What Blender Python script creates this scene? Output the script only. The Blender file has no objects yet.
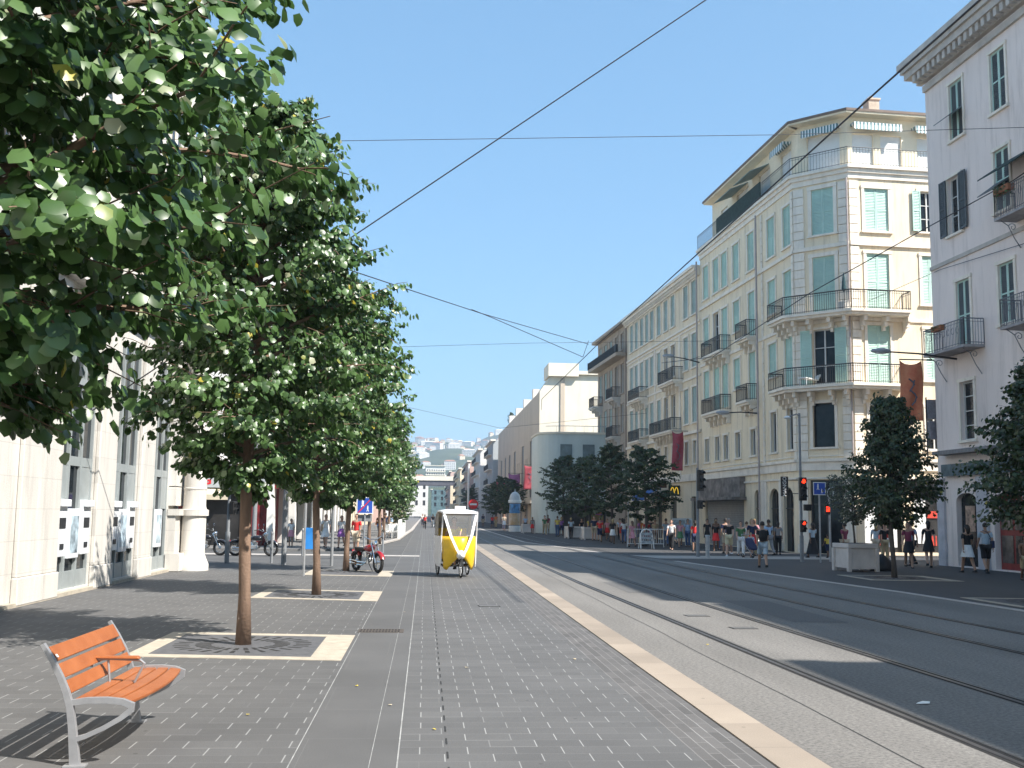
import bpy, bmesh, math, random
import numpy as np
from mathutils import Vector, Matrix
R = math.radians
SC = bpy.context.scene
COL = SC.collection
random.seed(7)

# ------------------------------------------------------------ camera, sky, sun, exposure
F_PX = 1080.0; EYE = 1.9
PITCH = R(6.814); YAW = R(4.491); ROLL = R(0.7)
cam_d = bpy.data.cameras.new('camera'); cam = bpy.data.objects.new('camera', cam_d); COL.objects.link(cam)
cam_d.sensor_width = 36; cam_d.lens = F_PX * 36 / 1024; cam_d.clip_end = 9000; cam_d.clip_start = 0.1
cam.location = (0, 0, EYE); cam.rotation_mode = 'QUATERNION'
cam.rotation_quaternion = (Matrix.Rotation(-YAW, 4, 'Z') @ Matrix.Rotation(math.pi / 2 + PITCH, 4, 'X') @ Matrix.Rotation(ROLL, 4, 'Z')).to_quaternion()
SC.camera = cam
SUN = Vector((0.75, -0.56, 1.0)).normalized()
SUN_EL = math.asin(SUN.z); SUN_AZ = math.atan2(SUN.x, SUN.y)      # azimuth clockwise from +Y
w = bpy.data.worlds.new('World'); SC.world = w; w.use_nodes = True
wn = w.node_tree.nodes; wl = w.node_tree.links; wn.clear()
sky = wn.new('ShaderNodeTexSky'); sky.sky_type = 'NISHITA'; sky.sun_disc = False
sky.sun_elevation = SUN_EL; sky.sun_rotation = SUN_AZ
sky.air_density = 1.0; sky.dust_density = 0.3; sky.ozone_density = 1.6; sky.altitude = 0
SKY_GAMMA = 0.5; SKY_TINT = (0.70, 1.12, 1.45)
bg = wn.new('ShaderNodeBackground'); bg.inputs[1].default_value = 0.15
wo = wn.new('ShaderNodeOutputWorld'); gm = wn.new('ShaderNodeGamma'); gm.inputs[1].default_value = SKY_GAMMA; wl.new(sky.outputs[0], gm.inputs[0])
tn = wn.new('ShaderNodeMix'); tn.data_type = 'RGBA'; tn.blend_type = 'MULTIPLY'; tn.inputs[0].default_value = 1; tn.inputs[7].default_value = (*SKY_TINT, 1)
wl.new(gm.outputs[0], tn.inputs[6]); wl.new(tn.outputs[2], bg.inputs[0]); wl.new(bg.outputs[0], wo.inputs[0])
sd = bpy.data.lights.new('sun', 'SUN'); sd.energy = 4.9; sd.angle = R(0.5); sd.color = (1.0, 0.95, 0.88)
so = bpy.data.objects.new('sun', sd); COL.objects.link(so); so.rotation_euler = SUN.to_track_quat('Z', 'Y').to_euler()
so.location = (30, -40, 60)
SC.view_settings.view_transform = 'Standard'; SC.view_settings.look = 'None'
SC.view_settings.gamma = 1; SC.view_settings.use_curve_mapping = False
SC.view_settings.exposure = 1.08

# ------------------------------------------------------------ materials
MATS = {}
def mat(name, col, rough=0.8, noise=0.12, scale=3.0, bump=0.0, bscale=40, metal=0.0, spec=0.4, coat=0, emit=None, es=0, detail=5, col2=None, alpha=1, trans=0, streak=0, grime=0):
    if name in MATS: return MATS[name]
    m = bpy.data.materials.new(name); m.use_nodes = True; MATS[name] = m
    nt = m.node_tree; N = nt.nodes; L = nt.links
    b = N['Principled BSDF']
    b.inputs['Roughness'].default_value = rough; b.inputs['Metallic'].default_value = metal
    b.inputs['Specular IOR Level'].default_value = spec
    if coat: b.inputs['Coat Weight'].default_value = coat
    if alpha < 1: b.inputs['Alpha'].default_value = alpha
    if trans: b.inputs['Transmission Weight'].default_value = trans
    if emit: b.inputs['Emission Color'].default_value = (*emit, 1); b.inputs['Emission Strength'].default_value = es
    tc = N.new('ShaderNodeTexCoord')
    if noise or col2:
        nz = N.new('ShaderNodeTexNoise'); nz.inputs['Scale'].default_value = scale; nz.inputs['Detail'].default_value = detail
        nz.inputs['Roughness'].default_value = 0.65
        vec = tc.outputs['Object']
        if streak:
            mp = N.new('ShaderNodeMapping'); mp.inputs['Scale'].default_value = (1, 1, 1.0 / streak); L.new(vec, mp.inputs[0]); vec = mp.outputs[0]
        L.new(vec, nz.inputs['Vector'])
        rp = N.new('ShaderNodeValToRGB'); rp.color_ramp.elements[0].position = 0.3; rp.color_ramp.elements[1].position = 0.7
        c2 = col2 if col2 else tuple(min(1, c * (1 + noise)) for c in col)
        c1 = col if col2 else tuple(c * (1 - noise * 1.5) for c in col)
        rp.color_ramp.elements[0].color = (*c1, 1); rp.color_ramp.elements[1].color = (*c2, 1)
        L.new(nz.outputs[0], rp.inputs[0])
        if grime:
            gg = N.new('ShaderNodeTexNoise'); gg.inputs['Scale'].default_value = 1.0; gg.inputs['Detail'].default_value = 8; gg.inputs['Roughness'].default_value = 0.7
            gp = N.new('ShaderNodeMapping'); gp.inputs['Scale'].default_value = (2.4, 2.4, 0.28); L.new(tc.outputs['Object'], gp.inputs[0]); L.new(gp.outputs[0], gg.inputs['Vector'])
            gr = N.new('ShaderNodeValToRGB'); gr.color_ramp.elements[0].position = 0.5; gr.color_ramp.elements[0].color = (1, 1, 1, 1); gr.color_ramp.elements[1].position = 0.78; gr.color_ramp.elements[1].color = (1 - grime, 1 - grime * 1.05, 1 - grime * 1.1, 1)
            L.new(gg.outputs[0], gr.inputs[0]); gm_ = N.new('ShaderNodeMix'); gm_.data_type = 'RGBA'; gm_.blend_type = 'MULTIPLY'; gm_.inputs[0].default_value = 1
            L.new(rp.outputs[0], gm_.inputs[6]); L.new(gr.outputs[0], gm_.inputs[7]); L.new(gm_.outputs[2], b.inputs['Base Color'])
        else: L.new(rp.outputs[0], b.inputs['Base Color'])
    else:
        b.inputs['Base Color'].default_value = (*col, 1)
    if bump:
        n2 = N.new('ShaderNodeTexNoise'); n2.inputs['Scale'].default_value = bscale; n2.inputs['Detail'].default_value = 4
        L.new(tc.outputs['Object'], n2.inputs['Vector'])
        bm_ = N.new('ShaderNodeBump'); bm_.inputs['Strength'].default_value = bump; bm_.inputs['Distance'].default_value = 0.02
        L.new(n2.outputs[0], bm_.inputs['Height']); L.new(bm_.outputs[0], b.inputs['Normal'])
    return m

def glass_mat(name, col=(0.02, 0.025, 0.03), rough=0.06):
    m = mat(name, col, rough=rough, noise=0.5, scale=0.8, spec=0.22)
    return m

def mathn(nt, op, a, b=None, c=None):
    n = nt.nodes.new('ShaderNodeMath'); n.operation = op
    for i, v in enumerate((a, b, c)):
        if v is None: continue
        if isinstance(v, (int, float)): n.inputs[i].default_value = v
        else: nt.links.new(v, n.inputs[i])
    return n.outputs[0]

def paver_mat(name, base, var, W, Hh, jv, jh, jcol, wv=0.006, wh=0.004, miss=0.45, swap=False, rough=0.75, big=0.16, offx=0.0):
    """running-bond setts: light cross joints, faint bed joints, per-sett tone and large stains"""
    m = bpy.data.materials.new(name); m.use_nodes = True; nt = m.node_tree; N = nt.nodes; L = nt.links
    b = N['Principled BSDF']; b.inputs['Roughness'].default_value = rough; b.inputs['Specular IOR Level'].default_value = 0.35
    g = N.new('ShaderNodeNewGeometry'); sp = N.new('ShaderNodeSeparateXYZ'); L.new(g.outputs['Position'], sp.inputs[0])
    X, Y = (sp.outputs[0], sp.outputs[1]) if not swap else (sp.outputs[1], sp.outputs[0])
    # slight wobble
    wz = N.new('ShaderNodeTexNoise'); wz.inputs['Scale'].default_value = 1.7; L.new(g.outputs['Position'], wz.inputs['Vector'])
    wob = mathn(nt, 'MULTIPLY', mathn(nt, 'SUBTRACT', wz.outputs[0], 0.5), 0.02)
    yv = mathn(nt, 'DIVIDE', mathn(nt, 'ADD', Y, wob), Hh)
    row = mathn(nt, 'FLOOR', yv)
    fy = mathn(nt, 'FRACT', yv)
    par = mathn(nt, 'MULTIPLY', mathn(nt, 'FLOORED_MODULO', row, 2.0), 0.5)
    rj = N.new('ShaderNodeTexWhiteNoise'); rj.noise_dimensions = '1D'; L.new(row, rj.inputs['W'])
    xv = mathn(nt, 'ADD', mathn(nt, 'DIVIDE', mathn(nt, 'ADD', X, offx), W), mathn(nt, 'ADD', par, mathn(nt, 'MULTIPLY', rj.outputs[0], 0.04)))
    fx = mathn(nt, 'FRACT', xv); colm = mathn(nt, 'FLOOR', xv)
    cv = N.new('ShaderNodeCombineXYZ'); L.new(colm, cv.inputs[0]); L.new(row, cv.inputs[1])
    wn_ = N.new('ShaderNodeTexWhiteNoise'); wn_.noise_dimensions = '2D'; L.new(cv.outputs[0], wn_.inputs['Vector'])
    mv = mathn(nt, 'LESS_THAN', fx, 2 * wv / W)
    mh = mathn(nt, 'LESS_THAN', fy, 2 * wh / Hh)
    wn2 = N.new('ShaderNodeTexWhiteNoise'); wn2.noise_dimensions = '3D'
    cv2 = N.new('ShaderNodeCombineXYZ'); L.new(colm, cv2.inputs[0]); L.new(row, cv2.inputs[1]); cv2.inputs[2].default_value = 7.3
    L.new(cv2.outputs[0], wn2.inputs['Vector'])
    keep = N.new('ShaderNodeMapRange'); keep.inputs[1].default_value = miss - 0.2; keep.inputs[2].default_value = miss + 0.25
    L.new(wn2.outputs[0], keep.inputs[0])
    keep2 = N.new('ShaderNodeMapRange'); keep2.inputs[1].default_value = 0.80; keep2.inputs[2].default_value = 0.95
    L.new(wn_.outputs[0], keep2.inputs[0])
    mask = mathn(nt, 'MAXIMUM', mathn(nt, 'MULTIPLY', mathn(nt, 'MULTIPLY', mv, keep.outputs[0]), jv),
                 mathn(nt, 'MULTIPLY', mh, mathn(nt, 'ADD', jh, mathn(nt, 'MULTIPLY', keep2.outputs[0], 0.5 * jv))))
    # tone
    nz = N.new('ShaderNodeTexNoise'); nz.inputs['Scale'].default_value = 0.45; nz.inputs['Detail'].default_value = 8; nz.inputs['Roughness'].default_value = 0.6
    L.new(g.outputs['Position'], nz.inputs['Vector'])
    nf = N.new('ShaderNodeTexNoise'); nf.inputs['Scale'].default_value = 90; nf.inputs['Detail'].default_value = 3
    L.new(g.outputs['Position'], nf.inputs['Vector'])
    k = mathn(nt, 'ADD', 1.0, mathn(nt, 'MULTIPLY', mathn(nt, 'SUBTRACT', nz.outputs[0], 0.5), big * 4))
    k = mathn(nt, 'MULTIPLY', k, mathn(nt, 'ADD', 1.0, mathn(nt, 'MULTIPLY', mathn(nt, 'SUBTRACT', wn_.outputs[0], 0.5), var)))
    k = mathn(nt, 'MULTIPLY', k, mathn(nt, 'ADD', 1.0, mathn(nt, 'MULTIPLY', mathn(nt, 'SUBTRACT', nf.outputs[0], 0.5), 0.5)))
    vo = N.new('ShaderNodeTexVoronoi'); vo.inputs['Scale'].default_value = 2.3; L.new(g.outputs['Position'], vo.inputs['Vector'])
    gum = mathn(nt, 'MULTIPLY', mathn(nt, 'LESS_THAN', vo.outputs['Distance'], 0.045), 0.35)
    k = mathn(nt, 'MULTIPLY', k, mathn(nt, 'SUBTRACT', 1.0, gum))
    mx = N.new('ShaderNodeMix'); mx.data_type = 'RGBA'; mx.blend_type = 'MULTIPLY'; mx.inputs[0].default_value = 1
    mx.inputs[6].default_value = (*base, 1)
    ck = N.new('ShaderNodeCombineColor'); [L.new(k, ck.inputs[i]) for i in range(3)]
    L.new(ck.outputs[0], mx.inputs[7])
    m2 = N.new('ShaderNodeMix'); m2.data_type = 'RGBA'; m2.inputs[7].default_value = (*jcol, 1)
    L.new(mask, m2.inputs[0]); L.new(mx.outputs[2], m2.inputs[6]); L.new(m2.outputs[2], b.inputs['Base Color'])
    bp = N.new('ShaderNodeBump'); bp.inputs['Strength'].default_value = 0.35; bp.inputs['Distance'].default_value = 0.004
    L.new(mathn(nt, 'SUBTRACT', nf.outputs[0], mathn(nt, 'MAXIMUM', mv, mh)), bp.inputs['Height']); L.new(bp.outputs[0], b.inputs['Normal'])
    return m

def speck_mat(name, base, dark, rough=0.85, stain=0.35):
    m = bpy.data.materials.new(name); m.use_nodes = True; nt = m.node_tree; N = nt.nodes; L = nt.links
    b = N['Principled BSDF']; b.inputs['Roughness'].default_value = rough; b.inputs['Specular IOR Level'].default_value = 0.3
    g = N.new('ShaderNodeNewGeometry')
    a = N.new('ShaderNodeTexNoise'); a.inputs['Scale'].default_value = 24; a.inputs['Detail'].default_value = 6; a.inputs['Roughness'].default_value = 0.8
    c = N.new('ShaderNodeTexNoise'); c.inputs['Scale'].default_value = 0.35; c.inputs['Detail'].default_value = 6
    mp = N.new('ShaderNodeMapping'); mp.inputs['Scale'].default_value = (2.6, 0.5, 1); L.new(g.outputs['Position'], mp.inputs[0])
    L.new(g.outputs['Position'], a.inputs['Vector']); L.new(mp.outputs[0], c.inputs['Vector'])
    rp = N.new('ShaderNodeValToRGB'); rp.color_ramp.elements[0].position = 0.36; rp.color_ramp.elements[1].position = 0.6
    rp.color_ramp.elements[0].color = (*dark, 1); rp.color_ramp.elements[1].color = (*base, 1); L.new(a.outputs[0], rp.inputs[0])
    k = mathn(nt, 'ADD', 1 - stain / 2, mathn(nt, 'MULTIPLY', c.outputs[0], stain))
    ck = N.new('ShaderNodeCombineColor'); [L.new(k, ck.inputs[i]) for i in range(3)]
    mx = N.new('ShaderNodeMix'); mx.data_type = 'RGBA'; mx.blend_type = 'MULTIPLY'; mx.inputs[0].default_value = 1
    L.new(rp.outputs[0], mx.inputs[6]); L.new(ck.outputs[0], mx.inputs[7]); L.new(mx.outputs[2], b.inputs['Base Color'])
    bp = N.new('ShaderNodeBump'); bp.inputs['Strength'].default_value = 0.4; bp.inputs['Distance'].default_value = 0.006
    L.new(a.outputs[0], bp.inputs['Height']); L.new(bp.outputs[0], b.inputs['Normal'])
    return m

def leaf_mat(name, c0, c1, c2, yellow=0.02, pale=False):
    m = bpy.data.materials.new(name); m.use_nodes = True; nt = m.node_tree; N = nt.nodes; L = nt.links
    b = N['Principled BSDF']; b.inputs['Roughness'].default_value = 0.36; b.inputs['Specular IOR Level'].default_value = 0.6
    g = N.new('ShaderNodeNewGeometry'); rp = N.new('ShaderNodeValToRGB'); cr = rp.color_ramp
    cr.elements[0].position = 0; cr.elements[0].color = (*c0, 1)
    cr.elements[1].position = 0.5; cr.elements[1].color = (*c1, 1)
    e = cr.elements.new(1 - yellow * 2); e.color = (*c2, 1)
    e = cr.elements.new(1 - yellow); e.color = (0.42, 0.36, 0.05, 1)
    if pale: e = cr.elements.new(1 - yellow * 2 - 0.022); e.color = (*c2, 1); e = cr.elements.new(1 - yellow * 2 - 0.018); e.color = (0.46, 0.47, 0.32, 1)  # sparse pale leaves put bright highlights into the foliage colour
    L.new(g.outputs['Random Per Island'], rp.inputs[0]); L.new(rp.outputs[0], b.inputs['Base Color'])
    t = N.new('ShaderNodeBsdfTranslucent'); hs = N.new('ShaderNodeHueSaturation'); hs.inputs['Value'].default_value = 1.5
    L.new(rp.outputs[0], hs.inputs['Color']); L.new(hs.outputs[0], t.inputs[0])
    mx = N.new('ShaderNodeMixShader'); mx.inputs[0].default_value = 0.30
    L.new(b.outputs[0], mx.inputs[1]); L.new(t.outputs[0], mx.inputs[2]); L.new(mx.outputs[0], N['Material Output'].inputs[0])
    return m

# ------------------------------------------------------------ mesh builder and object helpers
class MB:
    def __init__(s): s.v = []; s.f = []; s.m = []; s.mi = 0
    def add(s, vs, fs):
        o = len(s.v); s.v += [tuple(v) for v in vs]
        for f in fs: s.f.append(tuple(o + i for i in f)); s.m.append(s.mi)
        return s
    def box(s, x0, x1, y0, y1, z0, z1):
        x0, x1 = min(x0, x1), max(x0, x1); y0, y1 = min(y0, y1), max(y0, y1); z0, z1 = min(z0, z1), max(z0, z1)
        vs = [(x, y, z) for z in (z0, z1) for y in (y0, y1) for x in (x0, x1)]
        return s.add(vs, [(0, 2, 3, 1), (4, 5, 7, 6), (0, 1, 5, 4), (2, 6, 7, 3), (0, 4, 6, 2), (1, 3, 7, 5)])
    def hexa(s, p):  # 8 points, bottom 4 ccw then top 4
        return s.add(p, [(3, 2, 1, 0), (4, 5, 6, 7), (0, 1, 5, 4), (1, 2, 6, 5), (2, 3, 7, 6), (3, 0, 4, 7)])
    def tube(s, pts, r, n=8, cap=True):
        pts = [Vector(p) for p in pts]; rr = r if isinstance(r, (list, tuple)) else [r] * len(pts)
        vs = []; prev = None
        for i, p in enumerate(pts):
            d = (pts[min(i + 1, len(pts) - 1)] - pts[max(i - 1, 0)]).normalized()
            if prev is None:
                a = d.orthogonal().normalized()
            else:
                a = (prev - d * prev.dot(d)); a = a.normalized() if a.length > 1e-6 else d.orthogonal().normalized()
            prev = a; b = d.cross(a)
            for k in range(n):
                t = 2 * math.pi * k / n; vs.append(p + (a * math.cos(t) + b * math.sin(t)) * rr[i])
        fs = [(i * n + k, i * n + (k + 1) % n, (i + 1) * n + (k + 1) % n, (i + 1) * n + k) for i in range(len(pts) - 1) for k in range(n)]
        if cap: fs += [tuple(range(n))[::-1], tuple((len(pts) - 1) * n + k for k in range(n))]
        return s.add(vs, fs)
    def lathe(s, prof, c=(0, 0, 0), n=16, axis='z', cap=True):
        vs = []
        for r, z in prof:
            for k in range(n):
                t = 2 * math.pi * k / n; a, b = r * math.cos(t), r * math.sin(t)
                vs.append((c[0] + a, c[1] + b, c[2] + z) if axis == 'z' else (c[0] + z, c[1] + a, c[2] + b) if axis == 'x' else (c[0] + b, c[1] + z, c[2] + a))
        fs = [(i * n + k, i * n + (k + 1) % n, (i + 1) * n + (k + 1) % n, (i + 1) * n + k) for i in range(len(prof) - 1) for k in range(n)]
        if cap: fs += [tuple(range(n))[::-1], tuple((len(prof) - 1) * n + k for k in range(n))]
        return s.add(vs, fs)
    def torus(s, c, R0, r, axis='x', n=28, m=8, a0=0, a1=2 * math.pi):
        vs = []; full = abs(a1 - a0 - 2 * math.pi) < 1e-6; nn = n if full else n + 1
        for i in range(nn):
            t = a0 + (a1 - a0) * i / n
            for k in range(m):
                u = 2 * math.pi * k / m; rad = R0 + r * math.cos(u); h = r * math.sin(u)
                p = (h, rad * math.cos(t), rad * math.sin(t)) if axis == 'x' else (rad * math.cos(t), h, rad * math.sin(t)) if axis == 'y' else (rad * math.cos(t), rad * math.sin(t), h)
                vs.append((c[0] + p[0], c[1] + p[1], c[2] + p[2]))
        fs = []
        for i in range(n if full else n):
            j = (i + 1) % nn
            for k in range(m): fs.append((i * m + k, j * m + k, j * m + (k + 1) % m, i * m + (k + 1) % m))
        return s.add(vs, fs)
    def prism(s, poly, z0, z1):
        n = len(poly); vs = [(p[0], p[1], z0) for p in poly] + [(p[0], p[1], z1) for p in poly]
        return s.add(vs, [tuple(range(n))[::-1], tuple(range(n, 2 * n))] + [(i, (i + 1) % n, n + (i + 1) % n, n + i) for i in range(n)])
    def xf(s, M, start=0):
        for i in range(start, len(s.v)): s.v[i] = tuple(M @ Vector(s.v[i]))
        return s
    def mesh(s, name, mats, smooth=False):
        me = bpy.data.meshes.new(name); me.from_pydata(s.v, [], s.f); me.update()
        for m in (mats if isinstance(mats, (list, tuple)) else [mats]): me.materials.append(m)
        if len(me.materials) > 1: me.polygons.foreach_set('material_index', s.m)
        if smooth: me.polygons.foreach_set('use_smooth', [True] * len(me.polygons))
        bm = bmesh.new(); bm.from_mesh(me); bmesh.ops.recalc_face_normals(bm, faces=bm.faces); bm.to_mesh(me); bm.free()
        return me
    def build(s, name, mats, parent=None, smooth=False, bevel=0):
        o = bpy.data.objects.new(name, s.mesh(name, mats, smooth)); COL.objects.link(o)
        if parent is not None: o.parent = parent
        if bevel:
            b = o.modifiers.new('bevel', 'BEVEL'); b.width = bevel; b.segments = 2; b.limit_method = 'ANGLE'
        return o

def tag(o, label=None, cat=None, group=None, kind=None):
    if label: o['label'] = label
    if cat: o['category'] = cat
    if group: o['group'] = group
    if kind: o['kind'] = kind
    return o
def empty(name, loc=(0, 0, 0), rz=0, label=None, cat=None, group=None):
    o = bpy.data.objects.new(name, None); COL.objects.link(o); o.location = loc; o.rotation_euler = (0, 0, rz)
    o.empty_display_size = 0.2
    return tag(o, label, cat, group)
def copy_tree(o, parent=None, loc=None, rz=None, label=None, scale=None):
    c = o.copy(); COL.objects.link(c); c.parent = parent
    if loc is not None: c.location = loc
    if rz is not None: c.rotation_euler = (0, 0, rz)
    if scale is not None: c.scale = (scale,) * 3 if isinstance(scale, (int, float)) else scale
    if label: c['label'] = label
    for ch in list(o.children): copy_tree(ch, c)
    return c
def struct(mb, name, m, smooth=False):
    return tag(mb.build(name, m, None, smooth), None, None, None, 'structure')
def text_part(txt, size, m, parent, M, name='lettering', ext=0.004, align='CENTER', sx=1.0, bold=0.0):
    cu = bpy.data.curves.new('tmp', 'FONT'); cu.body = txt; cu.size = size; cu.extrude = ext; cu.align_x = align; cu.align_y = 'CENTER'; cu.offset = bold
    t = bpy.data.objects.new('tmp', cu); COL.objects.link(t)
    dg = bpy.context.evaluated_depsgraph_get(); me = bpy.data.meshes.new_from_object(t.evaluated_get(dg))
    bpy.data.objects.remove(t); bpy.data.curves.remove(cu)
    me.transform(M @ Matrix.Diagonal((sx, 1, 1, 1))); me.materials.clear(); me.materials.append(m)
    o = bpy.data.objects.new(name, me); COL.objects.link(o); o.parent = parent
    return o
def facing(loc, right, up=(0, 0, 1)):   # text matrix: text x along right, y along up
    r = Vector(right).normalized(); u = Vector(up).normalized(); n = r.cross(u)
    M = Matrix((r, u, n)).transposed().to_4x4(); M.translation = Vector(loc); return M

# ------------------------------------------------------------ palette
M_zinc = mat('galvanised_steel', (0.42, 0.43, 0.44), 0.45, 0.12, 6, metal=0.6)
M_dark = mat('dark_metal', (0.025, 0.027, 0.03), 0.45, 0.2, 8)
M_iron = mat('wrought_iron', (0.03, 0.033, 0.038), 0.5, 0.2, 8)
M_glass = glass_mat('window_glass')
M_white = mat('white_paint', (0.78, 0.78, 0.76), 0.5, 0.05, 5)
M_black = mat('black_plastic', (0.02, 0.02, 0.02), 0.5, 0.2, 9)
M_chrome = mat('chrome', (0.7, 0.7, 0.7), 0.12, 0.0, metal=1.0)
M_rubber = mat('tyre_rubber', (0.02, 0.02, 0.02), 0.85, 0.2, 20)
M_grey = mat('grey_pole_paint', (0.23, 0.24, 0.25), 0.5, 0.1, 5)
M_redlamp = mat('red_lamp', (0.8, 0.03, 0.01), 0.4, 0, emit=(1, 0.035, 0.01), es=1.6)
M_stone = mat('pale_limestone', (0.63, 0.60, 0.55), 0.8, 0.10, 1.2, grime=0.35, bump=0.25, bscale=25, streak=4)
M_blue = mat('blue_sign', (0.03, 0.09, 0.42), 0.4, 0.05)
M_red = mat('red_sign', (0.6, 0.03, 0.04), 0.4, 0.05)

# ------------------------------------------------------------ ground, roads, pavements
def sheet(name, poly, z, m, kind='structure'):
    mb = MB(); n = len(poly); mb.add([(x, y, z) for x, y in poly], [tuple(range(n))]); return struct(mb, name, m)
asph_far = mat('worn_asphalt', (0.09, 0.09, 0.09), 0.9, 0.15, 0.5)
M_pav = paver_mat('plaza_setts', (0.098, 0.096, 0.094), 0.14, 0.42, 0.26, 0.62, 0.12, (0.34, 0.34, 0.33), wv=0.006, wh=0.005, miss=0.18)
M_lane = paver_mat('lane_setts', (0.104, 0.102, 0.10), 0.14, 0.385, 0.26, 0.66, 0.14, (0.36, 0.36, 0.35), wv=0.005, wh=0.0045, miss=0.16)
M_slab = paver_mat('smooth_slabs', (0.10, 0.098, 0.096), 0.05, 0.9, 1.35, 0.1, 0.14, (0.33, 0.33, 0.32), wv=0.003, wh=0.004, miss=0.3)
M_long = paver_mat('kerbside_long_setts', (0.105, 0.10, 0.096), 0.3, 0.42, 0.105, 0.5, 0.30, (0.36, 0.35, 0.34), wv=0.004, wh=0.005, miss=0.3, swap=True)
M_tram = speck_mat('tramway_concrete', (0.215, 0.203, 0.187), (0.085, 0.082, 0.077), stain=0.75)
M_rpav = speck_mat('dark_paving', (0.085, 0.083, 0.082), (0.055, 0.054, 0.054))
M_kerb = paver_mat('pink_granite_kerb', (0.295, 0.245, 0.195), 0.25, 1.0, 5.0, 0.6, 0.0, (0.13, 0.11, 0.10), wv=0.005, miss=0.1, swap=True, big=0.2)
M_lightstone = mat('cream_stone_border', (0.42, 0.37, 0.295), 0.8, 0.14, 5, bump=0.2)
sheet('ground', [(-3000, -60), (3000, -60), (3000, 3600), (-3000, 3600)], -0.012, asph_far)
sheet('road', [(-40, 36.2), (-0.15, 36.2), (-0.15, 320), (-40, 320)], -0.004, asph_far)
sheet('plaza_pavement', [(-40, -30), (-0.98, -30), (-0.98, 36.2), (-40, 36.2)], 0.0, M_pav)
sheet('slab_band_pavement', [(-0.98, -30), (-0.17, -30), (-0.17, 330), (-0.98, 330)], 0.0, M_slab)
sheet('rickshaw_lane', [(-0.17, -30), (2.2, -30), (2.2, 330), (-0.17, 330)], 0.0, M_lane)
sheet('kerbside_pavement', [(2.2, -30), (2.72, -30), (2.72, 330), (2.2, 330)], 0.0, M_long)
kb = MB(); kb.box(2.72, 3.12, -30, 330, -0.1, 0.012); struct(kb, 'stone_kerb', M_kerb)
sheet('tramway', [(3.12, -30), (15.0, -30), (12.26, 27.4), (10.42, 44.8), (8.74, 54), (6.6, 72), (6.5, 330), (3.12, 330)], 0.0, M_tram)
sheet('right_pavement', [(15.0, -30), (60, -30), (60, 330), (6.5, 330), (6.6, 72), (8.74, 54), (10.42, 44.8), (12.26, 27.4)], 0.0, M_rpav)
# light edging stones along the far side of the tramway
def ribbon(pts, wd, z0, z1, name, m):
    mb = MB()
    for (a, b) in zip(pts[:-1], pts[1:]):
        mb.hexa([(a[0] - wd / 2, a[1], z0), (a[0] + wd / 2, a[1], z0), (b[0] + wd / 2, b[1], z0), (b[0] - wd / 2, b[1], z0),
                 (a[0] - wd / 2, a[1], z1), (a[0] + wd / 2, a[1], z1), (b[0] + wd / 2, b[1], z1), (b[0] - wd / 2, b[1], z1)])
    return struct(mb, name, m)
M_edge = mat('pale_edging_stone', (0.42, 0.39, 0.36), 0.8, 0.12, 3)
ribbon([(15.0, -30), (12.26, 27.4), (10.42, 44.8)], 0.22, -0.05, 0.008, 'edging_kerb', M_edge)
ribbon([(8.74, 54), (6.6, 72), (6.5, 330)], 0.22, -0.05, 0.008, 'edging_kerb', M_edge)
# grooved tram rails
M_rail = mat('rail_steel', (0.20, 0.18, 0.17), 0.35, 0.2, 4, metal=0.8)
M_groove = mat('rail_groove', (0.022, 0.021, 0.02), 0.9, 0.2, 6)
rl = ['tram rail nearest the pink stone kerb, sunlit', 'second tram rail from the stone kerb, along the shadow edge',
      'third tram rail from the stone kerb, in building shade', 'farthest tram rail, closest to the right pavement']
for i, (xa, xb) in enumerate([(4.69, 4.30), (6.30, 5.85), (8.75, 8.05), (10.30, 9.55)]):
    mb = MB()
    pts = [(xa + (xa - xb) * 1.8, -30), (xa, 8), (xb, 30), (xb - (xa - xb) * 0.4, 60), (xb - (xa - xb) * 0.8 - (0.5 if i > 1 else 0), 120), (xb - (xa - xb) * 1.0 - (1.0 if i > 1 else 0), 320)]
    for mi, off, wd, zt in ((0, 0, 0.055, 0.007), (1, 0.055, 0.06, 0.003), (0, 0.095, 0.02, 0.006), (1, -0.05, 0.045, 0.0035)):
        mb.mi = mi
        for a, b in zip(pts[:-1], pts[1:]):
            mb.add([(a[0] + off - wd / 2, a[1], zt), (a[0] + off + wd / 2, a[1], zt), (b[0] + off + wd / 2, b[1], zt), (b[0] + off - wd / 2, b[1], zt)], [(0, 1, 2, 3)])
    tag(mb.build('tram_rail', [M_rail, M_groove]), rl[i], 'rail', 'grooved tram rails in the street')
# cross-street details
sheet('crossing_band', [(-30, 48.2), (-0.2, 47.0), (-0.2, 48.2), (-30, 50.0)], 0.003, M_edge)
sheet('crossing_band', [(10.3, 47.3), (40, 49.0), (40, 51.8), (9.6, 50.6)], 0.004, mat('pale_crossing_paving', (0.36, 0.33, 0.30), 0.8, 0.1))
kb = MB(); kb.prism([(-40, 52), (-5, 52), (-3.4, 53.5), (-1.9, 73), (-1.4, 114), (-1.2, 330), (-40, 330)], -0.05, 0.10); struct(kb, 'far_pavement', mat('far_pavement_stone', (0.17, 0.165, 0.16), 0.85, 0.12, 1))
ribbon([(-3.3, 53.6), (-1.8, 73), (-1.3, 114), (-1.1, 330)], 0.3, 0.02, 0.115, 'far_kerb', M_edge)
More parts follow.
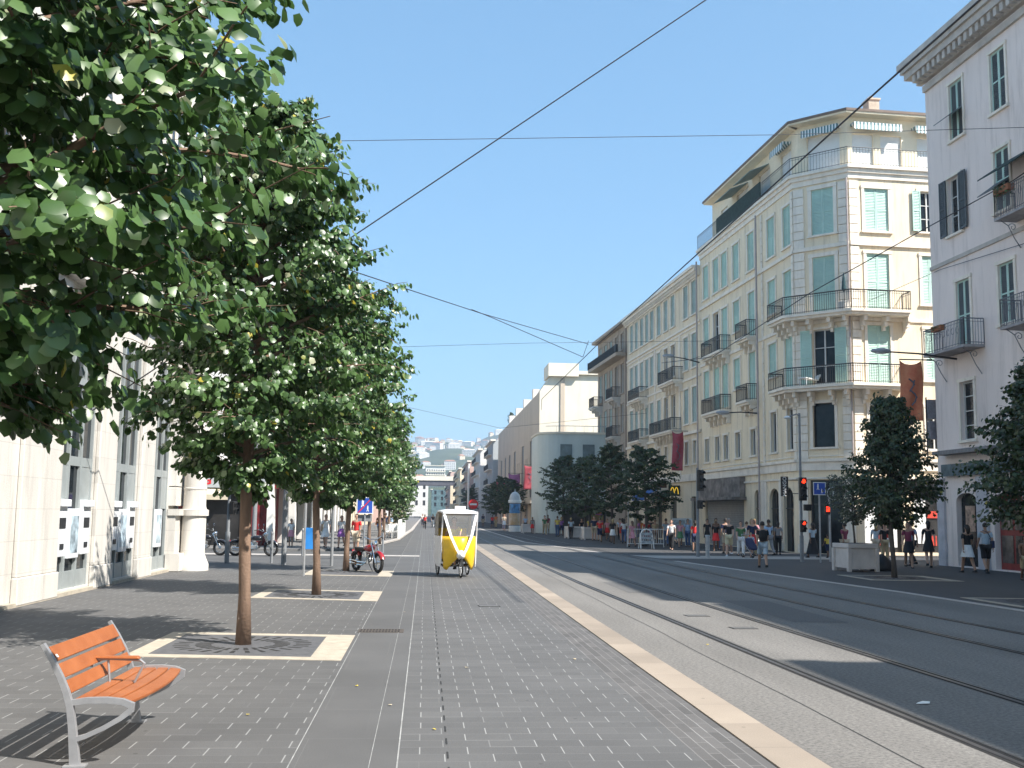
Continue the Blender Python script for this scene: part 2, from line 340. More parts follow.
# stripe of light long joints (strip between lanes)
M_joint = mat('light_mortar', (0.30, 0.30, 0.29), 0.9, 0.25, 3)
for x, wd in ((-0.98, 0.009), (-0.17, 0.012), (-0.38, 0.006)):
    sheet('mortar_line', [(x - wd / 2, -30), (x + wd / 2, -30), (x + wd / 2, 300), (x - wd / 2, 300)], 0.003, M_joint)
M_gut = mat('gutter_stain', (0.03, 0.03, 0.03), 0.85, 0.3, 1.2)
mb = MB(); y = 4.0
while y < 60: mb.add([(0.212, y, 0.003), (0.226, y, 0.003), (0.226, y + 0.24, 0.003), (0.212, y + 0.24, 0.003)], [(0, 1, 2, 3)]); y += 0.52
struct(mb, 'gutter_joint', M_gut)

# ------------------------------------------------------------ facades
class Fac:
    def __init__(s, O, u, n):
        s.O = Vector((O[0], O[1], 0)); s.u = Vector((u[0], u[1], 0)).normalized(); s.n = Vector((n[0], n[1], 0)); s.n = (s.n - s.u * s.n.dot(s.u)).normalized()
    def P(s, a, z, d=0): return s.O + s.u * a + s.n * d + Vector((0, 0, z))
    def box(s, mb, a0, a1, z0, z1, d0, d1):
        return mb.hexa([s.P(a0, z0, d0), s.P(a1, z0, d0), s.P(a1, z0, d1), s.P(a0, z0, d1), s.P(a0, z1, d0), s.P(a1, z1, d0), s.P(a1, z1, d1), s.P(a0, z1, d1)])
    def quad(s, mb, pts): return mb.add([s.P(*p) for p in pts], [tuple(range(len(pts)))])
    def wall(s, mb, s0, s1, z0, z1, ops, depth=0.22):
        S = sorted({s0, s1} | {o[0] for o in ops} | {o[1] for o in ops}); Z = sorted({z0, z1} | {o[2] for o in ops} | {o[3] for o in ops})
        S = [a for a in S if s0 <= a <= s1]; Z = [a for a in Z if z0 <= a <= z1]
        for a0, a1 in zip(S[:-1], S[1:]):
            run = None
            for b0, b1 in zip(Z[:-1], Z[1:]):
                ca, cb = (a0 + a1) / 2, (b0 + b1) / 2
                hole = any(o[0] < ca < o[1] and o[2] < cb < o[3] for o in ops)
                if hole:
                    if run is not None: s.quad(mb, [(a0, run, 0), (a1, run, 0), (a1, b0, 0), (a0, b0, 0)]); run = None
                elif run is None: run = b0
            if run is not None: s.quad(mb, [(a0, run, 0), (a1, run, 0), (a1, z1, 0), (a0, z1, 0)])
        for a0, a1, b0, b1 in ops:
            D = -depth
            s.quad(mb, [(a0, b0, 0), (a0, b1, 0), (a0, b1, D), (a0, b0, D)]); s.quad(mb, [(a1, b0, 0), (a1, b1, 0), (a1, b1, D), (a1, b0, D)])
            s.quad(mb, [(a0, b0, 0), (a1, b0, 0), (a1, b0, D), (a0, b0, D)]); s.quad(mb, [(a0, b1, 0), (a1, b1, 0), (a1, b1, D), (a0, b1, D)])
    def arch(s, mb, a0, a1, z1, d0, d1, rise=None, n=8):
        """spandrels filling the head of an opening down from z1 around a semicircle"""
        r = (a1 - a0) / 2; rise = rise or r; c = (a0 + a1) / 2
        for side in (-1, 1):
            pts = [(c + side * r, z1 + 0.0)]
            arc = [(c + side * r * math.cos(t), z1 - rise + rise * math.sin(t)) for t in [math.pi / 2 * k / n for k in range(n + 1)]]
            for p, q in zip(arc[:-1], arc[1:]):
                k = (c + side * r, z1)
                mb.add([s.P(*k, d0), s.P(*p, d0), s.P(*q, d0), s.P(*k, d1), s.P(*p, d1), s.P(*q, d1)], [(0, 1, 2), (3, 5, 4), (1, 4, 5, 2)])
M_mint = mat('mint_shutter_paint', (0.48, 0.66, 0.58), 0.65, 0.12, 0.6)
M_trim = mat('pale_pink_stone_trim', (0.83, 0.75, 0.64), 0.8, 0.07, 2, grime=0.25)
M_frame = mat('window_frame_white', (0.6, 0.6, 0.58), 0.5, 0.06, 4)

def shutter_leaf(F, a0, a1, z0, z1, d, mat_, parent, name='shutter', th=0.05, pan=None):
    mb = MB(); fw = 0.055; zm = [z0, z0 + (z1 - z0) * 0.5, z1]
    F.box(mb, a0, a0 + fw, z0, z1, d - th, d); F.box(mb, a1 - fw, a1, z0, z1, d - th, d)
    for zz in (z0, zm[1] - fw / 2, z1 - fw): F.box(mb, a0 + fw, a1 - fw, zz, zz + fw, d - th, d)
    if pan: mb.mi = 1
    n = max(6, int((z1 - z0) / 0.085)); st = (z1 - z0 - 2 * fw) / n
    for k in range(n):
        zb = z0 + fw + k * st
        # tilted louvre
        mb.add([F.P(a0 + fw, zb, d - 0.006), F.P(a1 - fw, zb, d - 0.006), F.P(a1 - fw, zb + st * 1.02, d - 0.04), F.P(a0 + fw, zb + st * 1.02, d - 0.04)], [(0, 1, 2, 3)])
        mb.add([F.P(a0 + fw, zb, d - 0.006), F.P(a1 - fw, zb, d - 0.006), F.P(a1 - fw, zb - 0.004, d - 0.03), F.P(a0 + fw, zb - 0.004, d - 0.03)], [(0, 1, 2, 3)])
    return mb.build(name, [mat_, pan] if pan else mat_, parent)

def window(F, parent, a0, a1, z0, z1, kind='closed', trim=0.14, sh=None, trim_m=None, frame_m=None, sill=True, label=None, bars=(1, 3), pan=None):
    sh = sh or M_mint; trim_m = trim_m or M_trim; frame_m = frame_m or M_frame
    mb = MB(); t = trim
    if t:
        F.box(mb, a0 - t, a0 - 0.002, z0, z1, 0.003, 0.05); F.box(mb, a1 + 0.002, a1 + t, z0, z1, 0.003, 0.05)
        F.box(mb, a0 - t - 0.03, a1 + t + 0.03, z1 + 0.002, z1 + t, 0.003, 0.07)
    if sill: F.box(mb, a0 - t - 0.05, a1 + t + 0.05, z0 - 0.1, z0 - 0.002, 0.003, 0.12)
    wd = mb.build('window', trim_m, parent)
    if label: wd['label'] = label
    if kind != 'closed':
        g = MB(); F.box(g, a0 + 0.02, a1 - 0.02, z0 + 0.02, z1 - 0.02, -0.2, -0.18); g.build('pane', M_glass, wd)
        f = MB(); fw = 0.06
        F.box(f, a0, a0 + fw, z0, z1, -0.18, -0.12); F.box(f, a1 - fw, a1, z0, z1, -0.18, -0.12)
        F.box(f, a0 + fw, a1 - fw, z0, z0 + fw, -0.18, -0.12); F.box(f, a0 + fw, a1 - fw, z1 - fw, z1, -0.18, -0.12)
        nb, nh = bars
        for k in range(1, nb + 1):
            c = a0 + (a1 - a0) * k / (nb + 1); F.box(f, c - 0.035, c + 0.035, z0 + fw, z1 - fw, -0.18, -0.13)
        for k in range(1, nh):
            c = z0 + (z1 - z0) * k / nh; F.box(f, a0 + fw, a1 - fw, c - 0.02, c + 0.02, -0.178, -0.14)
        f.build('frame', frame_m, wd)
    else:
        g = MB(); F.box(g, a0, a1, z0, z1, -0.2, -0.18); g.build('pane', M_glass, wd)
    h = (a1 - a0) / 2
    if kind == 'closed':
        shutter_leaf(F, a0 + 0.01, a0 + h - 0.008, z0 + 0.01, z1 - 0.01, -0.03, sh, wd, pan=pan); shutter_leaf(F, a0 + h + 0.008, a1 - 0.01, z0 + 0.01, z1 - 0.01, -0.03, sh, wd, pan=pan)
    elif kind == 'open':
        shutter_leaf(F, a0 - h - 0.02, a0 - 0.02, z0 + 0.01, z1 - 0.01, 0.13, sh, wd, pan=pan); shutter_leaf(F, a1 + 0.02, a1 + h + 0.02, z0 + 0.01, z1 - 0.01, 0.13, sh, wd, pan=pan)
    return wd

def railing(mbf, pts, h, z, step=0.13, top=0.022, bar=0.009):
    """iron railing along polyline pts (world xy) above z"""
    P = [Vector((p[0], p[1], 0)) for p in pts]
    for zz, r in ((z + h, top), (z + 0.08, 0.014), (z + h - 0.12, 0.01)):
        mbf.tube([p + Vector((0, 0, zz)) for p in P], r, 6)
    for a, b in zip(P[:-1], P[1:]):
        L = (b - a).length; n = max(1, int(L / step))
        for k in range(n + 1):
            q = a.lerp(b, k / n); rr = bar * (1.8 if k in (0, n) else 1)
            mbf.tube([q + Vector((0, 0, z)), q + Vector((0, 0, z + h))], rr, 4, cap=False)

def balcony(F, parent, a0, a1, z, proj=0.75, h=0.95, slab_m=None, corb=True, iron=None, bar=0.013):
    slab_m = slab_m or M_trim
    mb = MB(); F.box(mb, a0 - 0.05, a1 + 0.05, z - 0.14, z, 0.004, proj + 0.06); F.box(mb, a0, a1, z - 0.26, z - 0.142, 0.004, proj - 0.06)
    if corb:
        n = max(2, int((a1 - a0) / 0.9))
        for k in range(n + 1):
            c = a0 + 0.15 + (a1 - a0 - 0.3) * k / n
            F.box(mb, c - 0.09, c + 0.09, z - 0.5, z - 0.262, 0.004, proj * 0.7); F.box(mb, c - 0.08, c + 0.08, z - 0.85, z - 0.502, 0.004, proj * 0.35)
    b = mb.build('balcony', slab_m, parent)
    r = MB(); p = [F.P(a0, 0, 0.01), F.P(a0, 0, proj), F.P(a1, 0, proj), F.P(a1, 0, 0.01)]
    railing(r, [(q.x, q.y) for q in p], h, z, step=0.11, bar=bar, top=0.03); r.build('railing', iron or M_iron, b)
    return b
def closed_poly_roof(mb, pts, z):
    mb.add([(p[0], p[1], z) for p in pts], [tuple(range(len(pts)))])

# ------------------------------------------------------------ the cream corner building and its neighbours on the right
M_cream = mat('cream_stucco', (0.84, 0.71, 0.52), 0.85, 0.05, 0.9, grime=0.35, bump=0.15, bscale=18, streak=3)
M_cream2 = mat('cream_stucco_attic', (0.80, 0.70, 0.53), 0.85, 0.06, 0.9, grime=0.15)
M_greige = mat('greyish_cream_stucco', (0.76, 0.64, 0.47), 0.85, 0.06, 0.9, grime=0.35, streak=3)
M_brown = mat('brownish_stone', (0.42, 0.35, 0.28), 0.85, 0.12, 0.9, grime=0.3, streak=3)
M_roof = mat('roof_edge_brown', (0.20, 0.15, 0.12), 0.8, 0.15, 2)
M_tile = mat('clay_roof_tiles', (0.40, 0.20, 0.13), 0.85, 0.2, 3)
M_shutgrey = mat('roller_shutter_grey', (0.30, 0.31, 0.32), 0.5, 0.1, 3, metal=0.2)
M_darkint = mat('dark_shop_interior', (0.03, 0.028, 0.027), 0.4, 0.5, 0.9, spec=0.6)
A0 = Vector((19.58, 55.70)); c7 = 1 / math.sqrt(2); LC = 3.1
B0 = A0 + Vector((c7, -c7)) * LC
FS = Fac(A0, (-0.045, 1), (-1, 0)); FC = Fac(A0, (c7, -c7), (-c7, -c7)); FR_ = Fac(B0, (1, 0.07), (0, -1))
M1_END, M2_END, M3_END = 17.1, 39.4, 52.3
cols1 = [(0.95, 'L'), (3.4, 'L'), (6.75, ''), (9.5, ''), (11.8, ''), (13.55, ''), (15.75, '')]

bld = empty('corner_building', (21, 57, 0), 0, 'cream corner building with mint shutters and long wrap-around iron balconies', 'building')
IB = bld.matrix_basis.inverted()
# children are authored in world space: give each built child the inverse offset through the mesh
def finish(root):
    """meshes under root were authored in world coordinates; bake the root offset"""
    def rec(o):
        for c in o.children:
            if not c.get('_done'):
                off = root.location
                if c.parent == root: c.location = (c.location.x - off.x, c.location.y - off.y, c.location.z - off.z)
                c['_done'] = 1
            rec(c)
    rec(root)
    def clean(o):
        for c in o.children:
            if '_done' in c: del c['_done']
            clean(c)
    clean(root)

W = 0.58  # half width of a street window
ops_S = []
for c, _ in cols1:
    ops_S.append((c - W, c + W, 16.6, 18.9))
lv3 = {c: (13.3, 15.25) for c, _ in cols1}; lv2 = {c: (9.7, 11.6) for c, _ in cols1}
for c, _ in cols1:
    if c < 2: lv3[c] = (12.6, 15.25); lv2[c] = (8.8, 11.6)
    elif c in (6.75, 9.5, 11.8, 13.55, 15.75) and c not in (6.75 * 0,):
        if c in (6.75, 11.8, 13.55): lv3[c] = (12.6, 15.25); lv2[c] = (8.8, 11.6)
for c, _ in cols1:
    ops_S.append((c - W, c + W, *lv3[c])); ops_S.append((c - W, c + W, *lv2[c]))
    ops_S.append((c - 0.42, c + 0.42, 5.45, 7.7 if c < 4 else 7.0))
gs = [(0.75, 2.15, 0.02, 3.45), (2.75, 4.35, 0.02, 3.45), (5.8, 6.8, 0.3, 3.4), (8.6, 16.4, 0.02, 3.0)]
wallm = MB(); FS.wall(wallm, 0, M1_END, 0, 20.1, ops_S + gs)
ops_C = [(1.04, 2.27, 16.8, 19.3), (1.04, 2.27, 12.6, 15.6), (0.95, 2.2, 8.8, 11.7), (0.88, 2.08, 5.5, 7.8), (0.64, 2.4, 0.02, 3.8)]
FC.wall(wallm, 0, LC, 0, 20.1, ops_C)
ops_R = [(0.87, 2.2, 16.8, 19.1), (0.9, 2.15, 12.6, 15.6), (0.85, 2.1, 8.8, 11.8), (4.0, 4.9, 16.9, 19.1), (4.0, 4.9, 13.0, 15.6), (4.05, 4.95, 9.0, 11.7), (4.0, 4.9, 5.4, 7.6), (0.85, 2.1, 5.4, 7.6),
         (7.2, 8.2, 16.9, 19.1), (7.2, 8.2, 13.0, 15.6), (7.2, 8.2, 9, 11.7), (7.2, 8.2, 5.4, 7.6), (10.2, 11.2, 16.9, 19.1), (10.2, 11.2, 13, 15.6), (10.2, 11.2, 9, 11.7),
         (0.4, 2.5, 0.15, 3.3), (3.1, 5.4, 0.15, 3.3), (6.0, 8.6, 0.15, 3.3), (9.2, 11.8, 0.15, 3.3)]
FR_.wall(wallm, 0, 16, 0, 20.1, ops_R)
e1 = FS.P(M1_END, 0, 0); e2 = FR_.P(16, 0, 0)
back = Vector((e2.x, e1.y, 0))
wallm.add([(e2.x, e2.y, 0), (back.x, back.y, 0), (back.x, back.y, 20.1), (e2.x, e2.y, 20.1)], [(0, 1, 2, 3)])
wallm.add([(e1.x, e1.y, 0), (back.x, back.y, 0), (back.x, back.y, 20.1), (e1.x, e1.y, 20.1)], [(0, 1, 2, 3)])
wallm.build('wall', M_cream, bld)
# inner shell behind openings
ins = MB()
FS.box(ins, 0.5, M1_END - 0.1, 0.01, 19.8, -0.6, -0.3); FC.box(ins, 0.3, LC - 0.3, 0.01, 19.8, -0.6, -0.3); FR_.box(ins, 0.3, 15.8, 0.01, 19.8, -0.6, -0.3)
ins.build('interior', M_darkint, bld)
# string courses, terrace slab
st = MB()
def band(F, a0, a1, z0, z1, d): F.box(st, a0, a1, z0, z1, 0.003, d)
for z0, z1, d in ((16.0, 16.2, 0.12), (12.02, 12.2, 0.08), (4.3, 4.75, 0.10), (4.75, 4.9, 0.2), (5.02, 5.08, 0.06), (3.85, 3.95, 0.1)):
    for F, a0, a1 in ((FS, 0.02, M1_END - 0.02), (FC, 0, LC), (FR_, 0.02, 16)):
        band(F, a0, a1, z0, z1, d)
# rusticated pilasters
for F, a0, a1 in ((FC, 0.02, 0.6), (FC, 2.55, 3.08), (FS, 0.04, 0.34), (FS, 4.75, 4.98), (FR_, 0.02, 0.5)):
    for zz0, zz1 in ((4.92, 12.0), (12.22, 15.98), (16.22, 19.5)):
        n = int((zz1 - zz0) / 0.42)
        for k in range(n):
            h = (zz1 - zz0) / n; band(F, a0, a1, zz0 + k * h, zz0 + (k + 1) * h - 0.035, 0.075)
for F, a0, a1 in ((FC, 0.02, 0.55), (FC, 2.5, 3.08), (FS, 2.25, 2.65), (FS, 4.6, 5.4)):
    band(F, a0, a1, 0.5, 3.84, 0.10); band(F, a0 - 0.05, a1 + 0.03, 0.05, 0.48, 0.16)
st.build('cornice', M_trim, bld)
# terrace slab + attic + eave
def off_pts(dS, dC, dR, s_end, r_end):
    """outline offset outward by d from the three facades"""
    def inter(p, u, q, v):
        t = ((q - p).x * v.y - (q - p).y * v.x) / (u.x * v.y - u.y * v.x); return p + u * t
    pS = FS.P(0, 0, dS); pC = FC.P(0, 0, dC); pR = FR_.P(0, 0, dR)
    a = inter(pS, FS.u, pC, FC.u); b = inter(pC, FC.u, pR, FR_.u)
    return [FS.P(s_end, 0, dS), a, b, FR_.P(r_end, 0, dR)]
def slab(mb, dS, z0, z1, s_end, r_end, inner=-3.0):
    o = off_pts(dS, dS, dS, s_end, r_end); i = off_pts(inner, inner, inner, s_end, r_end)
    for k in range(3):
        mb.hexa([(*o[k].xy, z0), (*o[k + 1].xy, z0), (*i[k + 1].xy, z0), (*i[k].xy, z0), (*o[k].xy, z1), (*o[k + 1].xy, z1), (*i[k + 1].xy, z1), (*i[k].xy, z1)])
t_ = MB(); slab(t_, 0.30, 20.12, 20.28, M1_END, 15.9); slab(t_, 0.18, 19.9, 20.118, M1_END - 0.02, 15.85, 0.003); slab(t_, 0.08, 19.6, 19.898, M1_END - 0.02, 15.85, 0.003)
ter = t_.build('terrace', M_trim, bld)
deck = MB(); pp = off_pts(-2.5, -2.5, -2.5, M1_END, 15.9); deck.add([(*p.xy, 20.2) for p in pp] + [(back.x, back.y, 20.2)], [(0, 1, 2, 3, 4)]); deck.build('roof_deck', M_trim, bld)
rl_ = MB(); q = off_pts(0.2, 0.2, 0.2, 4.2, 15.5)
railing(rl_, [(p.x, p.y) for p in q], 0.95, 20.29, step=0.17, bar=0.008); rl_.build('railing', M_iron, ter)
# attic walls (set back) with openings
AT = -0.4
oa = off_pts(AT, AT, AT, 15.4, 15.8); FA_S = Fac(oa[1], FS.u, FS.n); FA_C = Fac(oa[1], FC.u, FC.n); FA_R = Fac(oa[2], FR_.u, FR_.n)
LA_C = (oa[2] - oa[1]).length
am = MB()
aS = [(1.0, 2.6, 20.3, 22.3), (4.3, 6.2, 20.3, 22.3), (8.0, 10.2, 20.3, 22.3), (12.0, 13.4, 20.3, 22.2)]; aC = [(0.5, LA_C - 0.4, 20.3, 22.4)]; aR = [(0.3, 1.5, 20.3, 22.2), (1.9, 3.1, 20.3, 22.2), (4.0, 5.6, 20.3, 22.2), (8, 9.6, 20.3, 22.2)]
FA_S.wall(am, 0, 15.3, 20.2, 23.2, aS, 0.15); FA_C.wall(am, 0, LA_C, 20.2, 23.2, aC, 0.15); FA_R.wall(am, 0, 14.5, 20.2, 23.2, aR, 0.15)
am.build('attic_wall', M_cream2, bld)
M_blindw = mat('white_roller_blind', (0.70, 0.70, 0.68), 0.6, 0.05, 2)
for F, ops in ((FA_S, aS), (FA_C, aC), (FA_R, aR)):
    for o in ops:
        g = MB(); F.box(g, o[0], o[1], o[2], o[3], -0.14, -0.12); k = g.build('blind', M_blindw, bld)
endw = MB(); p1 = FA_S.P(15.3, 0, 0); endw.add([(p1.x, p1.y, 20.2), (p1.x + 8, p1.y, 20.2), (p1.x + 8, p1.y, 23.2), (p1.x, p1.y, 23.2)], [(0, 1, 2, 3)]); endw.build('attic_wall', M_cream2, bld)
ev = MB(); slab(ev, 0.25, 23.1, 23.2, 15.4, 15.9, -6); eo = ev.build('eave', M_cream2, bld)
eg = MB(); o1 = off_pts(0.30, 0.30, 0.30, 15.5, 15.9); o2 = off_pts(0.17, 0.17, 0.17, 15.5, 15.9)
for k in range(3): eg.hexa([(*o1[k].xy, 23.2), (*o1[k + 1].xy, 23.2), (*o2[k + 1].xy, 23.2), (*o2[k].xy, 23.2), (*o1[k].xy, 23.34), (*o1[k + 1].xy, 23.34), (*o2[k + 1].xy, 23.34), (*o2[k].xy, 23.34)])
eg.build('gutter', M_roof, bld)
rf = MB(); o3 = off_pts(-4.5, -4.5, -4.5, 15.5, 15.9)
for k in range(3): rf.add([(*o2[k].xy, 23.3), (*o2[k + 1].xy, 23.3), (*o3[k + 1].xy, 24.3), (*o3[k].xy, 24.3)], [(0, 1, 2, 3)])
rf.add([(*p.xy, 24.3) for p in o3] + [(back.x, back.y, 24.3)], [(0, 1, 2, 3, 4)])
roof = rf.build('roof', M_tile, bld)
ch = MB(); cpos = FR_.P(2.45, 0, -2.2)
ch.box(cpos.x - 0.2, cpos.x + 0.4, cpos.y - 0.4, cpos.y + 0.4, 23.3, 24.75); ch.box(cpos.x - 0.26, cpos.x + 0.46, cpos.y - 0.46, cpos.y + 0.46, 24.75, 24.85); ch.lathe([(0.13, 24.85), (0.11, 25.1)], (cpos.x + 0.1, cpos.y, 0), 8)
ch.build('chimney', mat('chimney_render', (0.55, 0.46, 0.36), 0.9, 0.2, 3), roof)
# striped awnings under the eave
M_aw = bpy.data.materials.new('striped_awning_cloth'); M_aw.use_nodes = True
_nt = M_aw.node_tree; _g = _nt.nodes.new('ShaderNodeNewGeometry'); _s = _nt.nodes.new('ShaderNodeSeparateXYZ'); _nt.links.new(_g.outputs['Position'], _s.inputs[0])
_v = mathn(_nt, 'LESS_THAN', mathn(_nt, 'FRACT', mathn(_nt, 'MULTIPLY', mathn(_nt, 'SUBTRACT', _s.outputs[0], mathn(_nt, 'MULTIPLY', _s.outputs[1], 0.6)), 5.2)), 0.5)
_m = _nt.nodes.new('ShaderNodeMix'); _m.data_type = 'RGBA'; _m.inputs[6].default_value = (0.72, 0.72, 0.70, 1); _m.inputs[7].default_value = (0.06, 0.16, 0.17, 1)
_nt.links.new(_v, _m.inputs[0]); _nt.links.new(_m.outputs[2], _nt.nodes['Principled BSDF'].inputs['Base Color'])
for F, a0, a1 in ((FA_C, 0.4, LA_C - 0.3), (FA_R, 0.2, 2.9), (FA_R, 3.7, 6.0), (FA_S, 1.0, 3.0)):
    a = MB(); n = int((a1 - a0) / 0.2)
    F.box(a, a0, a1, 22.55, 22.68, 0.01, 0.5)
    for k in range(n):
        x0 = a0 + (a1 - a0) * k / n; x1 = a0 + (a1 - a0) * (k + 1) / n; xm = (x0 + x1) / 2
        a.add([F.P(x0, 22.55, 0.5), F.P(x1, 22.55, 0.5), F.P(x1, 22.3, 0.53), F.P(xm, 22.24, 0.535), F.P(x0, 22.3, 0.53)], [(0, 1, 2, 3, 4)])
    a.build('awning', M_aw, bld)
# street-side attic: dark sloping awnings and planted dark screen
M_dkaw = mat('dark_green_screen', (0.03, 0.055, 0.05), 0.9, 0.3, 6)
for a0, a1 in ((4.4, 7.4), (8.0, 11.2)):
    a = MB(); a.hexa([FA_S.P(a0, 22.5, 0.02), FA_S.P(a1, 22.5, 0.02), FA_S.P(a1, 22.0, 1.2), FA_S.P(a0, 22.0, 1.2), FA_S.P(a0, 22.54, 0.02), FA_S.P(a1, 22.54, 0.02), FA_S.P(a1, 22.04, 1.2), FA_S.P(a0, 22.04, 1.2)])
    a.build('awning', mat('grey_green_awning', (0.30, 0.38, 0.36), 0.8, 0.1, 4), bld)
a = MB(); FS.box(a, 4.4, 12.6, 20.3, 21.35, 0.2, 0.26); a.build('terrace_screen', M_dkaw, bld)
a = MB(); p = [FS.P(12.7, 0, 0.2), FS.P(17.0, 0, 0.2)]; railing(a, [(v.x, v.y) for v in p], 1.0, 20.29); a.build('railing', M_iron, ter)

# windows of the corner building
for c, _ in cols1:
    window(FS, bld, c - W, c + W, 16.6, 18.9, 'closed')
    window(FS, bld, c - W, c + W, *lv3[c], 'closed' if c != 13.55 else 'glazed', sill=lv3[c][0] > 13)
    window(FS, bld, c - W, c + W, *lv2[c], 'closed', sill=lv2[c][0] > 9)
    window(FS, bld, c - 0.42, c + 0.42, 5.45, 7.7 if c < 4 else 7.0, 'glazed', bars=(0, 1))
window(FC, bld, *ops_C[0], 'closed', trim=0.2); window(FC, bld, *ops_C[1], 'closed', trim=0.2, sill=False)
w_ = window(FC, bld, *ops_C[2], 'open', trim=0.12, sill=False, label='tall window with both mint shutters folded open, on the chamfered corner')
window(FC, bld, *ops_C[3], 'glazed', bars=(0, 1), trim=0.16, frame_m=M_dark)
for k, o in enumerate(ops_R[:15]):
    window(FR_, bld, *o, 'closed' if k not in (3, 6, 7) else ('open' if k == 3 else 'glazed'), trim=0.16, sill=k not in (1, 2))
# wrap-around balconies at two storeys
def wrap_balcony(z, s_end, r_end, h=0.98):
    mb = MB(); o = off_pts(0.9, 0.9, 0.9, s_end, r_end); i = off_pts(0.004, 0.004, 0.004, s_end, r_end); o2 = off_pts(0.78, 0.78, 0.78, s_end, r_end)
    for k in range(3):
        mb.hexa([(*o[k].xy, z - 0.14), (*o[k + 1].xy, z - 0.14), (*i[k + 1].xy, z - 0.14), (*i[k].xy, z - 0.14), (*o[k].xy, z), (*o[k + 1].xy, z), (*i[k + 1].xy, z), (*i[k].xy, z)])
        mb.hexa([(*o2[k].xy, z - 0.28), (*o2[k + 1].xy, z - 0.28), (*i[k + 1].xy, z - 0.28), (*i[k].xy, z - 0.28), (*o2[k].xy, z - 0.142), (*o2[k + 1].xy, z - 0.142), (*i[k + 1].xy, z - 0.142), (*i[k].xy, z - 0.142)])
    for F, ss in ((FS, (0.2, 1.0, 1.7)), (FC, (0.1, 0.95, 2.1, 2.95)), (FR_, (0.5, 1.7, 2.9))):
        for c in ss:
            if F is FS and c > s_end - 0.1: continue
            F.box(mb, c - 0.09, c + 0.09, z - 0.55, z - 0.282, 0.004, 0.62); F.box(mb, c - 0.08, c + 0.08, z - 0.8, z - 0.552, 0.004, 0.4); F.box(mb, c - 0.07, c + 0.07, z - 1.0, z - 0.802, 0.004, 0.2)
    b = mb.build('balcony', M_trim, bld)
    r = MB(); o = off_pts(0.83, 0.83, 0.83, s_end, r_end)
    pts = [FS.P(s_end, 0, 0.02)] + o + [FR_.P(r_end, 0, 0.02)]
    railing(r, [(p.x, p.y) for p in pts], h, z, step=0.12, bar=0.011, top=0.03); r.build('railing', M_iron, b)
wrap_balcony(12.5, 1.95, 2.85); wrap_balcony(8.68, 1.95, 2.6)
for z in (12.45, 8.65):
    balcony(FS, bld, 5.85, 7.75, z, proj=0.7, h=0.95); balcony(FS, bld, 10.8, 14.7, z - 0.1, proj=0.7, h=0.95)
# downpipes
M_pipe = mat('downpipe_pink_grey', (0.42, 0.36, 0.34), 0.6, 0.1, 3)
for s_ in (5.1, M1_END - 0.1):
    dp = MB(); dp.tube([FS.P(s_, 0.2, 0.3), FS.P(s_, 19.5, 0.3)], 0.06, 8); dp.build('downpipe', M_pipe, bld)
dp = MB(); dp.tube([FC.P(LC - 0.02, 4.9, 0.16), FC.P(LC - 0.02, 19.6, 0.16)], 0.045, 6); dp.build('downpipe', M_pipe, bld)
# ground floor: arched shop windows, roller shutter shop, corner door
for a0, a1, z0, z1 in gs[:3]:
    gf = MB(); FS.arch(gf, a0, a1, z1, 0.0, -0.2); gf.build('arch', M_cream, bld)
for a0, a1, z0, z1 in gs[:3]:
    g = MB(); FS.box(g, a0, a1, z0, z1, -0.19, -0.17); w_ = g.build('shop_window', M_glass, bld)
    f = MB(); FS.box(f, (a0 + a1) / 2 - 0.03, (a0 + a1) / 2 + 0.03, z0, z1, -0.168, -0.13); FS.box(f, a0, a1, 2.3, 2.36, -0.168, -0.12); f.build('frame', M_dark, w_)
rs = MB(); n = 26
for k in range(n): FS.box(rs, 8.65, 16.35, 0.03 + k * 0.112, 0.03 + k * 0.112 + 0.10, -0.2, -0.14 if k % 2 else -0.155)
rs.build('roller_shutter', M_shutgrey, bld)
fa = MB(); FS.box(fa, 8.3, 16.7, 3.05, 4.25, 0.02, 0.35); FS.box(fa, 8.1, 16.8, 2.86, 3.04, 0.02, 0.9)
fa.build('shop_fascia', mat('brown_grey_fascia', (0.22, 0.19, 0.17), 0.7, 0.5, 1.5), bld)
cd = MB(); FC.box(cd, 0.66, 2.38, 0.03, 3.78, -0.21, -0.16); dd = cd.build('door', M_glass, bld)
f = MB()
for a in (0.66, 1.48, 2.3): FC.box(f, a, a + 0.08, 0.03, 3.78, -0.158, -0.1)
FC.box(f, 0.74, 2.3, 2.5, 2.6, -0.158, -0.1); f.build('frame', M_dark, dd)
# cross-street shopfronts: lit white panels and red fascia
M_lit = mat('lit_shop_panel', (0.8, 0.8, 0.8), 0.5, 0, emit=(1, 0.98, 0.95), es=0.5)
M_shopred = mat('red_shop_display', (0.7, 0.08, 0.05), 0.5, 0.3, 4)
for o in ops_R[15:]:
    g = MB(); FR_.box(g, o[0], o[1], o[2], o[3], -0.2, -0.18); w_ = g.build('shop_window', M_darkint, bld)
    p = MB(); FR_.box(p, o[0] + 0.1, o[0] + 0.75, 0.6, 2.9, -0.175, -0.15); FR_.box(p, o[0] + 1.5, o[0] + 1.85, 0.4, 2.7, -0.175, -0.15); p.build('display_panel', M_white, w_)
    p = MB(); FR_.box(p, o[0] + 0.8, o[0] + 1.45, 1.9, 2.25, -0.175, -0.12); p.build('display', M_shopred, w_); p = MB(); FR_.box(p, o[0] + 0.85, o[0] + 1.3, 0.5, 1.0, -0.175, -0.12); p.build('display', M_shopred, w_)
fa = MB(); FR_.box(fa, 0.3, 12, 3.32, 3.84, 0.02, 0.18); fb = fa.build('shop_fascia', mat('black_fascia', (0.03, 0.03, 0.035), 0.5, 0.3, 2), bld)
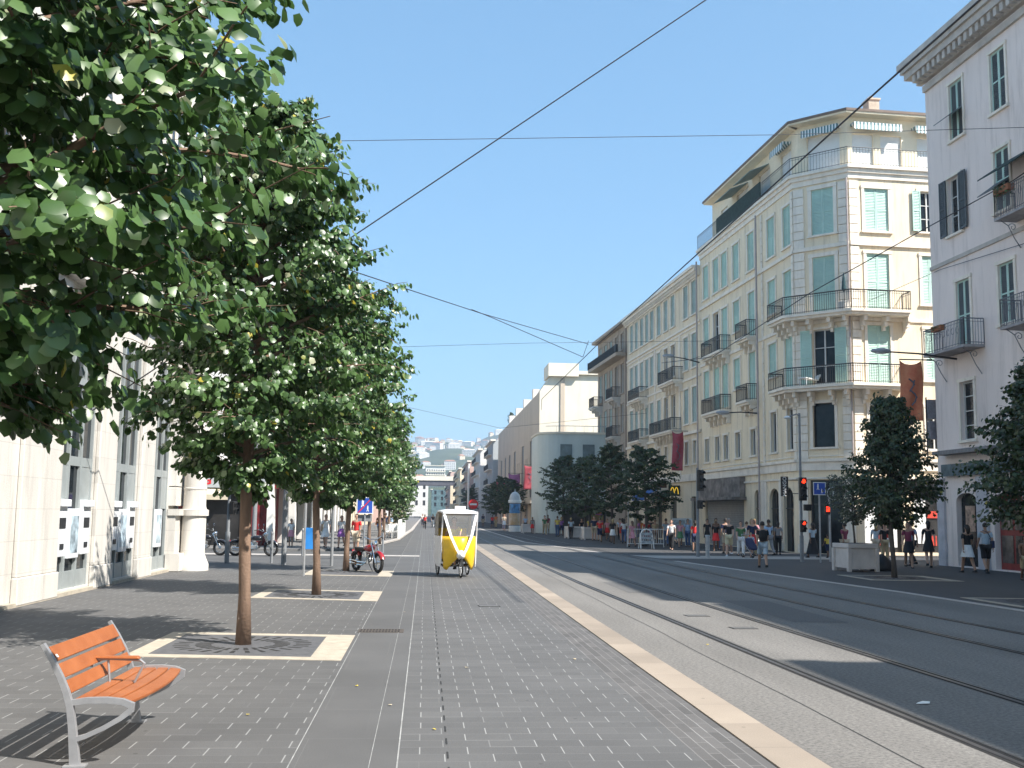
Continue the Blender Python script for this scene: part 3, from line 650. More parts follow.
text_part('MANGO', 0.42, M_white, fb, facing(FR_.P(1.9, 3.58, 0.185), FR_.u), 'lettering')
text_part('MNA', 0.42, M_white, fb, facing(FR_.P(4.9, 3.58, 0.185), FR_.u), 'lettering')
pl = MB(); FS.box(pl, 0.0, 8.4, 0.0, 0.34, -0.3, 0.02)
finish(bld)

# balcony furniture of the corner building (loose things)
t = empty('deck_chair', FC.P(0.9, 8.7, 0.45), 0.6, 'white folded lounger standing on the lower wrap-around balcony', 'chair')
mb = MB(); mb.hexa([(-0.6, -0.25, 0.35), (0.5, -0.25, 0.30), (0.5, 0.25, 0.30), (-0.6, 0.25, 0.35), (-0.6, -0.25, 0.4), (0.5, -0.25, 0.35), (0.5, 0.25, 0.35), (-0.6, 0.25, 0.4)])
mb.hexa([(0.5, -0.25, 0.3), (0.9, -0.25, 0.85), (0.9, 0.25, 0.85), (0.5, 0.25, 0.3), (0.46, -0.25, 0.34), (0.86, -0.25, 0.89), (0.86, 0.25, 0.89), (0.46, 0.25, 0.34)])
mb.build('seat', M_white, t)
for x in (-0.5, 0.4):
    for y in (-0.2, 0.2): l = MB(); l.tube([(x, y, 0), (x, y, 0.33)], 0.02, 6); l.build('leg', M_white, t)
t = empty('parasol', FC.P(2.95, 12.5, 0.5), 0.2, 'closed dark parasol in a pale pot on the upper wrap-around balcony', 'parasol')
mb = MB(); mb.lathe([(0.28, 0), (0.33, 0.4), (0.30, 0.42)], n=12); mb.build('pot', M_stone, t)
mb = MB(); mb.tube([(0, 0, 0.4), (0, 0, 1.9)], 0.02, 6); mb.build('pole', M_dark, t)
mb = MB(); mb.lathe([(0.03, 0.95), (0.12, 1.1), (0.07, 1.7), (0.015, 1.95)], n=10); mb.build('canopy', mat('dark_teal_cloth', (0.03, 0.07, 0.08), 0.9, 0.2, 8), t)

# second building in the row: grey-cream, grouped windows
b2 = empty('apartment_building', FS.P(28, 0, -5), 0, 'grey-cream apartment building with grouped shutters between the corner block and the brown block', 'building')
wm = MB(); cols2 = [18.6, 20.65, 24.1, 26.15, 28.25, 30.45, 32.1, 33.85, 35.75, 37.5]; ops = []
for c in cols2:
    ops += [(c - 0.55, c + 0.55, 16.1, 18.5), (c - 0.55, c + 0.55, 12.3, 14.7), (c - 0.55, c + 0.55, 8.4, 10.9), (c - 0.4, c + 0.4, 5.5, 7.1)]
for c in cols2[::2]: ops.append((c - 0.7, c + 1.0, 0.1, 3.2))
FS.wall(wm, M1_END + 0.01, M2_END, 0, 18.9, ops)
a, b = FS.P(M1_END + 0.01, 0, 0), FS.P(M2_END, 0, 0)
wm.add([(a.x, a.y, 18.9), (b.x, b.y, 18.9), (b.x + 12, b.y, 18.9), (a.x + 12, a.y, 18.9)], [(0, 1, 2, 3)]); wm.add([(b.x, b.y, 0), (b.x + 12, b.y, 0), (b.x + 12, b.y, 18.9), (b.x, b.y, 18.9)], [(0, 1, 2, 3)])
wm.build('wall', M_greige, b2)
im = MB(); FS.box(im, M1_END + 0.2, M2_END - 0.2, 0.01, 18.7, -0.6, -0.25); im.build('interior', M_darkint, b2)
cm = MB(); FS.box(cm, M1_END + 0.02, M2_END, 18.9, 19.1, -0.3, 0.45); FS.box(cm, M1_END + 0.02, M2_END, 19.1, 19.3, -0.3, 0.6); FS.box(cm, M1_END + 0.02, M2_END, 18.6, 18.898, 0.003, 0.2)
n = 60
for k in range(n): s_ = M1_END + 0.3 + (M2_END - M1_END - 0.6) * k / (n - 1); FS.box(cm, s_ - 0.07, s_ + 0.07, 18.7, 18.895, 0.202, 0.38)
for z0, z1, d in ((15.35, 15.5, 0.1), (15.1, 15.2, 0.06), (11.5, 11.65, 0.08), (7.6, 7.8, 0.15), (4.3, 4.8, 0.14)): FS.box(cm, M1_END + 0.02, M2_END - 0.01, z0, z1, 0.003, d)
for s_ in (22.3, 29.4, 34.8):
    FS.box(cm, s_ - 0.16, s_ + 0.16, 4.82, 15.08, 0.003, 0.06)
cm.build('cornice', M_trim, b2)
M_shgrey = mat('blue_grey_shutter_paint', (0.40, 0.50, 0.47), 0.6, 0.12, 2)
for c in cols2:
    k = cols2.index(c)
    window(FS, b2, c - 0.55, c + 0.55, 16.1, 18.5, 'closed', sh=M_shgrey); window(FS, b2, c - 0.55, c + 0.55, 12.3, 14.7, 'glazed' if k in (2, 3) else 'closed', sh=M_shgrey)
    window(FS, b2, c - 0.55, c + 0.55, 8.4, 10.9, 'glazed' if k in (2, 3) else 'closed', sh=M_shgrey); window(FS, b2, c - 0.4, c + 0.4, 5.5, 7.1, 'glazed', bars=(0, 1))
balcony(FS, b2, 21.5, 25.6, 11.75, proj=0.8, h=0.95); balcony(FS, b2, 31.8, 35.6, 11.5, proj=0.8, h=0.9); balcony(FS, b2, 22.1, 28.2, 8.1, proj=0.8, h=0.9); balcony(FS, b2, 31.8, 35.6, 8.0, proj=0.8, h=0.9)
for c in cols2[::2]:
    g = MB(); FS.box(g, c - 0.7, c + 1.0, 0.1, 3.2, -0.2, -0.18); g.build('shop_window', M_darkint, b2)
dp = MB(); dp.tube([FS.P(M2_END - 0.1, 0.2, 0.12), FS.P(M2_END - 0.1, 18.6, 0.12)], 0.05, 6); dp.build('downpipe', M_roof, b2)
cp = MB()
for s_ in (30, 33):
    p = FS.P(s_, 0, -3); cp.box(p.x - 0.4, p.x + 0.4, p.y - 0.6, p.y + 0.6, 18.9, 20.8)
cp.build('chimney', M_greige, b2)
finish(b2)

# third building: brown stone with stacked corner balconies
b3 = empty('apartment_building', FS.P(45, 0, -5), 0, 'narrow brownish stone block with stacked dark balconies at the far end of the row', 'building')
F3 = FS
wm = MB(); cols3 = [41.2, 43.6, 46.0, 48.4, 50.8]; ops = []
for c in cols3:
    for z0, z1 in ((16.9, 18.4), (12.9, 15.6), (9.3, 11.9), (5.6, 8.2)): ops.append((c - 0.55, c + 0.55, z0, z1))
F3.wall(wm, M2_END + 0.01, M3_END, 0, 19.0, ops)
a, b = F3.P(M2_END + 0.01, 0, 0), F3.P(M3_END, 0, 0)
wm.add([(a.x, a.y, 19), (b.x, b.y, 19), (b.x + 12, b.y, 19), (a.x + 12, a.y, 19)], [(0, 1, 2, 3)]); wm.add([(b.x, b.y, 0), (b.x + 12, b.y, 0), (b.x + 12, b.y, 19), (b.x, b.y, 19)], [(0, 1, 2, 3)])
wm.build('wall', M_brown, b3)
im = MB(); F3.box(im, M2_END + 0.2, M3_END - 0.2, 0.01, 18.7, -0.6, -0.25); im.build('interior', M_darkint, b3)
for c in cols3:
    for z0, z1 in ((16.9, 18.4), (12.9, 15.6), (9.3, 11.9), (5.6, 8.2)): window(F3, b3, c - 0.55, c + 0.55, z0, z1, 'glazed' if (c < 45) else 'closed', sh=M_shgrey, trim_m=M_brown)
for z0, z1, d0, d1, e_, nm in ((19.0, 19.25, -0.3, 0.6, 0.3, 'cornice'), (16.1, 16.4, 0.003, 1.0, 0.2, 'balcony_slab'), (4.6, 4.9, 0.003, 0.15, 0, 'string_course')):
    cm = MB(); F3.box(cm, M2_END + 0.03, M3_END + e_, z0, z1, d0, d1); cm.build(nm, M_brown, b3)
rr = MB(); p = [F3.P(M2_END + 0.1, 0, 0.95), F3.P(M3_END, 0, 0.95)]; railing(rr, [(v.x, v.y) for v in p], 0.7, 16.41, step=0.5, bar=0.09); rr.build('railing', M_dark, b3)
for z in (12.6, 9.0, 5.4):
    balcony(F3, b3, 42.0, 44.6, z, proj=0.8, slab_m=M_stone); balcony(F3, b3, 49.9, M3_END, z - 0.1, proj=0.9, slab_m=M_stone)
finish(b3)

# ------------------------------------------------------------ the pale building nearest on the right
M_lilac = mat('pale_grey_pink_render', (0.82, 0.71, 0.65), 0.9, 0.05, 0.5, grime=0.3, bump=0.2, bscale=10, streak=3)
M_louv = mat('dark_louvre_panel', (0.10, 0.115, 0.12), 0.6, 0.15, 3)
FRr = Fac((21.0, 43.0), (-0.03, 1), (-1, 0)); FRe = Fac((21.0, 43.0), (1, 0.03), (0, 1))
bR = empty('apartment_building', (24, 36, 0), 0, 'pale grey-pink building at the right edge with bracketed stone cornice and ironwork balconies', 'building')
cw = [-2.5, -5.55, -8.7, -11.8, -15, -18.2]
ops = []
for c in cw:
    w0 = 0.5
    ops += [(c - w0, c + w0, 17.15, 19.5), (c - w0, c + w0, 13.3, 15.65), (c - w0, c + w0, 8.5 if c == -2.5 else 9.05, 11.3)]
    if c != -5.55: ops.append((c - w0, c + w0, 4.95, 7.25))
ops[1] = (-2.6, -1.6, 13.3, 15.65)
ops += [(-2.9, -1.35, 0.05, 2.9), (-6.05, -4.05, 0.05, 2.9), (-9.2, -7.2, 0.05, 2.9), (-12.4, -10.4, 0.05, 2.9)]
wm = MB(); FRr.wall(wm, -19.5, 0, 0, 20.4, ops, 0.26)
e = FRr.P(-19.5, 0, 0)
wm.add([(21, 43, 0), (36, 43.4, 0), (36, 43.4, 20.4), (21, 43, 20.4)], [(0, 1, 2, 3)]); wm.add([(e.x, e.y, 0), (36, e.y, 0), (36, e.y, 20.4), (e.x, e.y, 20.4)], [(0, 1, 2, 3)])
wm.add([(21, 43, 20.4), (36, 43.4, 20.4), (36, e.y, 20.4), (e.x, e.y, 20.4)], [(0, 1, 2, 3)]); wm.build('wall', M_lilac, bR)
im = MB(); FRr.box(im, -19.3, -0.3, 0.02, 20.2, -0.7, -0.3); im.build('interior', M_darkint, bR)
cm = MB()
for z0, z1, d in ((20.0, 20.28, 0.12), (20.75, 21.05, 0.62), (21.05, 21.25, 0.74), (21.25, 21.5, 0.84), (20.4, 20.748, 0.25), (12.2, 12.36, 0.06)):
    FRr.box(cm, -19.5, (d if z0 > 12.3 and d > .2 else 0.0), z0, z1, 0.004 if d < 0.6 else -0.3, d)
k = 0
while k * 0.42 < 19: s_ = -0.1 - k * 0.42; FRr.box(cm, s_ - 0.11, s_ + 0.11, 20.42, 20.746, 0.252, 0.55); k += 1
cm.build('cornice', mat('grey_beige_cornice', (0.52, 0.47, 0.42), 0.85, 0.15, 1.5), bR)
pm = MB()  # corner pilaster strip and shop piers
for a0, a1 in ((-0.55, 0.0), (-3.75, -3.0), (-6.9, -6.15), (-10.2, -9.4)):
    pm = MB(); FRr.box(pm, a0, a1, 0.0, 3.5, 0.004, 0.10)
    pm.build('pier', mat('pier_grey_stone', (0.52, 0.50, 0.52), 0.8, 0.12, 2), bR)
for a0, a1, z0, z1 in ops[-4:]:
    am = MB(); FRr.arch(am, a0, a1, z1, 0.0, -0.24, rise=0.35); am.build('arch', M_lilac, bR)
for i, c in enumerate(cw):
    kind = 'closed'
    window(FRr, bR, c - 0.5, c + 0.5, 17.15, 19.5, kind, sh=M_mint, pan=M_louv, trim=0.12)
    if i != 0: window(FRr, bR, c - 0.5, c + 0.5, 13.3, 15.65, kind, pan=M_louv, trim=0.12)
    window(FRr, bR, c - 0.5, c + 0.5, 8.5 if c == -2.5 else 9.05, 11.3, kind, pan=M_louv, trim=0.14)
    if c != -5.55: window(FRr, bR, c - 0.5, c + 0.5, 4.95, 7.25, 'glazed', bars=(0, 4), trim=0.14)
window(FRr, bR, -2.6, -1.6, 13.3, 15.65, 'open', sh=M_louv, trim=0.1, label='window with dark louvred shutters standing open')
# projecting tilted shutter flap
fl = MB(); fl.hexa([FRr.P(-2.98, 18.3, 0.0), FRr.P(-2.02, 18.3, 0.0), FRr.P(-2.02, 17.75, 0.75), FRr.P(-2.98, 17.75, 0.75), FRr.P(-2.98, 18.34, 0.0), FRr.P(-2.02, 18.34, 0.0), FRr.P(-2.02, 17.79, 0.75), FRr.P(-2.98, 17.79, 0.75)])
fl.build('shutter_flap', M_louv, bR)
fl = MB(); fl.hexa([FRr.P(-6.03, 14.4, 0.0), FRr.P(-5.07, 14.4, 0.0), FRr.P(-5.07, 13.85, 0.75), FRr.P(-6.03, 13.85, 0.75), FRr.P(-6.03, 14.44, 0.0), FRr.P(-5.07, 14.44, 0.0), FRr.P(-5.07, 13.89, 0.75), FRr.P(-6.03, 13.89, 0.75)])
fl.build('shutter_flap', M_louv, bR)
M_irongrey = mat('grey_ironwork', (0.16, 0.165, 0.18), 0.5, 0.2, 6)
def iron_balcony(a0, a1, z, proj=0.85):
    mb = MB(); FRr.box(mb, a0, a1, z - 0.1, z, 0.004, proj)
    b = mb.build('balcony', mat('balcony_slab_grey', (0.35, 0.33, 0.33), 0.8, 0.2, 3), bR)
    r = MB(); p = [FRr.P(a0, 0, 0.02), FRr.P(a0, 0, proj - 0.04), FRr.P(a1, 0, proj - 0.04), FRr.P(a1, 0, 0.02)]
    railing(r, [(q.x, q.y) for q in p], 1.0, z, step=0.11, bar=0.010)
    # scrolls under the slab and in the balustrade
    for s_ in (a0 + 0.25, a1 - 0.25):
        r.tube([FRr.P(s_, z - 0.12, proj - 0.1), FRr.P(s_, z - 0.3, proj * 0.55), FRr.P(s_, z - 0.75, 0.25), FRr.P(s_, z - 1.1, 0.02)], 0.018, 5)
        for q in range(10):
            pass
        pts = [FRr.P(s_, z - 0.35 + 0.16 * math.sin(t) * (1 - t / 9), 0.3 + 0.16 * math.cos(t) * (1 - t / 9)) for t in [i_ * 0.5 for i_ in range(16)]]
        r.tube(pts, 0.014, 5)
    n = int((a1 - a0) / 0.35)
    for k in range(n):
        c = a0 + (k + 0.5) * (a1 - a0) / n
        r.tube([FRr.P(c + 0.1 * math.cos(t), z + 0.62 + 0.14 * math.sin(t), proj - 0.04) for t in [i_ * math.pi / 4 for i_ in range(9)]], 0.009, 4)
    r.build('railing', M_irongrey, b)
iron_balcony(-3.9, -0.75, 8.5); iron_balcony(-10.2, -6.4, 8.7); iron_balcony(-9.5, -6.3, 12.7)
sl = MB(); FRr.box(sl, -5.0, -0.6, 4.42, 4.58, 0.004, 0.55); FRr.box(sl, -19, -5.8, 4.42, 4.55, 0.004, 0.4); sl.build('canopy', M_irongrey, bR)
sg = MB(); FRr.box(sg, -19, -0.62, 3.58, 4.05, 0.105, 0.2); sgo = sg.build('shop_fascia', mat('teal_grey_fascia', (0.10, 0.15, 0.17), 0.6, 0.35, 2.5), bR)
for i, (a0, a1, z0, z1) in enumerate(ops[-4:]):
    g = MB(); FRr.box(g, a0 + 0.05, a1 - 0.05, z0, z1, -0.24, -0.2)
    if i == 0:
        dd = g.build('door', M_glass, bR); p = MB(); FRr.box(p, a0 + 0.5, a1 - 0.35, 1.4, 2.4, -0.195, -0.18); p.build('poster', mat('tan_poster', (0.45, 0.30, 0.22), 0.6, 0.5, 4), dd)
    elif i == 1:
        dd = g.build('door', mat('dark_red_door', (0.26, 0.035, 0.03), 0.45, 0.25, 3), bR, ); p = MB(); FRr.box(p, a0 + 0.2, a0 + 0.95, 1.5, 2.5, -0.195, -0.18); FRr.box(p, a0 + 1.1, a0 + 1.85, 1.5, 2.5, -0.195, -0.18); FRr.box(p, a0 + 0.2, a0 + 0.95, 0.3, 1.3, -0.195, -0.18); FRr.box(p, a0 + 1.1, a0 + 1.85, 0.3, 1.3, -0.195, -0.18)
        p.build('door_glass', mat('dim_door_glass', (0.10, 0.08, 0.07), 0.15, 0.6, 2), dd)
    else: g.build('door', M_glass, bR)
# dark green triangular awning at upper right
aw = MB(); aw.hexa([FRr.P(-8.0, 15.0, 0.01), FRr.P(-5.9, 15.0, 0.01), FRr.P(-5.9, 14.2, 1.2), FRr.P(-8.0, 14.2, 1.2), FRr.P(-8.0, 15.05, 0.01), FRr.P(-5.9, 15.05, 0.01), FRr.P(-5.9, 14.25, 1.2), FRr.P(-8.0, 14.25, 1.2)])
aw.build('awning', M_dkaw, bR)
ch = MB(); p = FRr.P(-1.5, 0, -1.5); ch.box(p.x - 0.5, p.x + 0.5, p.y - 5.5, p.y - 4.3, 20.4, 23.6); ch.build('chimney', M_stone, bR)
# window boxes of greenery are separate things
finish(bR)
# neighbours outside the frame whose shadows fall across the street
for (y0, y1, x, h, lb) in ((12.3, 23.3, 21.5, 21.0, 'grey-pink apartment building next along from the right-hand cornice building'),
                          (2.0, 12.0, 21.8, 20.2, 'plain cream apartment building beside the camera on the right'),
                          (-30, 1.8, 21.8, 22.2, 'tallest apartment building on the right, behind the camera')):
    bb = empty('apartment_building', (x, y0, 0), 0, lb, 'building'); F = Fac((x, y0), (0, 1), (-1, 0)); Lb = y1 - y0
    ops = [(1.5 + k * 3.0, 2.6 + k * 3.0, z, z + 2.2) for k in range(int((Lb - 2) / 3)) for z in (5, 9, 13, 17)]
    wm = MB(); F.wall(wm, 0, Lb, 0, h, ops); wm.add([(x, y0, 0), (x + 13, y0, 0), (x + 13, y0, h), (x, y0, h)], [(0, 1, 2, 3)]); wm.add([(x, y1, 0), (x + 13, y1, 0), (x + 13, y1, h), (x, y1, h)], [(0, 1, 2, 3)])
    wm.add([(x, y0, h), (x, y1, h), (x + 13, y1, h), (x + 13, y0, h)], [(0, 1, 2, 3)]); wm.build('wall', M_lilac if y0 > 10 else M_cream, bb)
    im = MB(); F.box(im, 0.2, Lb - 0.2, 0.1, h - 0.2, -0.6, -0.22); im.build('interior', M_darkint, bb)
    cm = MB(); F.box(cm, 0, Lb, h, h + 0.3, -0.3, 0.2); cm.build('cornice', M_trim, bb)
    finish(bb)

# ------------------------------------------------------------ cinema block, pale curved building, far street, hills
M_beige = mat('beige_cinema_render', (0.56, 0.47, 0.37), 0.85, 0.08, 0.4, streak=2)
M_endw = mat('cream_end_wall', (0.76, 0.69, 0.56), 0.85, 0.06, 0.3, grime=0.15)
def slab_block(root, name, m, x0, x1, y0, y1, z0, z1):
    mb = MB(); mb.box(x0, x1, y0, y1, z0, z1); return mb.build(name, m, root)
bc = empty('cinema_building', (15, 140, 0), 0, 'long beige hall with tall narrow dark slots and a bright cream end wall', 'building')
CX, CY, CL, CH = 13.2, 126.5, 72, 16.2
FCn = Fac((CX, CY), (0, 1), (-1, 0))
ops = [(c - 1.7, c + 1.7, 3.9, 11.0) for c in (9.3, 21.2, 34.5, 44.5, 53.5, 63.0)] + [(c - 0.3, c + 0.3, 3.9, 9.0) for c in (14.3, 16.5, 27, 29.5)] + [(5 + k * 8, 9 + k * 8, 0.1, 3.0) for k in range(8)]
wm = MB(); FCn.wall(wm, 0, CL, 0, CH, ops, 0.08)
wm.add([(CX, CY + 4, CH), (CX, CY + CL, CH), (30, CY + CL, CH), (30, CY + 4, CH)], [(0, 1, 2, 3)]); wm.add([(CX, CY + CL, 0), (30, CY + CL, 0), (30, CY + CL, CH), (CX, CY + CL, CH)], [(0, 1, 2, 3)])
wm.build('wall', M_beige, bc)
im = MB(); FCn.box(im, 4.5, CL - 0.5, 0.02, CH - 0.3, -0.9, -0.085); im.build('interior', M_darkint, bc)
mb = MB(); prof = [(CX + 0.02, 0), (30, 0), (30, 18.3), (18.2, 18.3), (14.4, 18.0), (CX + 0.02, CH)]
mb.add([(x, CY - 0.1, z) for x, z in prof] + [(x, CY + 4, z) for x, z in prof], [(5, 4, 3, 2, 1, 0), (6, 7, 8, 9, 10, 11)] + [(i, (i + 1) % 6, 6 + (i + 1) % 6, 6 + i) for i in range(6)])
mb.build('end_wall', M_endw, bc)
slab_block(bc, 'roof_block', M_endw, 14.2, 17.8, CY - 0.7, CY + 4.5, 18.05, 19.6); slab_block(bc, 'roof_slab', M_endw, 17.82, 21, CY - 0.5, CY + 4.5, 18.32, 18.75)
slab_block(bc, 'wall_strip', M_beige, 15.7, 16.2, CY - 0.25, CY - 0.12, 4, 17.9)
for k in range(4): slab_block(bc, 'roof_vent', M_stone, CX + 0.4, CX + 1.8, CY + 12 + k * 13, CY + 13 + k * 13, CH, CH + 1.7)
pl = MB(); FCn.box(pl, 0, CL, 3.05, 3.4, 0.003, 0.9); pl.build('canopy', M_beige, bc)
finish(bc)
bg_ = empty('glass_building', (14, 100, 0), 0, 'low pale blue curved-front building before the cream end wall', 'building')
M_ice = mat('pale_blue_cladding', (0.52, 0.58, 0.55), 0.5, 0.07, 0.5, spec=0.6, streak=3)
arc = [(10.9 + 2.2 * (1 - math.cos(t)), 108.5 - 2.2 - 2.2 * math.sin(t) * 1.0) for t in [math.pi / 2 * k / 8 for k in range(9)]]
poly = [(10.9, 111.5)] + arc + [(21, 104.1), (21, 111.5)]
mb = MB(); mb.prism(poly, 0, 9.6); mb.build('wall', M_ice, bg_)
mb = MB(); mb.prism([(x - 0.1 if x < 13 else x, y - 0.1 if y < 111 else y) for x, y in poly], 9.602, 9.8); mb.build('parapet', M_endw, bg_)
for k in range(3):
    slab_block(bg_, 'window', mat('pale_tinted_glass', (0.16, 0.21, 0.22), 0.1, 0.3, 1), 12.95 + k * 2.2, 14.1 + k * 2.2, 104.02, 104.09, 5.2, 8.6)
slab_block(bg_, 'shop_front', M_darkint, 13.3, 20.5, 104.03, 104.08, 0.1, 3.2)
mb = MB()
mb.tube([(11.6, 105, 10.4), (13.5, 104.2, 10.4), (20, 104.2, 10.4)], 0.03, 5)
for k in range(9): mb.tube([(12.6 + k * 0.9, 104.25, 9.8), (12.6 + k * 0.9, 104.25, 10.4)], 0.02, 4)
mb.build('railing', M_zinc, bg_); finish(bg_)

def simple_block(name, label, x_front, depth, y0, y1, h, wall_m, side=1, floors=4, seed=0, balc=True, cat='building', end_windows=True, group=None):
    """street block; side=+1 right of the street (faces -X), -1 left of the street (faces +X)"""
    rnd = random.Random(seed); bb = empty(name, (x_front, y0, 0), 0, label, cat, group); F = Fac((x_front, y0), (0, 1), (-side, 0)); Lb = y1 - y0
    n = int(Lb / 3.2); fh = (h - 4) / (floors - 1); ops = []
    for k in range(n):
        c = (k + 0.5) * Lb / n
        for f in range(floors - 1): ops.append((c - 0.55, c + 0.55, 4.7 + f * fh, 4.7 + f * fh + fh * 0.66))
        ops.append((c - 1.1, c + 1.1, 0.1, 3.2))
    wm = MB(); F.wall(wm, 0, Lb, 0, h, ops, 0.10); x1 = x_front + side * depth
    E_ = Fac((x_front, y0), (side, 0), (0, -1)); eops = []
    if end_windows:
        for k in range(int(depth / 3.2)):
            for f in range(floors - 1): eops.append((1.2 + k * 3.2, 2.3 + k * 3.2, 4.7 + f * fh, 4.7 + f * fh + fh * 0.62))
    E_.wall(wm, 0, depth, 0, h, eops, 0.3)
    wm.add([(x_front, y1, 0), (x1, y1, 0), (x1, y1, h), (x_front, y1, h)], [(0, 1, 2, 3)]); wm.add([(x_front, y0, h), (x_front, y1, h), (x1, y1, h), (x1, y0, h)], [(0, 1, 2, 3)])
    wm.build('wall', wall_m, bb)
    im = MB(); F.box(im, 0.5, Lb - 0.3, 0.05, h - 0.2, -0.7, -0.11); im.build('interior', M_darkint, bb)
    if end_windows: im = MB(); E_.box(im, 0.8, depth - 0.3, 0.05, h - 0.2, -0.7, -0.32); im.build('interior', M_darkint, bb)
    cm = MB(); F.box(cm, -0.3, Lb + 0.3, h, h + 0.35, -0.5, 0.5); cm.build('cornice', M_trim, bb)
    if balc:
        for f in range(floors - 1):
            b = MB(); z = 4.5 + f * fh; F.box(b, Lb * 0.15, Lb * 0.85, z - 0.15, z, 0.01, 0.8); bo = b.build('balcony', M_trim, bb)
            r = MB(); F.box(r, Lb * 0.15, Lb * 0.85, z + 0.9, z + 0.96, 0.74, 0.8)
            for k in range(int(Lb * 0.7 / 0.45)): F.box(r, Lb * 0.15 + k * 0.45, Lb * 0.15 + k * 0.45 + 0.08, z, z + 0.9, 0.75, 0.79)
            r.build('railing', M_iron, bo)
    finish(bb); return bb
M_pinkw = mat('pink_render', (0.60, 0.42, 0.36), 0.85, 0.1, 0.6); M_palew = mat('white_render', (0.72, 0.70, 0.66), 0.85, 0.08, 0.6); M_gblue = mat('grey_blue_render', (0.42, 0.45, 0.46), 0.85, 0.08, 0.6)
simple_block('apartment_building', 'grey-blue gabled block just beyond the beige hall on the right', 12.4, 12, 201, 222, 15.2, M_gblue, 1, 5, 1)
simple_block('apartment_building', 'white fronted block jutting into the far street with bright gable', 11.2, 12, 224, 254, 14.8, M_palew, 1, 5, 2)
simple_block('apartment_building', 'pinkish far block with many balconies on the right', 10.2, 12, 256, 292, 13.8, M_pinkw, 1, 5, 3)
simple_block('apartment_building', 'cream far block next to the railway bridge', 9.3, 12, 294, 345, 13.6, M_cream, 1, 5, 4)
simple_block('apartment_building', 'farthest terracotta block on the right before the hills', 8.6, 12, 380, 460, 16, M_pinkw, 1, 5, 5)
# railway bridge across the far street
br = empty('railway_bridge', (0, 352, 0), 0, 'dark railway bridge crossing high over the far end of the street', 'bridge')
slab_block(br, 'deck', mat('bridge_steel', (0.10, 0.10, 0.12), 0.7, 0.2, 0.5), -22, 12, 350, 356, 10.4, 12.0); slab_block(br, 'parapet', M_endw, -22, 12, 349.7, 350.0, 12.0, 13.4)
slab_block(br, 'pier', M_greige, 8, 10, 350, 356, 0, 10.4); slab_block(br, 'pier', M_greige, -8, -6.5, 350, 356, 0, 10.4)
finish(br)
simple_block('apartment_building', 'pale block left of centre behind the railway bridge', 1.2, 18, 470, 500, 14.5, M_palew, -1, 4, 7, balc=False)
simple_block('apartment_building', 'low cream block behind the bridge on the far left', -19, 18, 430, 460, 12.5, M_cream, -1, 4, 8, balc=False)
gb = simple_block('apartment_building', 'dark teal glazed block seen under the railway bridge', 3.0, 14, 520, 560, 12.5, mat('teal_glass_block', (0.12, 0.19, 0.20), 0.3, 0.3, 0.5), 1, 4, 6, balc=False)
# hills
def hill_z(x, y):
    def sm(a, b, t): t = min(1, max(0, (t - a) / (b - a))); return t * t * (3 - 2 * t)
    z = 26 * sm(620, 1000, y) + 60 * sm(1100, 1700, y) + 62 * sm(1700, 2500, y)
    z *= 1 + 0.10 * math.sin(x * 0.006 + 1.0) + 0.06 * math.sin(x * 0.017 + y * 0.004) + 0.03 * math.sin(x * 0.05)
    z += 26 * sm(20, 260, x) * sm(1500, 2300, y)
    return z - 0.5
mb = MB(); nx, ny = 110, 60; vs = []
for j in range(ny + 1):
    y = 600 + (3000 - 600) * j / ny
    for i in range(nx + 1):
        x = -900 + 1900 * i / nx; vs.append((x, y, hill_z(x, y)))
mb.add(vs, [(j * (nx + 1) + i, j * (nx + 1) + i + 1, (j + 1) * (nx + 1) + i + 1, (j + 1) * (nx + 1) + i) for j in range(ny) for i in range(nx)])
struct(mb, 'hill', mat('wooded_hillside', (0.02, 0.04, 0.02), 0.95, 0, 0.03, col2=(0.09, 0.11, 0.055)), smooth=True)
rnd = random.Random(5); hn = 0; hm = {}
def house_mesh(k):
    w_, d_, h_ = [(14, 12, 9), (20, 13, 14), (10, 10, 6), (26, 14, 11)][k % 4]
    wm = MB(); F = Fac((-w_ / 2, 0), (1, 0), (0, -1)); ops = []
    nf = max(1, int(h_ / 3)); nw = int(w_ / 3)
    for f in range(nf):
        for q in range(nw): ops.append((1 + q * (w_ - 1) / nw, 2.4 + q * (w_ - 1) / nw, 0.9 + f * 3.0, 2.5 + f * 3.0))
    F.wall(wm, 0, w_, -4, h_, ops, 0.5)
    wm.add([(-w_ / 2, 0, -4), (-w_ / 2, d_, -4), (-w_ / 2, d_, h_), (-w_ / 2, 0, h_)], [(0, 1, 2, 3)]); wm.add([(w_ / 2, 0, -4), (w_ / 2, d_, -4), (w_ / 2, d_, h_), (w_ / 2, 0, h_)], [(0, 1, 2, 3)])
    me = wm.mesh('wall', [M_palew if k % 2 else M_cream])
    im = MB(); im.box(-w_ / 2 + 0.3, w_ / 2 - 0.3, 0.6, 1, -3, h_ - 0.2); mi = im.mesh('interior', [M_darkint])
    r = MB(); r.add([(-w_ / 2 - 0.6, -0.6, h_), (w_ / 2 + 0.6, -0.6, h_), (w_ / 2 + 0.6, d_ + 0.6, h_), (-w_ / 2 - 0.6, d_ + 0.6, h_), (-w_ / 4, d_ / 2, h_ + 2.6), (w_ / 4, d_ / 2, h_ + 2.6)], [(0, 1, 5, 4), (1, 2, 5), (2, 3, 4, 5), (3, 0, 4), (3, 2, 1, 0)])
    return me, mi, r.mesh('roof', [M_tile if k % 3 else M_palew])
HM = [house_mesh(k) for k in range(6)]
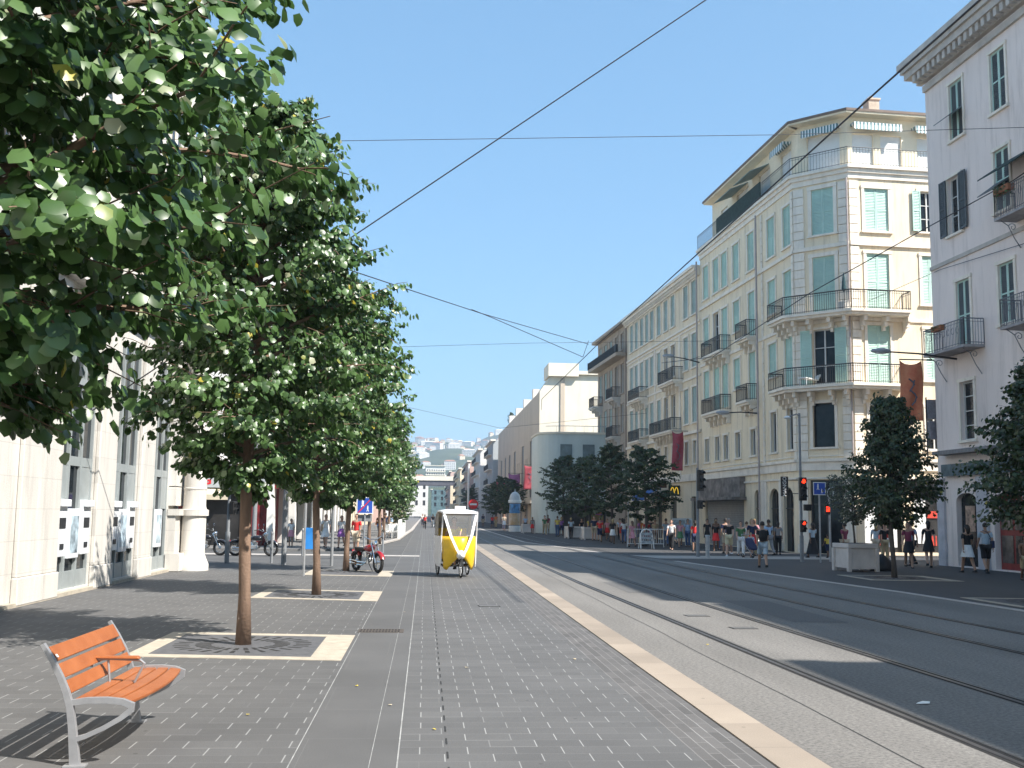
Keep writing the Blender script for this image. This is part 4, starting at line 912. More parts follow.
for k in range(130):
    y = rnd.choice([rnd.uniform(900, 1500), rnd.uniform(1500, 2450), rnd.uniform(1700, 2450)])
    px = rnd.uniform(375, 505); x = (px - 426) / 1080 * y
    t = empty('hillside_house', (x, y, hill_z(x, y) + 0.5), rnd.uniform(-0.5, 0.5), 'pale house with a low roof scattered on the hazy hillside', 'house', 'houses scattered on the hazy hill')
    s_ = rnd.uniform(0.42, 0.8); t.scale = (s_, s_, s_)
    for nm, me in zip(('wall', 'interior', 'roof'), HM[k % 6]):
        c = bpy.data.objects.new(nm, me); COL.objects.link(c); c.parent = t
bt = empty('apartment_tower', (8.0, 900, 20), 0.05, 'broad pale apartment block standing at the foot of the hill above the bridge', 'building')
F = Fac((-8, 0), (1, 0), (0, -1)); ops = [(0.8 + q * 1.9, 2.0 + q * 1.9, 1 + f * 2.9, 2.5 + f * 2.9) for q in range(8) for f in range(6)]
wm = MB(); F.wall(wm, 0, 16, -22, 20, ops, 0.6); wm.box(-8, 8, 10, 12, -22, 20); wm.build('wall', M_palew, bt)
im = MB(); im.box(-7.8, 7.8, 0.7, 1.5, -20, 19.8); im.build('interior', M_darkint, bt)
for f in range(6): b = MB(); b.box(-8.2, 8.2, -1.2, -0.01, 0.6 + f * 2.9, 1.3 + f * 2.9); b.build('balcony', M_endw, bt)
b = MB(); b.box(-8.4, 8.4, -1.2, 12, 20, 20.5); b.build('roof', M_endw, bt)

# ------------------------------------------------------------ left side: bank with stone piers, then the shops beyond the cross street
XL = -7.85
FL = Fac((XL, 0), (0, 1), (1, 0))
def ashlar(name, base, ch, cw_):
    m = mat(name, base, 0.8, 0.10, 1.2, grime=0.35, bump=0.25, bscale=25, streak=4); nt = m.node_tree; b = nt.nodes['Principled BSDF']; src = b.inputs['Base Color'].links[0].from_socket
    g = nt.nodes.new('ShaderNodeNewGeometry'); sp = nt.nodes.new('ShaderNodeSeparateXYZ'); nt.links.new(g.outputs['Position'], sp.inputs[0])
    zr = mathn(nt, 'DIVIDE', sp.outputs[2], ch); row = mathn(nt, 'FLOOR', zr); lz = mathn(nt, 'LESS_THAN', mathn(nt, 'FRACT', zr), 0.016 / ch)
    yr = mathn(nt, 'ADD', mathn(nt, 'DIVIDE', sp.outputs[1], cw_), mathn(nt, 'MULTIPLY', mathn(nt, 'FLOORED_MODULO', row, 2.0), 0.5)); ly = mathn(nt, 'LESS_THAN', mathn(nt, 'FRACT', yr), 0.014 / cw_)
    cv = nt.nodes.new('ShaderNodeCombineXYZ'); nt.links.new(row, cv.inputs[0]); nt.links.new(mathn(nt, 'FLOOR', yr), cv.inputs[1]); wn_ = nt.nodes.new('ShaderNodeTexWhiteNoise'); wn_.noise_dimensions = '2D'; nt.links.new(cv.outputs[0], wn_.inputs['Vector'])
    k = mathn(nt, 'SUBTRACT', mathn(nt, 'ADD', 0.93, mathn(nt, 'MULTIPLY', wn_.outputs[0], 0.06)), mathn(nt, 'MULTIPLY', mathn(nt, 'MAXIMUM', lz, ly), 0.16))
    ck = nt.nodes.new('ShaderNodeCombineColor'); [nt.links.new(k, ck.inputs[i]) for i in range(3)]; mx = nt.nodes.new('ShaderNodeMix'); mx.data_type = 'RGBA'; mx.blend_type = 'MULTIPLY'; mx.inputs[0].default_value = 1
    nt.links.new(src, mx.inputs[6]); nt.links.new(ck.outputs[0], mx.inputs[7]); nt.links.new(mx.outputs[2], b.inputs['Base Color']); return m
M_ash = ashlar('limestone_ashlar', (0.62, 0.59, 0.54), 0.62, 1.15)
bl = empty('bank_building', (-12, 20, 0), 0, 'white limestone bank with stone piers, metal bays and a round column at its corner', 'building')
bays = [(14.0, 16.6), (18.0, 20.0), (23.9, 26.4), (27.95, 30.3), (31.8, 34.0)]
ops = [(a, b, 0.12, 6.2) for a, b in bays]
ops += [(y, y + 1.4, z, z + 2.4) for y in (3, 7, 11, 15, 19, 24.4, 28.4, 32.3) for z in (8.2, 12.2, 16.2)]
wm = MB(); FL.wall(wm, -30, 35.4, 0, 21.5, ops, 0.14)
wm.add([(XL, 35.4, 0), (XL - 16, 35.4, 0), (XL - 16, 35.4, 21.5), (XL, 35.4, 21.5)], [(0, 1, 2, 3)]); wm.add([(XL, -30, 21.5), (XL, 35.4, 21.5), (XL - 16, 35.4, 21.5), (XL - 16, -30, 21.5)], [(0, 1, 2, 3)])
wm.add([(XL, -30, 0), (XL - 16, -30, 0), (XL - 16, -30, 21.5), (XL, -30, 21.5)], [(0, 1, 2, 3)])
wm.build('wall', M_ash, bl)
im = MB(); FL.box(im, -29, 35.0, 0.0, 21, -1.0, -0.25); im.build('interior', M_darkint, bl)
cm = MB(); FL.box(cm, -30, 35.9, 21.5, 21.9, -0.3, 0.7); FL.box(cm, -30, 35.9, 21.9, 22.2, -0.3, 0.9); FL.box(cm, -30, 35.6, 6.9, 7.25, 0.004, 0.3); cm.build('cornice', M_stone, bl)
M_pier = M_ash
for a, b in ((21.6, 23.88), (26.45, 27.92), (30.33, 31.77)):
    p = MB(); FL.box(p, a, b, 0.55, 6.8, 0.004, 0.10); FL.box(p, a - 0.02, b + 0.02, 0.02, 0.548, 0.004, 0.14)
    for k in range(8): pass
    p.build('pier', M_pier, bl, bevel=0.02)
# corner pilaster with grooved drum joints, and round column
p = MB()
for k in range(9):
    z0 = 2.0 + k * 0.6; FL.box(p, 34.03, 35.38, z0, z0 + 0.57, 0.004, 0.22)
FL.box(p, 34.03, 35.38, 0.55, 1.7, 0.004, 0.24); FL.box(p, 33.98, 35.45, 1.702, 1.9, 0.004, 0.36); FL.box(p, 33.95, 35.45, 0.02, 0.548, 0.004, 0.42)
p.build('pilaster', M_pier, bl)
p = MB(); cx, cy = XL + 0.62, 34.9
p.lathe([(0.50, 0.0), (0.50, 0.20), (0.46, 0.28), (0.40, 0.42), (0.37, 0.52), (0.37, 1.68), (0.44, 1.70), (0.44, 1.88), (0.37, 1.9), (0.345, 2.02), (0.345, 2.5), (0.36, 2.52), (0.36, 2.56), (0.345, 2.58), (0.32, 6.3), (0.42, 6.4), (0.46, 6.6), (0.46, 6.9)], (cx, cy, 0), 28)
co = p.build('column', M_pier, bl); co.data.polygons.foreach_set('use_smooth', [True] * len(co.data.polygons)); em = co.modifiers.new('e', 'EDGE_SPLIT'); em.split_angle = R(35)
M_bayfr = mat('grey_green_metal_frame', (0.33, 0.36, 0.36), 0.45, 0.08, 3, metal=0.2)
M_atm = mat('cash_machine_white', (0.68, 0.70, 0.72), 0.4, 0.05, 3)
M_atmb = mat('cash_machine_poster_blue', (0.45, 0.56, 0.68), 0.4, 0.6, 2.5)
for i, (a, b) in enumerate(bays):
    g = MB(); FL.box(g, a, b, 0.12, 6.2, -0.13, -0.11); gl = g.build('glazing', M_glass, bl)
    f = MB(); w3 = (b - a) / 3
    for k in range(4): c = a + k * w3; FL.box(f, c - (0 if k == 0 else 0.06), c + (0 if k == 3 else 0.06), 0.12, 6.2, -0.108, -0.04)
    for z0, z1 in ((0.12, 0.5), (2.84, 3.05), (4.7, 4.85)):
        for k in range(3): FL.box(f, a + k * w3 + 0.062, a + (k + 1) * w3 - 0.062, z0, z1, -0.106, -0.05)
    for k in (0, 2): FL.box(f, a + k * w3 + 0.062, a + (k + 1) * w3 - 0.062, 1.9, 2.838, -0.104, -0.06)
    if i == 4: FL.box(f, a + 0.062, a + w3 - 0.062, 0.502, 1.0, -0.104, -0.06)
    f.build('frame', M_bayfr, bl)
    for k in ((0, 1, 2) if i in (0, 2, 3) else (1,)):
        c = a + (k + 0.5) * w3; wd = 0.29 if k != 1 else 0.36
        m_ = MB(); FL.box(m_, c - wd, c + wd, 0.78 if k == 1 else 0.84, 1.88 if k == 1 else 2.08, -0.10, 0.02)
        if k != 1: FL.box(m_, c - wd, c + wd, 1.92, 2.08, 0.02, 0.10)
        ao = m_.build('cash_machine', M_atm, bl, bevel=0.015)
        s_ = MB()
        if k == 1: FL.box(s_, c - 0.26, c + 0.26, 0.9, 1.72, 0.021, 0.027); s_.build('poster', M_atmb, ao)
        else:
            FL.box(s_, c - 0.2, c + 0.2, 1.45, 1.68, 0.021, 0.03); s_.build('screen', M_dark, ao)
            s_ = MB(); FL.box(s_, c - 0.12, c + 0.12, 1.0, 1.12, 0.021, 0.034); s_.build('card_slot', M_dark, ao)
for y, y1, z, z1 in ops[5:]:
    F_ = Fac((XL + 0.11, 0), (0, 1), (1, 0)); window(F_, bl, y, y1, z, z1, 'glazed', trim=0.16)
kb = MB(); FL.box(kb, 15, 34, 0.0, 0.08, 0.02, 0.13); kb.build('doorstep', M_lightstone, bl)
finish(bl)

# shops across the side street (end wall towards the camera)
bs = empty('shop_building', (-15, 57, 0), 0, 'corner shop building with red storefront, grey fascia and beige awnings across the side street', 'building')
FE = Fac((-26, 56), (1, 0), (0, -1)); FT = Fac((-7.7, 56), (0, 1), (1, 0))
ops = [(12.0, 18.0, 0.1, 3.3), (4, 10.5, 0.1, 3.3)] + [(3 + k * 3.6, 4.2 + k * 3.6, z, z + 2.3) for k in range(4) for z in (6, 10, 14)]
wm = MB(); FE.wall(wm, 0, 18.3, 0, 19, ops, 0.4)
ops2 = [(1 + k * 4.6, 4.8 + k * 4.6, 0.1, 3.2) for k in range(5)] + [(2 + k * 3.6, 3.2 + k * 3.6, z, z + 2.3) for k in range(6) for z in (6, 10, 14)]
FT.wall(wm, 0, 24, 0, 19, ops2, 0.4)
wm.add([(-26, 56, 19), (-7.7, 56, 19), (-7.7, 80, 19), (-26, 80, 19)], [(0, 1, 2, 3)]); wm.add([(-26, 80, 0), (-7.7, 80, 0), (-7.7, 80, 19), (-26, 80, 19)], [(0, 1, 2, 3)])
wm.build('wall', M_palew, bs)
im = MB(); FE.box(im, 0.3, 17.5, 0.05, 18.7, -1.2, -0.5); FT.box(im, 0.6, 23.7, 0.05, 18.7, -1.2, -0.5); im.build('interior', M_darkint, bs)
M_shopdr = mat('deep_red_storefront', (0.22, 0.025, 0.03), 0.5, 0.4, 2)
rd = MB(); FE.box(rd, 12.0, 14.3, 0.2, 2.6, -0.45, -0.35); rd.build('shop_window', M_shopdr, bs); rd = MB(); FE.box(rd, 17.0, 18.0, 0.1, 3.0, -0.45, -0.3); rd.build('shop_door', M_shopdr, bs)
fa = MB(); FE.box(fa, 12.0, 17.9, 3.0, 3.7, 0.01, 0.25); fo = fa.build('shop_fascia', mat('silver_grey_fascia', (0.40, 0.42, 0.43), 0.5, 0.1, 2), bs)
fr = MB(); FE.box(fr, 12.0, 17.9, 3.72, 4.2, 0.01, 0.2); fr.build('fascia_band', M_shopdr, bs); fr = MB(); FE.box(fr, 11.8, 18.3, 4.22, 4.45, 0.004, 0.4); fr.build('string_course', M_stone, bs)
text_part('G', 0.62, M_red, fo, facing(FE.P(15.0, 3.36, 0.26), FE.u), 'lettering', bold=0.02)
text_part('BOCCHI', 0.28, mat('dull_pink_lettering', (0.5, 0.22, 0.2), 0.5, 0), fo, facing(FE.P(14.0, 2.1, -0.33), FE.u), 'lettering')
M_awb = mat('beige_awning_cloth', (0.60, 0.52, 0.38), 0.85, 0.1, 3)
def awning(F, a0, a1, zt, zb, proj, m_, par):
    mb = MB(); mb.hexa([F.P(a0, zt, 0.02), F.P(a1, zt, 0.02), F.P(a1, zb, proj), F.P(a0, zb, proj), F.P(a0, zt + 0.04, 0.02), F.P(a1, zt + 0.04, 0.02), F.P(a1, zb + 0.04, proj), F.P(a0, zb + 0.04, proj)])
    mb.hexa([F.P(a0, zb - 0.22, proj), F.P(a1, zb - 0.22, proj), F.P(a1, zb - 0.22, proj + 0.02), F.P(a0, zb - 0.22, proj + 0.02), F.P(a0, zb, proj), F.P(a1, zb, proj), F.P(a1, zb + 0.03, proj + 0.02), F.P(a0, zb + 0.03, proj + 0.02)])
    return mb.build('awning', m_, par)
awning(FE, 11.9, 16.2, 2.95, 2.6, 1.0, M_awb, bs); awning(FT, 0.2, 5.0, 3.4, 2.75, 1.3, M_awb, bs)
fa = MB(); FT.box(fa, 0.3, 5.4, 3.0, 3.7, 0.01, 0.2); fa.build('shop_fascia', M_shopdr, bs)
fa = MB(); FT.box(fa, 9.5, 19, 2.9, 4.2, 0.01, 1.6); fa.build('shop_canopy', M_white, bs)
for k in range(5):
    g = MB(); FT.box(g, 1 + k * 4.6, 4.8 + k * 4.6, 0.1, 3.2, -0.4, -0.36); g.build('shop_window', M_shopdr if k == 0 else M_glass, bs)
for o in ops[2:]: window(FE, bs, *o, 'closed', sh=M_shgrey)
for o in ops2[5:]: window(FT, bs, *o, 'closed', sh=M_shgrey)
cm = MB(); FT.box(cm, -0.4, 24, 19.0, 19.4, -0.4, 0.6); FE.box(cm, 0, 18.7, 19.0, 19.4, -0.4, 0.5); cm.build('cornice', M_stone, bs)
finish(bs)
simple_block('shop_building', 'white shop building beyond the beige awnings on the left', -7.9, 14, 81, 118, 18, M_palew, -1, 5, 11)
simple_block('shop_building', 'cream building half way down the left side behind the trees', -7.9, 14, 119, 165, 17, M_cream, -1, 5, 12)
simple_block('shop_building', 'pale pink building at the far left end behind the last trees', -8.2, 14, 167, 230, 15, M_pinkw, -1, 5, 13)
simple_block('apartment_building', 'small white building beside the railway bridge on the left', -9.5, 12, 300, 345, 12, M_palew, -1, 4, 14)

# ------------------------------------------------------------ trees
M_leaf = leaf_mat('linden_leaf', (0.026, 0.060, 0.014), (0.062, 0.125, 0.032), (0.125, 0.215, 0.075), 0.005, True)
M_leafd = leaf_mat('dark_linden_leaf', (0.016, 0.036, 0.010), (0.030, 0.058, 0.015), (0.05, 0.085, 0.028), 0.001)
M_olive = leaf_mat('olive_leaf', (0.05, 0.07, 0.04), (0.09, 0.11, 0.07), (0.15, 0.17, 0.12), 0.002)
M_bark = mat('smooth_brown_bark', (0.20, 0.13, 0.09), 0.85, 0.25, 7, bump=0.5, bscale=30, streak=5)
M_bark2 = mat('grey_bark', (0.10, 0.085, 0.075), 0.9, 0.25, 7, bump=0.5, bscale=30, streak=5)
PROF_A = [(2.25, 0.45), (2.6, 1.2), (3.1, 1.62), (4.0, 1.78), (5.2, 1.75), (6.2, 1.5), (7.0, 0.95), (7.7, 0.55), (8.3, 0.2)]
PROF_C = [(1.7, 0.4), (2.0, 1.15), (2.6, 1.4), (3.6, 1.1), (4.4, 0.72), (5.2, 0.36), (6.0, 0.08)]
def prof_r(P, z):
    for (z0, r0), (z1, r1) in zip(P[:-1], P[1:]):
        if z0 <= z <= z1: return r0 + (r1 - r0) * (z - z0) / (z1 - z0)
    return 0.1
def tree_meshes(seed, P, n_limb, n_twig, n_leaf, leaf, trunk_r, lm, bm_, zfork, gap=0.06):
    rnd = np.random.RandomState(seed); zt = P[-1][0]; z0 = P[0][0]
    wood = MB(); pts = []; rad = []
    for k in range(12):
        t = k / 11; z = t * (zt - 0.5)
        pts.append((0.05 * math.sin(z * 0.7 + seed) * min(1, z), 0.05 * math.cos(z * 0.9 + seed) * min(1, z) - 0.05 * min(1, z) * math.cos(seed), z)); rad.append(trunk_r * (1.35 if k == 0 else 1.0) * (1 - 0.15 * t if z < zfork else max(0.1, 1 - 0.95 * (z - zfork) / (zt - zfork))))
    wood.tube(pts, rad, 12)
    twigs = []
    for i in range(n_limb):
        t = (i + 0.5) / n_limb; zs = z0 - 0.1 + (zt - z0 - 0.5) * t ** 0.92
        az = i * 2.39996 + rnd.uniform(-0.3, 0.3)
        rise = 0.34 + 0.62 * t
        R_ = prof_r(P, min(zt - 0.05, zs + 0.35 * rise * prof_r(P, zs))) * rnd.uniform(0.72, 1.12)
        if rnd.rand() < gap: R_ *= 0.6
        nseg = 7; p = np.array([0, 0, zs]); path = [p.copy()]; d = np.array([math.cos(az), math.sin(az), 0])
        for k in range(nseg):
            f = (k + 1) / nseg
            step = R_ / nseg; up = rise * (1 - 0.3 * f) - (0.35 * f * f if t < 0.35 else 0)
            az2 = az + 0.25 * math.sin(f * 3 + seed + i); d = np.array([math.cos(az2), math.sin(az2), 0])
            p = p + d * step + np.array([0, 0, up * step]); path.append(p.copy())
        r0 = 0.028 * (0.6 + R_ / 2.2)
        wood.tube([tuple(q) for q in path], [r0 * (1 - 0.85 * k / nseg) for k in range(nseg + 1)], 5, cap=False)
        for j in range(n_twig):
            f = 0.18 + 0.82 * (j + rnd.rand()) / n_twig; k = min(nseg - 1, int(f * nseg)); q = path[k] + (path[k + 1] - path[k]) * (f * nseg - k)
            ta = az + (1 if j % 2 else -1) * rnd.uniform(0.35, 1.35) * (1.15 - 0.6 * f)
            L_ = rnd.uniform(0.35, 0.75) * (1.15 - 0.45 * f) * min(1.2, 0.4 + R_ / 2)
            td = np.array([math.cos(ta), math.sin(ta), rnd.uniform(-0.45, 0.75)]); twigs.append((q, td / np.linalg.norm(td), L_))
            if j % 2 == 0: wood.tube([tuple(q), tuple(q + td * L_ * 0.5), tuple(q + td * L_ * 0.95 + np.array([0, 0, -0.05]))], [0.008, 0.006, 0.003], 3, cap=False)
    V = []; Fc = []; o = 0
    for q, td, L_ in twigs:
        side = np.cross(td, [0, 0, 1]); side /= (np.linalg.norm(side) + 1e-6)
        for m in range(n_leaf):
            f = (m + 0.6) / n_leaf; c = q + td * L_ * f + np.array([0, 0, -0.12 * f * f * L_]) + rnd.normal(0, 0.04, 3)
            sg = 1 if m % 2 else -1; ll = leaf * rnd.uniform(0.7, 1.25)
            # petiole to the side, blade hangs downward and outward
            ax = side * sg * rnd.uniform(0.5, 1.0) + td * rnd.uniform(0.1, 0.8) + np.array([0, 0, -rnd.uniform(0.6, 2.0)]); ax /= np.linalg.norm(ax)
            nrm = np.array([0, 0, 0.8]) + td * rnd.uniform(0.2, 1.2) + rnd.normal(0, 0.4, 3); nrm -= ax * nrm.dot(ax); nrm /= (np.linalg.norm(nrm) + 1e-6)
            sd_ = np.cross(ax, nrm); b = c + ax * 0.03; w_ = ll * 0.52; fold = nrm * ll * 0.10
            V += [b, b + ax * ll * 0.28 + sd_ * w_ - fold, b + ax * ll * 0.72 + sd_ * w_ * 0.72 - fold * 1.3, b + ax * ll - fold * 1.4, b + ax * ll * 0.72 - sd_ * w_ * 0.72 - fold * 1.3, b + ax * ll * 0.28 - sd_ * w_ - fold, b + ax * ll * 0.5 + fold * 0.3]
            Fc += [(o, o + 1, o + 2, o + 6), (o + 6, o + 2, o + 3, o + 4), (o, o + 6, o + 4, o + 5)]; o += 7
    me = bpy.data.meshes.new('crown'); A = np.array(V, dtype=np.float32); me.vertices.add(len(A)); me.vertices.foreach_set('co', A.ravel())
    Q = np.array(Fc, dtype=np.int32); me.loops.add(Q.size); me.loops.foreach_set('vertex_index', Q.ravel()); me.polygons.add(len(Q)); me.polygons.foreach_set('loop_start', np.arange(0, Q.size, 4, dtype=np.int32))
    me.polygons.foreach_set('use_smooth', np.ones(len(Q), dtype=bool)); me.update(calc_edges=True); me.materials.append(lm)
    return wood.mesh('trunk', [bm_], smooth=True), me
TA = [tree_meshes(3, PROF_A, 92, 15, 27, 0.088, 0.085, M_leaf, M_bark, 2.3), tree_meshes(11, PROF_A, 92, 15, 27, 0.088, 0.085, M_leaf, M_bark, 2.3)]
TB = [tree_meshes(21, PROF_A, 62, 11, 13, 0.15, 0.085, M_leaf, M_bark, 2.3), tree_meshes(33, PROF_A, 62, 11, 13, 0.15, 0.085, M_leaf, M_bark, 2.3)]
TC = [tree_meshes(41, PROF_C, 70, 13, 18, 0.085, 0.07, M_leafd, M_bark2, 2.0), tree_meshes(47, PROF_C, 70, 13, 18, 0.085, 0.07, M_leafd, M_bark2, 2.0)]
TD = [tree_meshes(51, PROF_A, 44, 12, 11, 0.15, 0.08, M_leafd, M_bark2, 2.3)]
def tree(ms, loc, rz, sc, label, group, name='linden_tree', cat='tree'):
    t = empty(name, loc, rz, label, cat, group); t.scale = sc if isinstance(sc, tuple) else (sc,) * 3
    for nm, me in zip(('trunk', 'crown'), ms):
        c = bpy.data.objects.new(nm, me); COL.objects.link(c); c.parent = t
    return t
GL = 'row of trees along the left pavement'
tree(TA[0], (-2.85, 6.2, 0.08), 0.3, (1.14, 1.14, 1.0), 'nearest leafy tree, its big leaves filling the upper left and trunk out of frame', GL)
tree(TA[1], (-2.53, 15.9, 0), 2.1, 1.0, 'tall leafy tree in the nearest cream-bordered grate, beyond the bench', GL)
lab = ['leafy tree standing in the second paved grate, left of the drain cover', 'leafy tree in the third grate, beside the parked red motorcycle', 'fourth tree of the left row, first beyond the side street',
       'fifth tree of the left row, above the strolling people', 'sixth tree of the left row, beside white cafe chairs', 'seventh tree of the left row', 'eighth tree of the left row', 'ninth tree of the left row, small in the distance', 'tenth tree of the left row, small in the distance', 'last visible tree of the left row']
for k, (x, y) in enumerate([(-2.42, 25.2), (-2.47, 35.2), (-2.6, 52.0), (-2.5, 61), (-2.6, 70), (-2.6, 80), (-2.6, 91), (-2.7, 103), (-2.8, 117), (-3.0, 133)]):
    tree(TA[k % 2] if k < 1 else TB[k % 2], (x, y, 0.0 if y < 50 else 0.1), k * 1.7 + 0.6, (1.0, 1.0, 0.98 - 0.02 * (k % 3)) if k < 7 else 0.9, lab[k], GL)
GRr = 'row of trees along the right pavement'
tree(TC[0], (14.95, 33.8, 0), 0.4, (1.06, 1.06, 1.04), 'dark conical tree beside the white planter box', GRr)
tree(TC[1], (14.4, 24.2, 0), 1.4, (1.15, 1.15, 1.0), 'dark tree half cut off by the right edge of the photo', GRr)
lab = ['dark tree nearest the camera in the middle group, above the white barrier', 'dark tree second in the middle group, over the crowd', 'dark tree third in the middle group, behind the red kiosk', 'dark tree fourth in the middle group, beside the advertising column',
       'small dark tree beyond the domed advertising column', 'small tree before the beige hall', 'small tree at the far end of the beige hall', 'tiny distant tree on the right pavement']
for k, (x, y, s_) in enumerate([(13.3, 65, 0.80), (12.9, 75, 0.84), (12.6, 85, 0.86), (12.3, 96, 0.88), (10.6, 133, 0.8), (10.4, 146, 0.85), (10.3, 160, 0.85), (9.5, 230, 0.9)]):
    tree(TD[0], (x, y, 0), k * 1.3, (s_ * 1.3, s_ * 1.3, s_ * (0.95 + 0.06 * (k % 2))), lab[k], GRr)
tree(TD[0], (14.4, 184, 16.2), 0.5, 0.36, 'leafy shrub growing on the far roof edge of the beige hall', None, 'roof_shrub', 'shrub')
tree(TB[0], (-1.9, 84, 0.1), 0.5, (0.5, 0.5, 0.42), 'bushy green shrub behind the white cafe chairs', None, 'bush', 'shrub')

# tree grates set in cream stone borders (skewed like the side street)
M_grate = mat('cast_iron_grate', (0.10, 0.10, 0.105), 0.7, 0.2, 8)
def tree_grate(x0, x1, y0, y1, sk, bw, label, group='cream-bordered tree grates', tx=None, ty=None):
    t = empty('tree_grate', ((x0 + x1) / 2, (y0 + y1) / 2, 0), 0, label, 'tree grate', group)
    Y = lambda x, y: y + sk * (x - x0)
    b = MB(); z0, z1 = -0.05, 0.008
    def q(xa, xb, ya, yb, mb=b, zb=z1): mb.hexa([(xa, Y(xa, ya), z0), (xb, Y(xb, ya), z0), (xb, Y(xb, yb), z0), (xa, Y(xa, yb), z0), (xa, Y(xa, ya), zb), (xb, Y(xb, ya), zb), (xb, Y(xb, yb), zb), (xa, Y(xa, yb), zb)])
    q(x0, x1, y0, y0 + bw); q(x0, x1, y1 - bw, y1); q(x0, x0 + bw * 1.0, y0 + bw, y1 - bw); q(x1 - bw * 1.6, x1, y0 + bw, y1 - bw)
    b.build('border', M_lightstone, t)
    g_ = MB(); q(x0 + bw, x1 - bw * 1.6, y0 + bw, y1 - bw, g_, 0.006)
    g_.build('plate', M_grate, t)
    r = MB(); cx, cy = tx, ty
    for k in range(28):
        for rr in (0.55, 0.85):
            a = 2 * math.pi * k / 28
            p = [(cx + (rr + u) * math.cos(a + v), cy + (rr + u) * math.sin(a + v), 0.0085) for u, v in ((-0.11, -0.03 / rr), (0.11, -0.03 / rr), (0.11, 0.03 / rr), (-0.11, 0.03 / rr))]
            r.add(p, [(0, 1, 2, 3)])
    r.build('slots', M_groove, t)
    finish(t)
tree_grate(-3.85, -1.03, 14.6, 17.45, -0.13, 0.26, 'cream-bordered iron grate round the nearest tree trunk', tx=-2.53, ty=15.9)
tree_grate(-3.75, -0.97, 24.2, 27.0, -0.25, 0.26, 'cream-bordered iron grate round the second trunk', tx=-2.42, ty=25.2)
tree_grate(-3.6, -0.95, 32.9, 35.9, -0.22, 0.26, 'cream-bordered grate below the red motorcycle and third trunk', tx=-2.47, ty=35.2)
tree_grate(13.6, 16.4, 32.4, 35.2, -0.1, 0.2, 'pale-bordered grate in shade under the conical tree by the planter', tx=14.95, ty=33.8)
tree_grate(12.95, 15.8, 22.9, 25.6, -0.1, 0.2, 'pale-bordered grate in shade at the right edge of the photo', tx=14.4, ty=24.2)
# drain cover
dr = empty('drain_grate', (-0.66, 17.75, 0.004), 0, 'rusty slotted drain grate set flush between the paving bands', 'drain')
mb = MB(); mb.box(-0.36, 0.36, -0.24, 0.24, -0.02, 0.002); mb.build('frame', mat('rusty_iron', (0.085, 0.07, 0.06), 0.8, 0.25, 9), dr)
mb = MB()
for k in range(13):
    for y in (-0.2, 0.03): mb.add([(-0.33 + k * 0.05, y, 0.0045), (-0.305 + k * 0.05, y, 0.0045), (-0.305 + k * 0.05, y + 0.17, 0.0045), (-0.33 + k * 0.05, y + 0.17, 0.0045)], [(0, 1, 2, 3)])
mb.build('slots', M_groove, dr)
# litter and fallen leaves
M_yleaf = mat('yellow_leaf', (0.5, 0.38, 0.05), 0.7, 0.2, 9); M_paper = mat('white_scrap', (0.75, 0.75, 0.72), 0.7, 0.05, 9)
rnd = random.Random(3); LT = [(-0.7, 12.2), (0.55, 13.6), (4.2, 16.0), (2.0, 14.4), (-1.6, 10.5), (-0.35, 21.0), (0.12, 9.8), (-0.3, 11.0)]
for k, (x, y) in enumerate(LT):
    mb = MB(); n = 7; s_ = rnd.uniform(0.02, 0.035)
    vs = [(0, 0, 0.012)] + [(s_ * rnd.uniform(0.7, 1.2) * math.cos(a), s_ * 0.7 * rnd.uniform(0.7, 1.2) * math.sin(a), rnd.uniform(0.002, 0.012)) for a in [2 * math.pi * i / n for i in range(n)]]
    mb.add(vs, [(0, i + 1, (i + 1) % n + 1) for i in range(n)])
    o = mb.build('fallen_leaf', M_yleaf if k % 2 == 0 else mat('dry_leaf', (0.45, 0.38, 0.26), 0.8, 0.2, 9)); o.location = (x, y, 0.004); o.rotation_euler = (0, 0, rnd.uniform(0, 6))
    tag(o, 'small dry leaf fallen on the paving', 'leaf', 'fallen leaves on the paving')
mb = MB(); mb.add([(-0.09, -0.03, 0.006), (0.05, -0.045, 0.012), (0.09, 0.03, 0.02), (-0.03, 0.05, 0.008), (0, 0, 0.03)], [(0, 1, 4), (1, 2, 4), (2, 3, 4), (3, 0, 4)])
o = mb.build('paper_scrap', M_paper); o.location = (5.15, 11.05, 0.002); tag(o, 'white scrap of paper on the tramway concrete between kerb and rail', 'paper')

# ------------------------------------------------------------ bench
M_orange = mat('varnished_orange_wood', (0.27, 0.078, 0.022), 0.42, 0.22, 3, bump=0.2, bscale=60, col2=(0.37, 0.125, 0.042))
M_benchm = mat('cast_grey_metal', (0.36, 0.36, 0.37), 0.42, 0.1, 8, metal=0.45)
bench = empty('park_bench', (-2.56, 8.5, 0), 0, 'orange slatted wooden bench with curved grey metal frame facing the street', 'bench')
def hull_strip(mb, pts, y0, y1):
    """closed profile in x,z extruded in y"""
    n = len(pts); return mb.add([(x, y0, z) for x, z in pts] + [(x, y1, z) for x, z in pts], [tuple(range(n)), tuple(range(2 * n - 1, n - 1, -1))] + [(i, n + i, n + (i + 1) % n, (i + 1) % n) for i in range(n)])
def ribbon_prof(cl, wd):
    L_, R_ = [], []
    for i, (x, z) in enumerate(cl):
        a = cl[max(0, i - 1)]; b = cl[min(len(cl) - 1, i + 1)]; dx, dz = b[0] - a[0], b[1] - a[1]; l = math.hypot(dx, dz); w_ = wd[i] if isinstance(wd, list) else wd
        L_.append((x - dz / l * w_ / 2, z + dx / l * w_ / 2)); R_.append((x + dz / l * w_ / 2, z - dx / l * w_ / 2))
    return L_ + R_[::-1]
backc = [(-0.05, 0.46), (-0.09, 0.53), (-0.15, 0.62), (-0.24, 0.74), (-0.345, 0.865)]
LB = 1.72
